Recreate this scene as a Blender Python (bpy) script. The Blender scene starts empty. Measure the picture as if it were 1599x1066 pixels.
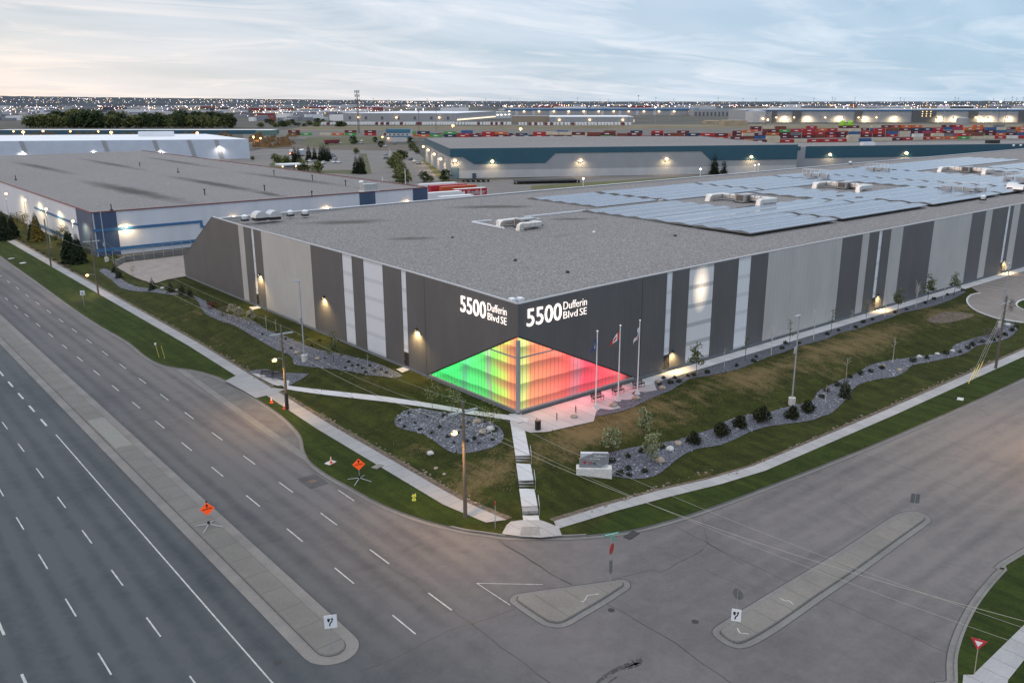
import bpy, bmesh, math, random
from mathutils import Vector, Matrix, noise
R = math.radians
scene = bpy.context.scene
# ------------------------------------------------------------------ camera
# world frame: origin at the foot of the warehouse corner, +X along its right wall, +Y along its left wall
H = 35.0
YAW, PITCH, ROLL, F, CX, CY = 0.688436 + 0.0095870, 0.2783438, -0.0011103, 1349.461, 812.431, 543.361    # F, CX, CY in pixels of a 1599 px wide frame
CAM = Vector((-59.055 - 0.1347 * 0.77226 + 0.2091 * 0.63531, -70.956 + 0.1347 * 0.63531 + 0.2091 * 0.77226, H))
cd = bpy.data.cameras.new('camera')
cam = bpy.data.objects.new('camera', cd); scene.collection.objects.link(cam)
cd.sensor_width = 36; cd.shift_x = (800 - CX) / 1599; cd.shift_y = (CY - 533) / 1599; cd.lens = F / 1599 * 36; cd.clip_start = 1; cd.clip_end = 60000
_h = Vector((math.sin(YAW), math.cos(YAW), 0)); _r0 = Vector((math.cos(YAW), -math.sin(YAW), 0))
FW = _h * math.cos(PITCH) + Vector((0, 0, -math.sin(PITCH))); _u0 = _r0.cross(FW)
RT = _r0 * math.cos(ROLL) + _u0 * math.sin(ROLL); UP = _u0 * math.cos(ROLL) - _r0 * math.sin(ROLL)
cam.matrix_world = Matrix(((RT.x, UP.x, -FW.x, CAM.x), (RT.y, UP.y, -FW.y, CAM.y), (RT.z, UP.z, -FW.z, CAM.z), (0, 0, 0, 1)))
scene.camera = cam
# ------------------------------------------------------------------ world: dusk sky with thin cloud
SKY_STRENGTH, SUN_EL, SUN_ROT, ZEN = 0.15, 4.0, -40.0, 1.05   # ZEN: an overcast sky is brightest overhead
world = bpy.data.worlds.new('World'); scene.world = world; world.use_nodes = True
nt = world.node_tree; nt.nodes.clear(); N = nt.nodes.new; L = nt.links.new
out = N('ShaderNodeOutputWorld'); bg = N('ShaderNodeBackground'); L(bg.outputs[0], out.inputs[0])
sky = N('ShaderNodeTexSky'); sky.sky_type = 'NISHITA'; sky.sun_disc = False
sky.sun_elevation = R(SUN_EL); sky.sun_rotation = R(SUN_ROT); sky.altitude = 1000; sky.air_density = 1.0; sky.dust_density = 1.2; sky.ozone_density = 1.6
tc = N('ShaderNodeTexCoord'); sep = N('ShaderNodeSeparateXYZ'); L(tc.outputs['Generated'], sep.inputs[0])
def M(op, a, b=None, c=None, clamp=False):
    n = N('ShaderNodeMath'); n.operation = op; n.use_clamp = clamp
    for i, v in enumerate((a, b, c)):
        if v is None: continue
        if isinstance(v, (int, float)): n.inputs[i].default_value = v
        else: L(v, n.inputs[i])
    return n.outputs[0]
def MIX(f, a, b):
    n = N('ShaderNodeMix'); n.data_type = 'RGBA'; n.clamp_factor = True
    for i, v in ((0, f), (6, a), (7, b)):
        if isinstance(v, (int, float)): n.inputs[i].default_value = v
        elif isinstance(v, tuple): n.inputs[i].default_value = (*v, 1)
        else: L(v, n.inputs[i])
    return n.outputs[2]
zc = M('MAXIMUM', sep.outputs[2], 0.0)
# cloud deck: the view direction met with a flat layer overhead, streaky along one wind direction
den = M('ADD', zc, 0.10)
cx = M('DIVIDE', sep.outputs[0], den); cy = M('DIVIDE', sep.outputs[1], den)
com = N('ShaderNodeCombineXYZ'); L(cx, com.inputs[0]); L(cy, com.inputs[1])
mp = N('ShaderNodeMapping'); L(com.outputs[0], mp.inputs[0]); mp.inputs['Rotation'].default_value = (0, 0, R(35)); mp.inputs['Scale'].default_value = (0.45, 0.80, 1)
n1 = N('ShaderNodeTexNoise'); L(mp.outputs[0], n1.inputs[0]); n1.inputs['Scale'].default_value = 0.55; n1.inputs['Detail'].default_value = 7; n1.inputs['Roughness'].default_value = 0.55; n1.inputs['Distortion'].default_value = 0.6
n2 = N('ShaderNodeTexNoise'); L(mp.outputs[0], n2.inputs[0]); n2.inputs['Scale'].default_value = 1.7; n2.inputs['Detail'].default_value = 8; n2.inputs['Roughness'].default_value = 0.6; n2.inputs['Distortion'].default_value = 0.9
cl = M('MULTIPLY_ADD', n1.outputs[0], 3.9, -1.62, clamp=True)
cl2 = M('MULTIPLY_ADD', n2.outputs[0], 4.6, -2.15, clamp=True)
# azimuth towards the afterglow
sd = (math.sin(R(SUN_ROT)), math.cos(R(SUN_ROT)))
az = M('ADD', M('MULTIPLY', sep.outputs[0], sd[0]), M('MULTIPLY', sep.outputs[1], sd[1]))
glow = M('POWER', M('MULTIPLY_ADD', az, 0.5, 0.5, clamp=True), 3.0)
low = M('POWER', M('SUBTRACT', 1.0, M('MULTIPLY', zc, 3.2, clamp=True)), 1.6)
skyc = N('ShaderNodeMix'); skyc.data_type = 'RGBA'; skyc.blend_type = 'MULTIPLY'; skyc.inputs[0].default_value = 1.0
L(sky.outputs[0], skyc.inputs[6]); skyc.inputs[7].default_value = (1, 1, 1, 1)
nish = M('MULTIPLY', 1.0, 1.0)
base = MIX(M('MULTIPLY', low, 0.8), (2.1, 3.15, 4.65), (3.1, 4.7, 6.2))      # clear dusk blue, paler at the horizon
warmh = MIX(M('MULTIPLY', M('MULTIPLY', glow, low), 1.35, clamp=True), base, (6.6, 5.5, 4.8))
sk = MIX(0.22, warmh, skyc.outputs[2])
cloudc = MIX(M('MULTIPLY', M('MULTIPLY', glow, low), 1.8, clamp=True), (5.4, 5.9, 6.5), (8.2, 6.4, 5.2))
warmcl = MIX(M('MULTIPLY', M('MULTIPLY', glow, low), 1.6, clamp=True), (4.9, 5.55, 6.4), (6.6, 5.7, 5.1))
sk2 = MIX(M('MULTIPLY', cl, 0.62), sk, warmcl)
sk3 = MIX(M('MULTIPLY', cl2, 0.5), sk2, cloudc)
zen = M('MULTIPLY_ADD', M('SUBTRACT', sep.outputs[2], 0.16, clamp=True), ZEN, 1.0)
sk3 = MIX(M('MULTIPLY', M('SUBTRACT', sep.outputs[2], 0.16, clamp=True), 2.2, clamp=True), sk3, (5.0, 5.15, 5.45))   # grey cloud cover overhead
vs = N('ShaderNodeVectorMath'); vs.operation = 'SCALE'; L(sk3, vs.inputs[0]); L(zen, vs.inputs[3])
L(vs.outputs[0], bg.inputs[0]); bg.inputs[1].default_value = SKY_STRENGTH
sun_d = bpy.data.lights.new('sun', 'SUN'); sun_d.energy = 0.55; sun_d.angle = R(30); sun_d.color = (1.0, 0.74, 0.56)
sun = bpy.data.objects.new('sun', sun_d); scene.collection.objects.link(sun)
_sv = Vector((sd[0] * math.cos(R(14)), sd[1] * math.cos(R(14)), math.sin(R(14))))
_sv = Vector((-0.93, 0.28, 0.24))
sun.rotation_euler = _sv.to_track_quat('Z', 'Y').to_euler()
scene.view_settings.view_transform = 'Standard'; scene.view_settings.look = 'None'; scene.view_settings.exposure = 0.15; scene.view_settings.gamma = 1
scene.cycles.use_light_tree = True; scene.cycles.max_bounces = 5; scene.cycles.diffuse_bounces = 2; scene.cycles.glossy_bounces = 2
scene.cycles.transmission_bounces = 2; scene.cycles.transparent_max_bounces = 6; scene.cycles.sample_clamp_indirect = 3; scene.cycles.caustics_reflective = False; scene.cycles.caustics_refractive = False
scene.cycles.use_denoising = True

# ------------------------------------------------------------------ terrain and pixel-to-ground helper
def ss(t): t = min(1, max(0, t)); return t * t * (3 - 2 * t)
def zs(s):                             # profile of the stepped corner path
    pts = [(-2, .82), (10.3, .56), (11.2, .10), (14.9, -.06), (15.8, -.50), (19.3, -.62), (20.2, -1.0), (24.5, -1.0)]
    for (a, za), (b, zb) in zip(pts[:-1], pts[1:]):
        if s <= b: return za + (zb - za) * (s - a) / (b - a)
    return -1.0
def Z(u, v):
    a = (u + 14.3) / 11.3; b = (v + 20.8) / 15.0
    pad = 0.8 - 0.8 * ss((v - 104) / 14.0) if v > 104 else 0.8
    h = -1.05 + (pad + 1.05) * ss(min(a, b))
    if v > -2 and u < -3 and v < 110 and u > -15:            # soft mounds on the left lawn
        h += 0.35 * ss((u + 15) / 5) * ss((-2 - u) / 5) * (0.5 + 0.5 * noise.noise(Vector((u * .12, v * .10, 3))))
    if u > 0 and v < -4:
        h += 0.30 * ss((-4 - v) / 4) * ss((v + 20) / 5) * noise.noise(Vector((u * .07, v * .16, 8)))
    s_ = -(u + .75) * .589 - (v + .55) * .808; t_ = abs((u + .75) * .808 - (v + .55) * .589)
    if -2 < s_ < 24 and t_ < 3.2:
        w = 1 - ss((t_ - .9) / 2.2); h = h * (1 - w) + zs(s_) * w
    return h
def ray(px, py): return FW + RT * ((px - CX) / F) - UP * ((py - CY) / F)
def W(px, py, z=None):
    r = ray(px, py); zz = -0.5 if z is None else z
    for i in range(1 if z is not None else 14):
        P = CAM + r * ((zz - H) / r.z)
        if z is None: zz = zz * 0.35 + Z(P.x, P.y) * 0.65
    return Vector((P.x, P.y, zz))
def WL(pts, z=None): return [W(x, y, z) for x, y in pts]
def zo(ox, oy, s, pts): return [(ox + x / s, oy + y / s) for x, y in pts]
def TOPZ(g, py):                       # height above z=0 of the point over g that appears at picture row py
    lo, hi = -5.0, 400.0
    for _ in range(50):
        m = (lo + hi) / 2; d = Vector((g[0], g[1], m)) - CAM; y = CY - F * d.dot(UP) / d.dot(FW)
        if y > py: lo = m
        else: hi = m
    return lo

# ------------------------------------------------------------------ object helpers
COL = scene.collection
def tag(o, label=None, cat=None, group=None, kind=None):
    if label: o['label'] = label
    if cat: o['category'] = cat
    if group: o['group'] = group
    if kind: o['kind'] = kind
    return o
def empty(name, loc=(0, 0, 0), rz=0, label=None, cat=None, group=None):
    o = bpy.data.objects.new(name, None); COL.objects.link(o); o.location = loc; o.rotation_euler = (0, 0, rz)
    o.empty_display_size = 0.3
    return tag(o, label, cat, group)
def link(name, me, parent=None, loc=None, rz=0):
    o = bpy.data.objects.new(name, me); COL.objects.link(o)
    if parent: o.parent = parent
    if loc is not None: o.location = loc
    if rz: o.rotation_euler = (0, 0, rz)
    return o
def kids(o, cache={}): return list(o.children)
def dup(root, loc, rz=0, label=None, group=None, scale=None):
    def cp(o, par):
        c = o.copy(); COL.objects.link(c)
        if par: c.parent = par
        for ch in list(o.children): cp(ch, c)
        return c
    c = cp(root, None); c.location = loc; c.rotation_euler = (0, 0, rz)
    if scale is not None: c.scale = scale if isinstance(scale, (tuple, list)) else (scale,) * 3
    if label: c['label'] = label
    if group: c['group'] = group
    return c
class Spawner:                         # first call places the prototype itself, later calls copy it
    def __init__(s, proto): s.p = proto; s.used = False
    def __call__(s, loc, rz=0, label=None, group=None, scale=None):
        if not s.used:
            s.used = True; c = s.p; c.location = loc; c.rotation_euler = (0, 0, rz)
            if scale is not None: c.scale = scale if isinstance(scale, (tuple, list)) else (scale,) * 3
            if label: c['label'] = label
            if group: c['group'] = group
            return c
        sc = scale if scale is not None else 1
        return dup(s.p, loc, rz, label, group, sc)
class MB:
    def __init__(s): s.v = []; s.f = []; s.m = []
    def poly(s, pts, m=0):
        n = len(s.v); s.v += [tuple(p) for p in pts]; s.f.append(tuple(range(n, n + len(pts)))); s.m.append(m); return s
    def box(s, x0, x1, y0, y1, z0, z1, m=0): return s.hexa([(x0, y0), (x1, y0), (x1, y1), (x0, y1)], z0, z1, m)
    def hexa(s, poly, z0, z1, m=0, mtop=None):
        k = len(poly); n = len(s.v)
        s.v += [(p[0], p[1], z0) for p in poly] + [(p[0], p[1], z1) for p in poly]
        for i in range(k):
            j = (i + 1) % k; s.f.append((n + i, n + j, n + k + j, n + k + i)); s.m.append(m)
        s.f.append(tuple(n + k + i for i in range(k))); s.m.append(m if mtop is None else mtop)
        s.f.append(tuple(n + k - 1 - i for i in range(k))); s.m.append(m); return s
    def obox(s, c, h, rz=0, m=0, tilt=None):     # centre, half sizes, yaw
        q = Matrix.Rotation(rz, 3, 'Z')
        if tilt is not None: q = q @ tilt
        n = len(s.v)
        for sx, sy, sz in ((-1,-1,-1),(1,-1,-1),(1,1,-1),(-1,1,-1),(-1,-1,1),(1,-1,1),(1,1,1),(-1,1,1)):
            p = q @ Vector((sx * h[0], sy * h[1], sz * h[2])) + Vector(c); s.v.append(tuple(p))
        for f in ((0,1,5,4),(1,2,6,5),(2,3,7,6),(3,0,4,7),(4,5,6,7),(3,2,1,0)): s.f.append(tuple(n + i for i in f)); s.m.append(m)
        return s
    def tube(s, p0, p1, r0, r1=None, k=8, m=0, caps=True):
        r1 = r0 if r1 is None else r1; p0 = Vector(p0); p1 = Vector(p1); d = (p1 - p0).normalized()
        a = d.orthogonal().normalized(); b = d.cross(a); n = len(s.v)
        for p, r in ((p0, r0), (p1, r1)):
            for i in range(k):
                t = 2 * math.pi * i / k; s.v.append(tuple(p + a * (r * math.cos(t)) + b * (r * math.sin(t))))
        for i in range(k):
            j = (i + 1) % k; s.f.append((n + i, n + j, n + k + j, n + k + i)); s.m.append(m)
        if caps:
            s.f.append(tuple(n + k - 1 - i for i in range(k))); s.m.append(m); s.f.append(tuple(n + k + i for i in range(k))); s.m.append(m)
        return s
    def path(s, pts, r, k=6, m=0, r1=None):
        for i in range(len(pts) - 1):
            a = r if r1 is None else r + (r1 - r) * i / (len(pts) - 1); b = r if r1 is None else r + (r1 - r) * (i + 1) / (len(pts) - 1)
            s.tube(pts[i], pts[i + 1], a, b, k, m, caps=True)
        return s
    def ball(s, c, r, sz=1.0, m=0, seg=8, ring=5, jit=0, rnd=None):
        n = len(s.v); c = Vector(c)
        for i in range(ring + 1):
            ph = math.pi * i / ring
            for j in range(seg):
                th = 2 * math.pi * j / seg; q = Vector((math.sin(ph) * math.cos(th), math.sin(ph) * math.sin(th), math.cos(ph) * sz))
                rr = r * (1 + (jit * noise.noise(q * 1.7 + c * .37) if jit else 0)); s.v.append(tuple(c + q * rr))
        for i in range(ring):
            for j in range(seg):
                k = (j + 1) % seg; s.f.append((n + i * seg + j, n + (i + 1) * seg + j, n + (i + 1) * seg + k, n + i * seg + k)); s.m.append(m)
        return s
    def mesh(s, name, mats):
        me = bpy.data.meshes.new(name); me.from_pydata(s.v, [], s.f)
        for x in (mats if isinstance(mats, (list, tuple)) else [mats]): me.materials.append(x)
        me.polygons.foreach_set('material_index', s.m); me.update(); return me
    def build(s, name, mats, parent=None, loc=None, rz=0, smooth=False):
        me = s.mesh(name, mats)
        if smooth: me.polygons.foreach_set('use_smooth', [True] * len(me.polygons))
        return link(name, me, parent, loc, rz)
def smoothline(pts, n=5, closed=False):          # Catmull-Rom
    P = [Vector((p[0], p[1], 0)) for p in pts]; o = []; k = len(P)
    rng = range(k if closed else k - 1)
    for i in rng:
        a, b, c, d = (P[(i - 1) % k] if closed or i > 0 else P[0], P[i], P[(i + 1) % k], P[(i + 2) % k] if closed or i + 2 < k else P[-1])
        for j in range(n):
            t = j / n; o.append(0.5 * ((2 * b) + (c - a) * t + (2 * a - 5 * b + 4 * c - d) * t * t + (3 * b - a - 3 * c + d) * t ** 3))
    if not closed: o.append(P[-1])
    return o
from mathutils.geometry import delaunay_2d_cdt
def inside(P, x, y):
    c = False; j = len(P) - 1
    for i in range(len(P)):
        xi, yi = P[i]; xj, yj = P[j]
        if (yi > y) != (yj > y) and x < (xj - xi) * (y - yi) / (yj - yi) + xi: c = not c
        j = i
    return c
def patch(name, poly, mat, dz=0.0, cell=2.0, zf=None, kind='structure', flat=None):
    Q = []
    for p in poly:
        if not Q or abs(p[0] - Q[-1][0]) + abs(p[1] - Q[-1][1]) > 1e-3: Q.append((p[0], p[1]))
    if abs(Q[0][0] - Q[-1][0]) + abs(Q[0][1] - Q[-1][1]) < 1e-3: Q.pop()
    B = []
    if flat is None:
        for a, b in zip(Q, Q[1:] + Q[:1]):
            n = max(1, math.ceil(math.hypot(b[0] - a[0], b[1] - a[1]) / cell)); B += [(a[0] + (b[0] - a[0]) * i / n, a[1] + (b[1] - a[1]) * i / n) for i in range(n)]
    else: B = Q
    nb = len(B); V = list(B)
    if flat is None:
        x0, x1 = min(p[0] for p in Q), max(p[0] for p in Q); y0, y1 = min(p[1] for p in Q), max(p[1] for p in Q)
        y = y0 + cell * .51
        while y < y1:                          # scanline fill of interior points
            xs = []
            for a, b in zip(Q, Q[1:] + Q[:1]):
                if (a[1] > y) != (b[1] > y): xs.append(a[0] + (b[0] - a[0]) * (y - a[1]) / (b[1] - a[1]))
            xs.sort()
            for xa, xb in zip(xs[::2], xs[1::2]):
                x = math.ceil((xa + cell * .35) / cell) * cell
                while x < xb - cell * .35:
                    cx = cell; V.append((x, y)); x += cx
            y += cell
    r = delaunay_2d_cdt([Vector(p) for p in V], [], [list(range(nb))], 1, 1e-4)
    me = bpy.data.meshes.new(name); me.from_pydata([(p.x, p.y, (flat if flat is not None else (zf or Z)(p.x, p.y)) + dz) for p in r[0]], [], [tuple(f) for f in r[2]])
    me.update(); fl = [p.index for p in me.polygons if p.normal.z < 0]
    if len(fl) > len(me.polygons) / 2: me.flip_normals()
    if flat is None: me.polygons.foreach_set('use_smooth', [True] * len(me.polygons))
    me.materials.append(mat); o = link(name, me)
    if kind: o['kind'] = kind
    return o
def sweep(name, pts, prof, mat, closed=False, zf=None, kind='structure', parent=None):
    # prof: (offset to the left of the travel direction, height above zf)
    P = [Vector((p[0], p[1], 0)) for p in pts]; n = len(P); mb = MB(); k = len(prof)
    for i in range(n):
        a = P[(i - 1) % n] if closed or i > 0 else P[i]; b = P[(i + 1) % n] if closed or i < n - 1 else P[i]
        d = (b - a).normalized(); l = Vector((-d.y, d.x, 0))
        for off, z in prof:
            q = P[i] + l * off; mb.v.append((q.x, q.y, z + (zf(q.x, q.y) if zf else 0)))
    for i in range(n if closed else n - 1):
        j = (i + 1) % n
        for a in range(k - 1): mb.f.append((i * k + a, j * k + a, j * k + a + 1, i * k + a + 1)); mb.m.append(0)
    o = mb.build(name, mat, parent)
    if kind: o['kind'] = kind
    return o
def offset(poly, d):                   # inward offset of a closed polygon (counter-clockwise = inward positive)
    n = len(poly); P = [Vector((p[0], p[1], 0)) for p in poly]; A = sum(P[i].x * P[(i + 1) % n].y - P[(i + 1) % n].x * P[i].y for i in range(n))
    s = 1 if A > 0 else -1; o = []
    for i in range(n):
        t = (P[(i + 1) % n] - P[i - 1]).normalized(); o.append(P[i] + Vector((-t.y, t.x, 0)) * d * s)
    return o

# ------------------------------------------------------------------ materials
MC = {}
def mat(name, col, rough=0.8, metal=0.0, var=0.0, vscale=1.0, col2=None, bump=0.0, bscale=8.0, spec=0.5, emit=None, estr=0.0, stretch=None, detail=5, coords='Object', thr=None):
    if name in MC: return MC[name]
    m = bpy.data.materials.new(name); m.use_nodes = True; nt = m.node_tree; b = nt.nodes['Principled BSDF']
    b.inputs['Base Color'].default_value = (*col, 1); b.inputs['Roughness'].default_value = rough; b.inputs['Metallic'].default_value = metal
    b.inputs['Specular IOR Level'].default_value = spec
    if var or bump or col2:
        tcn = nt.nodes.new('ShaderNodeTexCoord'); mpn = nt.nodes.new('ShaderNodeMapping'); nt.links.new(tcn.outputs[coords], mpn.inputs[0])
        if stretch: mpn.inputs['Scale'].default_value = stretch
    if var or col2:
        nz = nt.nodes.new('ShaderNodeTexNoise'); nt.links.new(mpn.outputs[0], nz.inputs[0]); nz.inputs['Scale'].default_value = vscale; nz.inputs['Detail'].default_value = detail; nz.inputs['Roughness'].default_value = 0.6
        cr = nt.nodes.new('ShaderNodeValToRGB'); nt.links.new(nz.outputs[0], cr.inputs[0])
        c2 = col2 or tuple(c * (1 + var) for c in col); c1 = col if col2 else tuple(c * (1 - var) for c in col)
        t0, t1 = thr or (0.32, 0.68)
        cr.color_ramp.elements[0].position = t0; cr.color_ramp.elements[1].position = t1
        cr.color_ramp.elements[0].color = (*c1, 1); cr.color_ramp.elements[1].color = (*c2, 1)
        nt.links.new(cr.outputs[0], b.inputs['Base Color'])
    if bump:
        nb = nt.nodes.new('ShaderNodeTexNoise'); nt.links.new(mpn.outputs[0], nb.inputs[0]); nb.inputs['Scale'].default_value = bscale; nb.inputs['Detail'].default_value = 4
        bp = nt.nodes.new('ShaderNodeBump'); bp.inputs['Strength'].default_value = min(1, bump); bp.inputs['Distance'].default_value = 0.1; nt.links.new(nb.outputs[0], bp.inputs['Height']); nt.links.new(bp.outputs[0], b.inputs['Normal'])
    if emit:
        b.inputs['Emission Color'].default_value = (*emit, 1); b.inputs['Emission Strength'].default_value = estr
        m.cycles.emission_sampling = 'NONE'
    MC[name] = m; return m
class NT:                              # tiny node-graph writer for the richer materials
    def __init__(s, name):
        s.m = bpy.data.materials.new(name); s.m.use_nodes = True; s.t = s.m.node_tree; s.b = s.t.nodes['Principled BSDF']; MC[name] = s.m
    def n(s, typ, **kw):
        x = s.t.nodes.new('ShaderNode' + typ)
        for k, v in kw.items(): setattr(x, k, v)
        return x
    def l(s, a, b): s.t.links.new(a, b)
    def math(s, op, a, b=None, c=None, clamp=False):
        x = s.n('Math', operation=op, use_clamp=clamp)
        for i, v in enumerate((a, b, c)):
            if v is None: continue
            if isinstance(v, (int, float)): x.inputs[i].default_value = v
            else: s.l(v, x.inputs[i])
        return x.outputs[0]
    def mix(s, f, a, b, blend='MIX'):
        x = s.n('Mix', data_type='RGBA', blend_type=blend); x.clamp_factor = True
        for i, v in ((0, f), (6, a), (7, b)):
            if isinstance(v, (int, float)): x.inputs[i].default_value = v
            elif isinstance(v, tuple): x.inputs[i].default_value = (*v, 1)
            else: s.l(v, x.inputs[i])
        return x.outputs[2]
    def noise(s, vec, scale, detail=5, rough=0.6, dist=0.0):
        x = s.n('TexNoise'); s.l(vec, x.inputs[0]); x.inputs['Scale'].default_value = scale; x.inputs['Detail'].default_value = detail; x.inputs['Roughness'].default_value = rough; x.inputs['Distortion'].default_value = dist
        return x.outputs[0]
    def map(s, vec, scale=(1, 1, 1), rot=(0, 0, 0), loc=(0, 0, 0)):
        x = s.n('Mapping'); s.l(vec, x.inputs[0]); x.inputs['Scale'].default_value = scale; x.inputs['Rotation'].default_value = rot; x.inputs['Location'].default_value = loc
        return x.outputs[0]
    def ramp(s, f, stops):
        x = s.n('ValToRGB'); s.l(f, x.inputs[0]); e = x.color_ramp.elements
        while len(e) < len(stops): e.new(0.5)
        for i, (p, c) in enumerate(stops): e[i].position = p; e[i].color = (*c, 1) if isinstance(c, tuple) else (c, c, c, 1)
        return x.outputs[0]
    def pos(s): return s.n('NewGeometry').outputs['Position']
    def sep(s, v): x = s.n('SeparateXYZ'); s.l(v, x.inputs[0]); return x.outputs
    def bump(s, h, st, dist=0.05):
        x = s.n('Bump'); x.inputs['Strength'].default_value = st; x.inputs['Distance'].default_value = dist; s.l(h, x.inputs['Height']); s.l(x.outputs[0], s.b.inputs['Normal'])
    def col(s, c): s.l(c, s.b.inputs['Base Color'])
# asphalt
def asphalt(name, axis, lo=(0.026, 0.035, 0.045), hi=(0.064, 0.071, 0.079), period=3.68, phase=0.0):
    g = NT(name); p = g.pos(); x = g.sep(p); a = x[0] if axis == 'u' else x[1]
    st = (0.5, 0.02, 1) if axis == 'u' else (0.02, 0.5, 1)
    big = g.noise(g.map(p, (0.05, 0.05, 0.05)), 1.0, 6, 0.6); streak = g.noise(g.map(p, st), 1.0, 4, 0.5); fine = g.noise(p, 7.0, 3, 0.7); fine2 = g.noise(p, 1.3, 5, .65)
    f = g.math('MULTIPLY_ADD', big, 0.5, g.math('MULTIPLY', streak, 0.35))
    if axis:
        w = g.math('SINE', g.math('MULTIPLY_ADD', a, 4 * math.pi / period, phase)); f = g.math('MULTIPLY_ADD', g.math('MULTIPLY', w, g.math('MULTIPLY_ADD', big, .16, -.03)), 1.0, f)
    f = g.math('MULTIPLY_ADD', fine2, 0.24, f); f = g.math('MULTIPLY_ADD', fine, 0.16, g.math('SUBTRACT', f, .03)); blot = g.noise(g.map(p, (.16, .16, .16), (0, 0, .7)), 1.0, 8, .72, 1.5); f = g.math('MULTIPLY_ADD', g.math('SUBTRACT', blot, .5), .35, f)
    g.col(g.ramp(f, [(0.38, lo), (0.68, hi)])); g.b.inputs['Roughness'].default_value = 0.85; g.bump(fine, 0.25, 0.02); return g.m
def road_asphalt():
    g = NT('road_asphalt'); p = g.pos(); x = g.sep(p); u, v = x[0], x[1]
    lf = g.math('MULTIPLY', g.math('SUBTRACT', -22.0, u), 1 / 16, clamp=True); rf = g.math('MULTIPLY', g.math('ADD', u, 12.0), 1 / 40, clamp=True)
    tu = g.math('MULTIPLY', g.math('MULTIPLY', g.math('ADD', v, 34.0), 1 / 22, clamp=True), g.math('MULTIPLY', g.math('SUBTRACT', -12.0, u), 1 / 8, clamp=True)); tv = g.math('MULTIPLY', g.math('ADD', u, 18.0), 1 / 26, clamp=True)
    big = g.noise(g.map(p, (0.05, 0.05, 0.05)), 1.0, 6, 0.6); fine = g.noise(p, 7.0, 3, 0.7); fine2 = g.noise(p, 1.3, 5, .65); blot = g.noise(g.map(p, (.16, .16, .16), (0, 0, .7)), 1.0, 8, .72, 1.5)
    su = g.noise(g.map(p, (0.5, 0.02, 1)), 1.0, 4, 0.5); sv = g.noise(g.map(p, (0.02, 0.5, 1)), 1.0, 4, 0.5)
    f = g.math('MULTIPLY', big, 0.5)
    f = g.math('ADD', f, g.math('MULTIPLY', g.math('MULTIPLY_ADD', su, .5, -.25), tu)); f = g.math('ADD', f, g.math('MULTIPLY', g.math('MULTIPLY_ADD', sv, .5, -.25), tv)); f = g.math('ADD', f, 0.175)
    amp = g.math('MULTIPLY_ADD', big, .20, -.02)
    f = g.math('ADD', f, g.math('MULTIPLY', g.math('MULTIPLY', g.math('SINE', g.math('MULTIPLY_ADD', u, 4 * math.pi / 3.68, 1.2)), amp), tu))
    f = g.math('ADD', f, g.math('MULTIPLY', g.math('MULTIPLY', g.math('SINE', g.math('MULTIPLY_ADD', v, 4 * math.pi / 3.68, .4)), amp), g.math('MULTIPLY', tv, .5)))
    f = g.math('MULTIPLY_ADD', fine2, 0.24, f); f = g.math('MULTIPLY_ADD', fine, 0.18, g.math('SUBTRACT', f, .03)); f = g.math('MULTIPLY_ADD', g.math('SUBTRACT', blot, .5), .40, f)
    cj = g.ramp(f, [(0.38, (0.060, 0.058, 0.064)), (0.68, (0.122, 0.113, 0.114))]); cl_ = g.ramp(f, [(0.38, (0.021, 0.029, 0.037)), (0.68, (0.054, 0.062, 0.070))]); cr = g.ramp(f, [(0.38, (0.080, 0.076, 0.079)), (0.68, (0.148, 0.136, 0.130))])
    g.col(g.mix(rf, g.mix(lf, cj, cl_), cr)); g.b.inputs['Roughness'].default_value = 0.85; g.bump(fine, 0.25, 0.02); return g.m
M_ROAD = road_asphalt()
M_YARD = asphalt('yard_paving', '', lo=(0.095, 0.090, 0.088), hi=(0.145, 0.136, 0.13))
def concrete(name, c, c2, joint=None, ax=0):
    g = NT(name); p = g.pos(); f = g.math('MULTIPLY_ADD', g.noise(p, 0.35, 5), 0.6, g.math('MULTIPLY', g.noise(p, 5, 3), 0.4))
    cc = g.ramp(f, [(0.35, c), (0.65, c2)])
    if joint:
        x = g.sep(p)[ax]; w = g.math('FRACT', g.math('DIVIDE', x, joint)); j = g.math('LESS_THAN', g.math('ABSOLUTE', g.math('SUBTRACT', w, 0.5)), 0.018)
        # slabs differ a little in tone
        sl = g.n('TexWhiteNoise', noise_dimensions='1D'); g.l(g.math('FLOOR', g.math('ADD', g.math('DIVIDE', x, joint), 0.5)), sl.inputs['W'])
        cc = g.mix(g.math('MULTIPLY', sl.outputs[0], 0.16), cc, (0.12, 0.12, 0.12)); cc = g.mix(g.math('MULTIPLY', j, 0.55), cc, (0.06, 0.06, 0.06))
    g.col(cc); g.b.inputs['Roughness'].default_value = 0.85; return g.m
M_WALK_L = concrete('sidewalk_left_concrete', (0.22, 0.225, 0.24), (0.30, 0.305, 0.315), 1.6, 1)
M_WALK_R = concrete('sidewalk_right_concrete', (0.24, 0.245, 0.255), (0.34, 0.34, 0.35), 1.6, 0)
M_KERB = concrete('kerb_concrete', (0.115, 0.113, 0.112), (0.180, 0.175, 0.170))
M_MED = concrete('median_concrete', (0.10, 0.10, 0.095), (0.142, 0.14, 0.132), 3.0, 1)
M_ISL = concrete('island_concrete', (0.13, 0.122, 0.112), (0.19, 0.178, 0.162), 2.2, 0)
M_NEWC = concrete('pale_new_concrete', (0.42, 0.43, 0.46), (0.52, 0.53, 0.55), 1.8, 0)
M_PLAZA = concrete('plaza_concrete', (0.34, 0.33, 0.34), (0.42, 0.41, 0.42), 1.8, 0)
M_DARK = mat('dark_rubber', (0.015, 0.015, 0.017), 0.6)
M_CRACK = mat('tar_sealed_crack', (0.02, 0.02, 0.022), 0.5)
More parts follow.
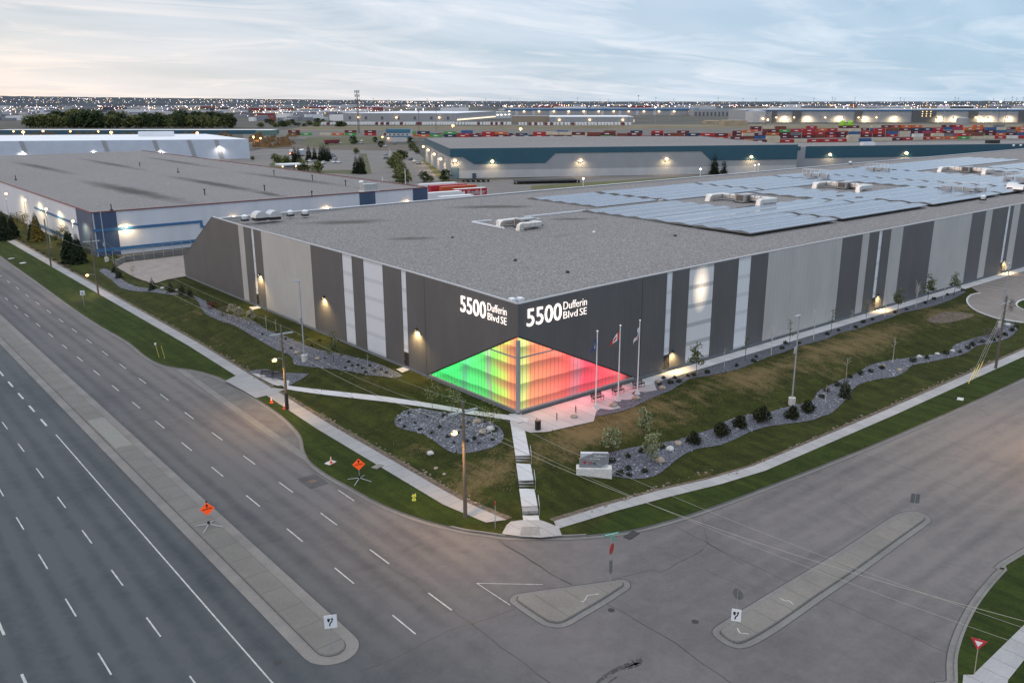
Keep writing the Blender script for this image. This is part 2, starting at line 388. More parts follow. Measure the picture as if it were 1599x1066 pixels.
M_LINE = mat('road_paint_white', (0.36, 0.37, 0.37), 0.6, var=0.3, vscale=3.0)
def grass(name, green, green2, straw, amount, axis=None):
    g = NT(name); p = g.pos(); big = g.noise(g.map(p, (0.05, 0.09, 0.05)), 1.0, 5, 0.6, 0.6); mid = g.noise(p, 0.55, 6, 0.65); fine = g.noise(p, 4.5, 5, 0.75); stripe = g.noise(g.map(p, (0.9, 0.07, 1), (0, 0, R(-52))), 1.0, 3)
    cg = g.ramp(g.math('MULTIPLY_ADD', fine, 0.5, g.math('MULTIPLY', mid, 0.5)), [(0.36, green), (0.64, green2)])
    cg = g.mix(g.math('MULTIPLY', g.ramp(stripe, [(0.42, 0.0), (0.58, 1.0)]), 0.38), cg, tuple(c * 0.45 for c in green))
    m = g.math('MULTIPLY_ADD', big, 0.9, g.math('MULTIPLY', mid, 0.45)); m = g.math('MULTIPLY_ADD', stripe, 0.55, g.math('SUBTRACT', m, .1)); m = g.math('MULTIPLY_ADD', fine, 0.75, g.math('SUBTRACT', m, .25))
    if axis == 'right':        # worn straw-coloured strip along the wall-side gravel
        v = g.sep(p)[1]; m = g.math('ADD', m, g.math('MULTIPLY', g.math('SUBTRACT', 1.0, g.math('ABSOLUTE', g.math('DIVIDE', g.math('ADD', v, 8.5), 5.5)), clamp=True), 0.30))
    mm = g.math('MULTIPLY_ADD', g.math('SUBTRACT', m, 1.16 - amount), 3.2, 0.0, clamp=True)
    g.col(g.mix(mm, cg, straw)); g.b.inputs['Roughness'].default_value = 0.95; g.b.inputs['Specular IOR Level'].default_value = 0.15; g.bump(fine, 0.9, 0.12); return g.m
M_GRASS = grass('lawn', (0.015, 0.021, 0.004), (0.050, 0.060, 0.011), (0.145, 0.108, 0.052), 0.06, 'right')
M_GRASS2 = grass('verge_grass', (0.015, 0.026, 0.004), (0.040, 0.060, 0.010), (0.075, 0.07, 0.04), -0.22)
M_SOIL = mat('bare_soil', (0.045, 0.035, 0.028), 0.95, col2=(0.15, 0.12, 0.09), vscale=2.2, bump=0.6, bscale=9)
M_FARG = mat('far_ground_soil', (0.026, 0.032, 0.026), 0.95, col2=(0.080, 0.072, 0.060), vscale=0.012, detail=10)
def gravel(name, c1, c2, c3, sc=7.0):
    g = NT(name); p = g.pos(); v = g.n('TexVoronoi', feature='F1'); g.l(p, v.inputs['Vector']); v.inputs['Scale'].default_value = sc
    w = g.n('TexWhiteNoise', noise_dimensions='3D'); g.l(v.outputs['Position'], w.inputs['Vector'])
    cc = g.ramp(w.outputs[0], [(0.0, c1), (0.55, c2), (1.0, c3)]); b = g.noise(p, 0.25, 4); cc = g.mix(g.math('MULTIPLY', b, 0.35), cc, c2)
    g.col(cc); g.b.inputs['Roughness'].default_value = 0.9; g.bump(v.outputs['Distance'], 0.8, 0.08); return g.m
M_GRAVEL = gravel('crushed_stone', (0.028, 0.032, 0.044), (0.075, 0.083, 0.107), (0.19, 0.20, 0.235), 10.0)
M_ROOFG = gravel('roof_ballast', (0.09, 0.086, 0.087), (0.165, 0.16, 0.162), (0.34, 0.33, 0.335), 6.5)
# ================================================================== THE GROUND
ZR = -1.2
gp = [(-14, 300), (-14, 60), (400, 60), (12000, -3000), (40000, 4000), (30000, 40000), (4000, 40000), (-100, 4000)]
patch('ground', [(-2, 105), (-2, 519), (-120, 521)] + [(CAM.x + 9900 * math.sin(R(k)), CAM.y + 9900 * math.cos(R(k))) for k in (-4, 0, 8, 16, 24, 32, 40, 48, 56, 64, 72, 80, 88, 96)] + [(420, 80), (420, 86.5), (18, 86.5)], M_FARG, flat=-0.12)
patch('road', [(-150, -160), (420, -160), (420, 30), (-10, 30), (-10, 520), (-150, 520)], M_ROAD, flat=ZR)
# main block: kerb line of the block, from the far left round the corner to the far right
kerb_px = [(0, 399), (45, 431), (88, 462), (120, 485), (155, 508), (200, 534), (226, 555), (246, 567), (265, 573), (300, 578), (325, 584), (352, 594), (398, 621), (438, 648), (460, 668), (472, 685), (476, 704), (486, 722), (512, 742), (550, 763), (590, 785), (630, 802), (676, 817), (725, 829), (760, 834), (800, 839), (870, 839), (930, 836), (1000, 826), (1100, 797), (1200, 760), (1300, 721), (1400, 680)]
kb = [(-20.3, 520), (-20.3, 330), (-20.3, 230)] + [tuple(p)[:2] for p in WL(kerb_px, ZR)] + [(64, -29.2), (150, -29.3), (420, -29.3)]
KB = smoothline(kb, 4)
block = [(p.x, p.y) for p in KB] + [(420, .4), (.4, .4), (.4, 104.5), (-1.9, 106), (-1.9, 520)]
patch('lawn', block, M_GRASS, dz=-0.0, cell=1.6)
_rev = list(reversed(KB))
sweep('kerb_main_block', KB, [(-0.42, ZR + 0.012), (-0.02, ZR + 0.015), (0.02, ZR + 0.16), (0.20, ZR + 0.165), (0.22, ZR - 0.1)], M_KERB)
sweep('gutter_joint', KB, [(-0.50, ZR + .008), (-0.43, ZR + .008)], M_CRACK); sweep('gutter_joint', KB, [(-0.045, ZR + .024), (-0.0, ZR + .024)], M_CRACK)
# verge between the kerb and the public sidewalk
wl_out = [(-16.9, 520), (-16.0, 215), (-16.0, 60), (-16.6, 35), (-17.35, 15), (-17.45, -10), (-16.6, -15.4)]
wl_in = [(-15.0, 520), (-14.1, 215), (-14.3, 60), (-14.9, 35), (-15.55, 15), (-15.65, -10), (-14.9, -16.2)]
patch('verge_left', [(p.x, p.y) for p in KB if p.y > -14] + [(-16.6, -15.4)] + wl_out[::-1], M_GRASS2, dz=0.02, cell=3)
wr_out = [(-12.6, -20.4), (-6, -21.3), (0, -22.5), (6, -23.9), (12, -24.8), (38, -25.2), (110, -25.2), (420, -25.2)]
wr_in = [(-11.9, -19.2), (-6, -19.9), (0, -20.9), (6, -22.4), (12, -23.3), (38, -23.7), (110, -23.7), (420, -23.7)]
patch('verge_right', [(p.x, p.y) for p in KB if p.x > -11.5 and p.y < 0] + wr_out[::-1][:-1], M_GRASS2, dz=0.02, cell=3)
patch('sidewalk_left', wl_out + wl_in[::-1], M_WALK_L, dz=0.05, cell=3)
patch('sidewalk_right', wr_out + wr_in[::-1], M_WALK_R, dz=0.05, cell=3)
patch('soil_strip_left', [(a[0] + .02, a[1]) for a in wl_in[1:]] + [(a[0] + 0.55 + 0.25 * math.sin(a[1]), a[1]) for a in wl_in[1:][::-1]], M_SOIL, dz=0.035, cell=3)
patch('soil_strip_right', [(a[0], a[1] + .02) for a in wr_in[:-1]] + [(a[0], a[1] + 0.5 + 0.2 * math.sin(a[0])) for a in wr_in[:-1][::-1]], M_SOIL, dz=0.035, cell=3)
patch('soil_patch', smoothline(WL([(1448, 500), (1470, 488), (1500, 488), (1522, 492), (1500, 500), (1470, 505)]), 3, True), M_SOIL, dz=0.03, cell=1)
# ramp where both sidewalks meet the crossing
rp = WL(zo(600, 600, 3.993, [(735, 935), (765, 880), (790, 858), (850, 850), (885, 848), (980, 850), (1015, 862), (1090, 893), (1110, 945), (980, 958), (850, 950)]))
patch('corner_ramp', rp, M_WALK_R, dz=0.075, cell=2)
tp = WL(zo(600, 600, 3.993, [(860, 892), (975, 892), (985, 945), (850, 940)]))
patch('tactile_strip', tp, mat('ribbed_ramp', (0.2, 0.2, 0.205), 0.9, var=0.3, vscale=4, stretch=(6, .5, 1)), dz=0.09, cell=2)
# lay-by bay behind the old kerb line of the left street
bay = [p for p in KB if -14 < p.y < 56 and p.x < -14]
bay = [p for p in bay if p.y > 4]
patch('layby', [(p.x + 0.0, p.y) for p in bay] + [(-21.9, 4.5), (-21.6, 30), (-21.2, 54)], mat('layby_concrete', (0.08, 0.08, 0.082), 0.9, col2=(0.12, 0.12, 0.12), vscale=0.6), flat=ZR + 0.004)
sweep('gutter_joint', [(-20.9, 58), (-21.6, 30), (-22.1, 3), (-22.1, 0.5)], [(-.52, ZR + .009), (-.46, ZR + .009)], M_CRACK)
sweep('gutter_layby', [(-20.9, 58), (-21.6, 30), (-22.1, 3), (-22.1, 0.5)], [(-0.45, ZR + 0.012), (0.45, ZR + 0.012)], M_KERB)
patch('layby_apron', WL([(352, 595), (375, 584), (410, 604), (445, 609), (428, 615), (400, 622), (380, 610)]), M_WALK_L, dz=0.06, cell=2)
patch('layby_link', WL([(360, 594), (382, 585), (412, 604), (446, 608), (420, 617), (401, 619)]), M_WALK_L, dz=0.062, cell=2)
# new pale path, bench pad, plaza, wall-side sidewalk
patch('path_new', WL([(440, 601), (600, 619.5), (730, 640.5), (806, 650), (826, 654), (824, 660), (803, 657.5), (733, 647.5), (600, 627.5), (447, 608)]), M_NEWC, dz=0.075, cell=2)
patch('bench_pad', WL(zo(200, 380, 3.993, [(772, 812), (830, 818), (960, 850), (1010, 858), (1003, 886), (935, 890), (900, 880)])), M_PLAZA, dz=0.07, cell=2)
pz = [(-1.6, -0.35), (20.4, -0.35), (20.4, -2.4), (19.6, -3.2), (18.6, -4.4), (16.9, -4.0), (16.2, -2.9), (15.2, -3.3), (14.6, -4.9), (13.2, -4.6), (12.3, -3.6), (11.4, -3.9), (10.6, -5.9), (9.2, -5.6), (8.6, -4.6), (7.6, -4.9), (5.2, -6.9), (-1.0, -6.1), (-2.4, -4.8), (-2.6, -2.2)]
patch('plaza', pz, M_PLAZA, dz=0.06, cell=2)
sweep('plaza_joint', [(-1.8, -2.1), (20.2, -2.1)], [(-0.05, 0.075), (0.05, 0.075)], mat('joint_dark', (0.06, 0.06, 0.06), 0.9), zf=Z)
patch('sidewalk_wall', [(18, -0.35), (420, -0.35), (420, -2.35), (18, -2.35)], M_NEWC, dz=0.08, cell=4)
patch('exit_pad_left', WL([(389, 480), (405, 478), (409, 481), (395, 484)]), M_NEWC, dz=0.06, cell=3)
patch('exit_pad_door', WL([(619, 577), (632, 573), (642, 577), (629, 582)]), M_NEWC, dz=0.06, cell=3)
# gravel beds
GB = {
 'gravel_bed_kidney': zo(600, 600, 3.993, [(65, 240), (78, 205), (130, 168), (200, 152), (300, 163), (420, 185), (560, 203), (660, 235), (725, 275), (748, 320), (730, 365), (660, 400), (560, 425), (470, 434), (420, 425), (360, 390), (300, 345), (240, 310), (160, 292), (90, 270)]),
 'gravel_bed_left': zo(0, 300, 3.993, [(620, 492), (660, 478), (720, 510), (770, 550), (850, 590), (960, 600), (1060, 625), (1190, 640), (1280, 680), (1350, 735), (1420, 760), (1500, 780)]) + zo(200, 380, 3.993, [(790, 490), (870, 540), (960, 570), (1050, 610), (1120, 640), (1200, 665), (1330, 690), (1450, 720), (1560, 750)]) + [(612, 577), (630, 587), (612, 590)] + zo(200, 380, 3.993, [(1597, 832), (1500, 822), (1400, 802), (1250, 782), (1100, 768), (1035, 752), (1030, 722), (1000, 692), (920, 662), (850, 622), (780, 582), (700, 532), (640, 505), (560, 478), (485, 440), (455, 395), (400, 325)]) + zo(0, 300, 3.993, [(1070, 642), (960, 626), (860, 620), (760, 600), (700, 550)]),
 'gravel_bed_benches': zo(370, 560, 8.88, [(150, 180), (280, 155), (420, 148), (520, 175), (660, 195), (860, 205), (1000, 212), (960, 250), (740, 372), (640, 370), (600, 340), (300, 245)]),
 'gravel_bed_sign': zo(800, 600, 3.993, [(470, 480), (520, 445), (600, 428), (680, 410), (800, 385), (900, 370), (1050, 345), (1100, 322), (1250, 280), (1300, 250), (1380, 212), (1480, 190)]) + zo(1199, 380, 3.993, [(20, 1050), (150, 1012), (270, 990), (310, 930), (360, 900), (460, 850), (540, 820), (640, 760), (740, 735), (800, 725), (940, 705), (1120, 682), (1160, 640), (1230, 610), (1330, 580), (1400, 560), (1440, 505), (1500, 490), (1550, 515), (1555, 545), (1500, 592), (1400, 622), (1300, 642), (1250, 680), (1150, 712), (1000, 742), (900, 762), (870, 792), (800, 832), (700, 846), (600, 870), (540, 902), (500, 960), (400, 1060)]) + zo(1199, 600, 3.993, [(350, 195), (280, 225), (150, 245), (0, 265)]) + zo(800, 600, 3.993, [(1480, 300), (1400, 340), (1300, 380), (1200, 395), (1130, 412), (1060, 447), (1000, 492), (940, 542), (880, 577), (800, 590), (700, 586), (600, 570), (480, 565)]),
}
for k_, pts in GB.items():
    pl = WL(pts); q = smoothline(pl, 2, True) if len(pts) > 12 else pl
    patch(k_, q, M_GRAVEL, dz=0.06, cell=1.5)
gw = WL(zo(800, 600, 3.993, [(115, 290), (160, 290), (260, 280), (400, 240), (520, 202), (640, 180), (760, 142), (860, 92), (960, 50), (1000, 35)]) + zo(800, 380, 3.993, [(1100, 850), (1200, 830), (1350, 800), (1450, 770)]) + zo(1199, 380, 3.993, [(0, 710), (100, 680), (200, 640), (360, 600), (450, 560), (560, 535), (640, 505), (780, 460), (840, 435), (1000, 400), (1100, 370), (1170, 340), (1235, 305)]))
gw = smoothline(gw, 2)
patch('gravel_bed_wall', [(p.x, p.y) for p in gw] + [(gw[-1].x + 2, -2.38), (17, -2.38), (17, -3.2), (0, -4.5)], M_GRAVEL, dz=0.045, cell=1.5)
# SE block, bottom right of the picture
se = WL(zo(1100, 800, 3.204, [(1250, 980), (1250, 852), (1252, 715), (1300, 570), (1380, 430), (1500, 290), (1620, 190)]), ZR)
SE = smoothline([(-17, -70)] + [tuple(p)[:2] for p in se] + [(60, -52.5), (200, -52.8), (420, -52.8)], 4)
sweep('kerb_se_block', SE, [(0.42, ZR + 0.012), (0.02, ZR + 0.015), (-0.02, ZR + 0.16), (-0.22, ZR + 0.165), (-0.25, ZR - 0.1)], M_KERB)
sweep('gutter_joint', SE, [(.43, ZR + .008), (.50, ZR + .008)], M_CRACK)
patch('lawn_se', [(p.x, p.y) for p in SE] + [(420, -160), (-17, -160)], M_GRASS2, flat=ZR + 0.14)
sw = WL([(1520, 1052), (1599, 975), (1640, 930), (1660, 955), (1599, 1030), (1575, 1060), (1568, 1100), (1500, 1100), (1505, 1052)], ZR + 0.2)
patch('sidewalk_se', sw, M_WALK_R, flat=ZR + 0.17)
# parking lot by the right wall
pk = smoothline(WL([(1530, 458), (1516, 461), (1509, 468), (1511, 476), (1520, 484), (1535, 491), (1560, 499), (1599, 505)]), 3)
lot = [(p.x, p.y) for p in pk] + [(170, -19.5), (260, -19.5), (260, -2.4), (pk[0].x + 4, -2.4)]
def lotz(u, v): return Z(u, v)
M_LOT = concrete('parking_lot_paving', (0.15, 0.135, 0.125), (0.215, 0.19, 0.175))
patch('parking_lot', lot, M_LOT, dz=0.05, cell=2)
sweep('kerb_parking_lot', pk, [(-0.0, 0.04), (0.0, 0.20), (0.3, 0.20), (0.3, 0.0)], M_NEWC, zf=Z)
ki = smoothline(WL([(1625, 468), (1600, 469), (1590, 473), (1588, 478), (1595, 483), (1610, 487), (1650, 488)]), 3)
patch('parking_island_lawn', [(p.x, p.y) for p in ki] + [(ki[-1].x + 20, ki[-1].y + 1), (ki[0].x + 16, ki[0].y)], M_GRASS2, dz=0.14, cell=2)
sweep('kerb_parking_island', ki, [(-0.2, 0.04), (-0.2, 0.22), (0.1, 0.22), (0.1, 0.0)], M_NEWC, zf=Z)
mb = MB()
for i in range(26):
    x = pk[0].x + 5 + i * 2.75
    mb.box(x, x + 0.15, -7.6, -2.6, 0, 0.004)
for vtx in range(len(mb.v)): x, y, z = mb.v[vtx]; mb.v[vtx] = (x, y, z + Z(x, y) + 0.09)
mb.build('parking_lines', M_LINE)['kind'] = 'structure'
# service yard past the left end of the warehouse
patch('service_yard', WL([(182, 414), (195, 408), (290, 397)], 0.4) + [Vector((30, 133, 0)), Vector((30, 104.9, 0)), Vector((0.1, 104.9, 0))] + WL([(246, 444), (236, 443)], 0.4), concrete('yard_concrete', (0.17, 0.15, 0.14), (0.24, 0.21, 0.195)), dz=0.16, cell=3)
patch('yard_deep', [(-2, 133), (140, 133), (140, 87.2), (17, 87.2), (0.2, 104.9)], MC['yard_concrete'], flat=0.06)
yk = WL([(182, 411), (196, 405), (290, 393)], 0.4)
mb = MB(); 
for a, b in zip(yk[:-1], yk[1:]):
    n = (b - a).normalized(); l = Vector((-n.y, n.x, 0)) * 0.25
    mb.hexa([tuple((a - l))[:2], tuple((b - l))[:2], tuple((b + l))[:2], tuple((a + l))[:2]], -0.2, 1.1)
tag(mb.build('retaining_wall', M_KERB), 'low concrete retaining wall along the service yard behind the warehouse end', 'wall')
# ---- medians and islands
def island(name, outer, z=ZR, gut=0.55, m=M_ISL):
    P = [Vector((p[0], p[1], 0)) for p in outer]
    P = smoothline(P, 3, True)
    a = offset(P, 0.02); b = offset(P, gut); c = offset(P, gut + 0.05); d = offset(P, gut + 0.22)
    mb = MB(); n = len(P); rings = [[(p.x, p.y, z + h) for p in q] for q, h in ((P, -0.005), (a, 0.01), (b, 0.02), (c, 0.15))]
    for r in rings: mb.v += r
    for k in range(3):
        for i in range(n): j = (i + 1) % n; mb.f.append((k * n + i, k * n + j, (k + 1) * n + j, (k + 1) * n + i)); mb.m.append(0)
    o = mb.build('kerb_' + name, M_KERB); o['kind'] = 'structure'
    patch(name, c, m, flat=z + 0.151)
    sweep('gutter_joint', offset(P, -.03), [(-.035, z + .006), (.035, z + .006)], M_CRACK, closed=True); sweep('gutter_joint', offset(P, gut - .02), [(-.03, z + .03), (.03, z + .03)], M_CRACK, closed=True)
    return c
is1 = WL(zo(700, 800, 3.993, [(390, 560), (385, 540), (400, 520), (440, 505), (700, 468), (1000, 428), (1080, 416), (1120, 425), (1137, 450), (1128, 475), (1090, 500), (1000, 560), (880, 630), (760, 700), (700, 716), (650, 714), (590, 698), (500, 640), (430, 592)]), ZR)
island('traffic_island', is1)
is2 = WL(zo(1100, 800, 3.204, [(50, 615), (42, 595), (62, 568), (200, 480), (400, 358), (600, 240), (780, 125), (900, 45), (960, 10), (1000, -3), (1050, -7), (1095, 4), (1130, 25), (1136, 42), (1115, 62), (1000, 145), (800, 292), (600, 428), (400, 570), (260, 655), (190, 678), (140, 672), (90, 648)]), ZR)
island('median_right_street', is2)
md = []
for v in (420, 300, 200, 120, 90, 60, 30, 5, -8, -14, -18, -21): md.append((-33.9, v))
md += [(-35.85 + 1.95 * math.cos(R(-k)), -22.6 + 2.1 * math.sin(R(-k))) for k in (10, 35, 60, 90, 120, 145, 170)]
for v in (-21, -18, -14, -8, 5, 30, 60, 90, 120, 200, 300, 420): md.append((-37.8, v))
island('median_left_street', md, gut=0.95, m=M_MED)
patch('median_patch', [(-36.7, 24), (-34.9, 24), (-34.9, 35), (-36.7, 35)], mat('median_new_slab', (0.17, 0.175, 0.165), 0.9, var=.1, vscale=2), flat=ZR + 0.156)
# ---- painted lines
mb = MB()
def dash(u, v0, v1, w=0.11): w = .18 if u == -52.8 else w; mb.box(u - w / 2, u + w / 2, min(v0, v1), max(v0, v1), ZR + 0.003, ZR + 0.007)
for u, off in ((-30.5, -4.7), (-26.8, -3.9), (-44.4, -2.1), (-48.3, -4.3), (-52.8, -3.5), (-23.2, -0.6)):
    k = 7
    while True:
        v = off - 8.72 * k; k -= 1
        if v > 330: break
        if u < -40 and v < -45: continue
        if u == -23.2 and v > -0.5: break
        if u == -23.2 and v < -5: continue
        if v - 3 < -26 and u > -31: continue
        dash(u, v, v - 3.05)
for i in range(30): dash(-40.7, 39.6 + i * 6.2, 36.7 + i * 6.2, 0.22)
dash(-40.55, 33, -45, 0.11)
for a, b in (((745, 910), (848, 912)), ((745, 910), (797, 944))):
    A, B = W(*a, ZR), W(*b, ZR); n = (B - A).normalized(); l = Vector((-n.y, n.x, 0)) * 0.032
    mb.hexa([tuple(q)[:2] for q in (A - l, B - l, B + l, A + l)], ZR + 0.003, ZR + 0.007)
mb.build('road_markings', M_LINE)['kind'] = 'structure'
# ---- sealed cracks, skid mark, patches
mb = MB()
def crack(pts, w=0.09, z=ZR + 0.002, jit=0.12):
    P = WL(pts, z); q = []
    for a, b in zip(P[:-1], P[1:]):
        n = max(2, int((b - a).length / 1.1)); d = (b - a).normalized(); l = Vector((-d.y, d.x, 0))
        for i in range(n): c = a.lerp(b, i / n); q.append(c + l * jit * noise.noise(c * 0.9) * 2)
    q.append(P[-1])
    for a, b in zip(q[:-1], q[1:]):
        d = (b - a).normalized(); l = Vector((-d.y, d.x, 0)); ww = w * (0.55 + 0.6 * abs(noise.noise(a * 1.3)) * 1.6) / 2
        mb.poly([tuple(a - l * ww), tuple(b - l * ww), tuple(b + l * ww), tuple(a + l * ww)])
for p, w in (([(778, 843), (830, 875), (860, 896), (893, 912)], .16), ([(955, 905), (1020, 889), (1032, 893), (1099, 857)], .07), ([(946, 942), (1010, 975), (1100, 1035), (1150, 1072)], .11),
             ([(700, 983), (738, 973), (805, 950)], .07), ([(738, 974), (800, 1022), (860, 1066)], .10), ([(1100, 844), (1110, 851), (1233, 909)], .09), ([(1284, 930), (1400, 981), (1490, 1023)], .08),
             ([(1349, 710), (1389, 721), (1440, 740), (1510, 765)], .08), ([(1434, 675), (1481, 688), (1525, 710), (1575, 728), (1599, 735)], .08), ([(1096, 800), (1100, 820), (1106, 848)], .05),
             ([(562, 1047), (597, 1036), (625, 1022), (675, 997), (700, 984)], .08), ([(0, 808), (37, 797), (88, 780), (140, 767)], .12), ([(180, 755), (214, 745)], .07),
             ([(1050, 820), (1106, 848), (1160, 880)], .07), ([(1080, 870), (1106, 848)], .05), ([(1298, 770), (1300, 778), (1330, 790), (1360, 812)], .06), ([(590, 873), (650, 910), (700, 950), (740, 975)], .07),
             ([(500, 800), (560, 845), (590, 873)], .05), ([(470, 640), (530, 690)], .04), ([(300, 640), (370, 690), (430, 735)], .05), ([(1512, 625), (1545, 648), (1575, 652), (1599, 640)], .05),
             ([(1040, 862), (1100, 888), (1180, 925)], .04), ([(1480, 1066), (1505, 1045)], .06), ([(395, 1000), (430, 1020), (445, 1045)], .08)): crack(p, w)
mb.build('road_cracks', M_CRACK)['kind'] = 'structure'
mb = MB()
def band(pts, w0, w1, seed):
    P = smoothline(WL(pts, 0), 8); n = len(P)
    for i in range(n - 1):
        for j in range(3):
            if noise.noise(Vector((i * .35, j * 1.7, seed))) < -.28: continue
            q = []
            for k, sgn in ((i, 0), (i + 1, 0), (i + 1, 1), (i, 1)):
                d = (P[min(n - 1, k + 1)] - P[max(0, k - 1)]).normalized(); l = Vector((-d.y, d.x, 0)); w = w0 + (w1 - w0) * k / n; t = ((j + sgn) / 3 - .5) * w * (1 + .5 * noise.noise(Vector((k * .6, seed, 2)))); c = P[k] + l * t; q.append((c.x, c.y, ZR + .004))
            mb.poly(q)
for p, a_, b_, sd_2 in (([(905, 1070), (925, 1050), (943, 1033), (965, 1020), (985, 1012), (1005, 1006)], .10, .55, 1), ([(925, 1062), (945, 1045), (965, 1031)], .05, .14, 5), ([(975, 1020), (990, 1015), (1000, 1010)], .2, .5, 9)): band(p, a_, b_, sd_2)
mb.build('tyre_skid_mark', mat('skid_rubber', (0.025, 0.025, 0.027), 0.7, col2=(0.07, 0.07, 0.075), vscale=3, thr=(0.5, 0.7)))['kind'] = 'structure'
mb = MB()
for px, py in ((955, 952), (1086, 970), (434, 1034), (470, 1000), (1048, 815), (259, 786)): 
    c = W(px, py, ZR + 0.004); mb.poly([tuple(c + Vector((math.cos(t) * .28, math.sin(t) * .28, 0))) for t in [i * math.pi / 5 for i in range(10)]])
mb.build('road_stains', M_DARK)['kind'] = 'structure'
# utility marks in white paint on the islands
mb = MB()
for pts in (zo(700, 800, 3.993, [(830, 548), (845, 555), (870, 515), (940, 505)]), zo(1100, 800, 3.204, [(378, 425), (405, 440), (425, 440), (445, 458)]), zo(1100, 800, 3.204, [(165, 575), (178, 600), (222, 606)])):
    P = WL(pts, ZR + 0.155)
    for a, b in zip(P[:-1], P[1:]):
        d = (b - a).normalized(); l = Vector((-d.y, d.x, 0)) * .04; mb.poly([tuple(a - l), tuple(b - l), tuple(b + l), tuple(a + l)])
mb.build('survey_marks', M_LINE)['kind'] = 'structure'
# steps on the path from the crossing to the corner
e = Vector((-0.589, -0.808, 0)); s0 = Vector((-0.75, -0.55, 0)); sd_ = Vector((0.808, -0.589, 0))
prof = [(-1.5, 0.87), (10.3, 0.62)]
secs = []
for a, b in ((-1.2, 10.3), (11.2, 14.9), (15.8, 19.3), (20.2, 23.6)):
    n = max(2, int((b - a) / 1.6)); secs.append([a + (b - a) * i / n for i in range(n + 1)])
def pw(s): return 0.55 + 0.0 * s
mb = MB(); HW = 0.72
for sc in secs:
    for a, b in zip(sc[:-1], sc[1:]):
        q = [s0 + e * a - sd_ * HW, s0 + e * a + sd_ * HW, s0 + e * (b - .03) + sd_ * HW, s0 + e * (b - .03) - sd_ * HW]; n = len(mb.v)
        for p, s in zip(q, (a, a, b, b)): mb.v.append((p.x, p.y, zs(s) + 0.06))
        for p, s in zip(q, (a, a, b, b)): mb.v.append((p.x, p.y, zs(s) - 0.5))
        for f in ((3, 2, 1, 0), (0, 1, 5, 4), (1, 2, 6, 5), (2, 3, 7, 6), (3, 0, 4, 7)): mb.f.append(tuple(n + i for i in f)); mb.m.append(0)
mb.build('path_steps_landing', M_NEWC)['kind'] = 'structure'
for i, (a, b) in enumerate(((10.3, 11.2), (14.9, 15.8), (19.3, 20.2))):
    st = empty('steps', s0 + e * a, 0, ['upper flight of three concrete steps on the corner path', 'middle flight of three concrete steps on the corner path', 'lowest flight of three concrete steps, nearest the crossing'][i], 'steps', 'step flights on the corner path')
    m1 = MB(); m2 = MB()
    for k in range(3):
        x0 = 0.30 * k; z1 = zs(a) + 0.06 - 0.15 * (k + 1) + 0.15 * 0
        q = [e * x0 - sd_ * HW, e * x0 + sd_ * HW, e * (x0 + .3) + sd_ * HW, e * (x0 + .3) - sd_ * HW]
        m1.hexa([tuple(p)[:2] for p in q][::-1], -0.6, z1)
        q = [e * (x0 - .015) - sd_ * HW, e * (x0 - .015) + sd_ * HW, e * (x0 + .075) + sd_ * HW, e * (x0 + .075) - sd_ * HW]
        m2.hexa([tuple(p)[:2] for p in q][::-1], z1 + .085, z1 + 0.153)
    m1.build('tread', M_WALK_L, st); m2.build('nosing', mat('step_nosing', (0.22, 0.22, 0.23), .7), st)
    hr = MB(); sgn = 1
    for t in (-.3, 1.2): hr.tube(e * t + sd_ * (HW + .08) + Vector((0, 0, zs(a + t) - .1)), e * t + sd_ * (HW + .08) + Vector((0, 0, zs(a + t) + 1.0)), .025, k=6)
    hr.tube(e * -.3 + sd_ * (HW + .08) + Vector((0, 0, zs(a - .3) + 1.0)), e * 1.2 + sd_ * (HW + .08) + Vector((0, 0, zs(a + 1.2) + 1.0)), .025, k=6)
    hr.build('handrail', mat('galvanised', (0.42, 0.44, 0.46), .4, .7), st)
# ================================================================== THE WAREHOUSE
def wall_mat(name, c, c2):
    g = NT(name); p = g.pos(); x = g.sep(p); s = g.math('ADD', x[0], x[1])
    rib = g.math('SINE', g.math('MULTIPLY', s, 2 * math.pi / 0.30)); f = g.noise(g.map(p, (.3, .3, .12)), 1.0, 5)
    joint = g.math('LESS_THAN', g.math('FRACT', g.math('DIVIDE', s, 1.05)), 0.03)
    cc = g.ramp(f, [(0.35, c), (0.65, c2)]); cc = g.mix(g.math('MULTIPLY', joint, 0.35), cc, (0.03, 0.03, 0.03)); g.col(cc)
    g.b.inputs['Roughness'].default_value = 0.55; g.b.inputs['Metallic'].default_value = 0.0; g.bump(rib, 0.25, 0.02); return g.m
M_DK = wall_mat('charcoal_panel', (0.078, 0.079, 0.085), (0.092, 0.093, 0.098))
M_LT = wall_mat('silver_panel', (0.35, 0.35, 0.35), (0.40, 0.40, 0.40))
M_TR = mat('white_trim', (0.62, 0.65, 0.70), 0.4, metal=0.0, var=.05)
M_FND = mat('foundation_concrete', (0.16, 0.18, 0.21), 0.9, var=.15, vscale=1.5)
M_GALV = mat('galvanised', (0.42, 0.44, 0.46), .4, .7)
M_POLY = None
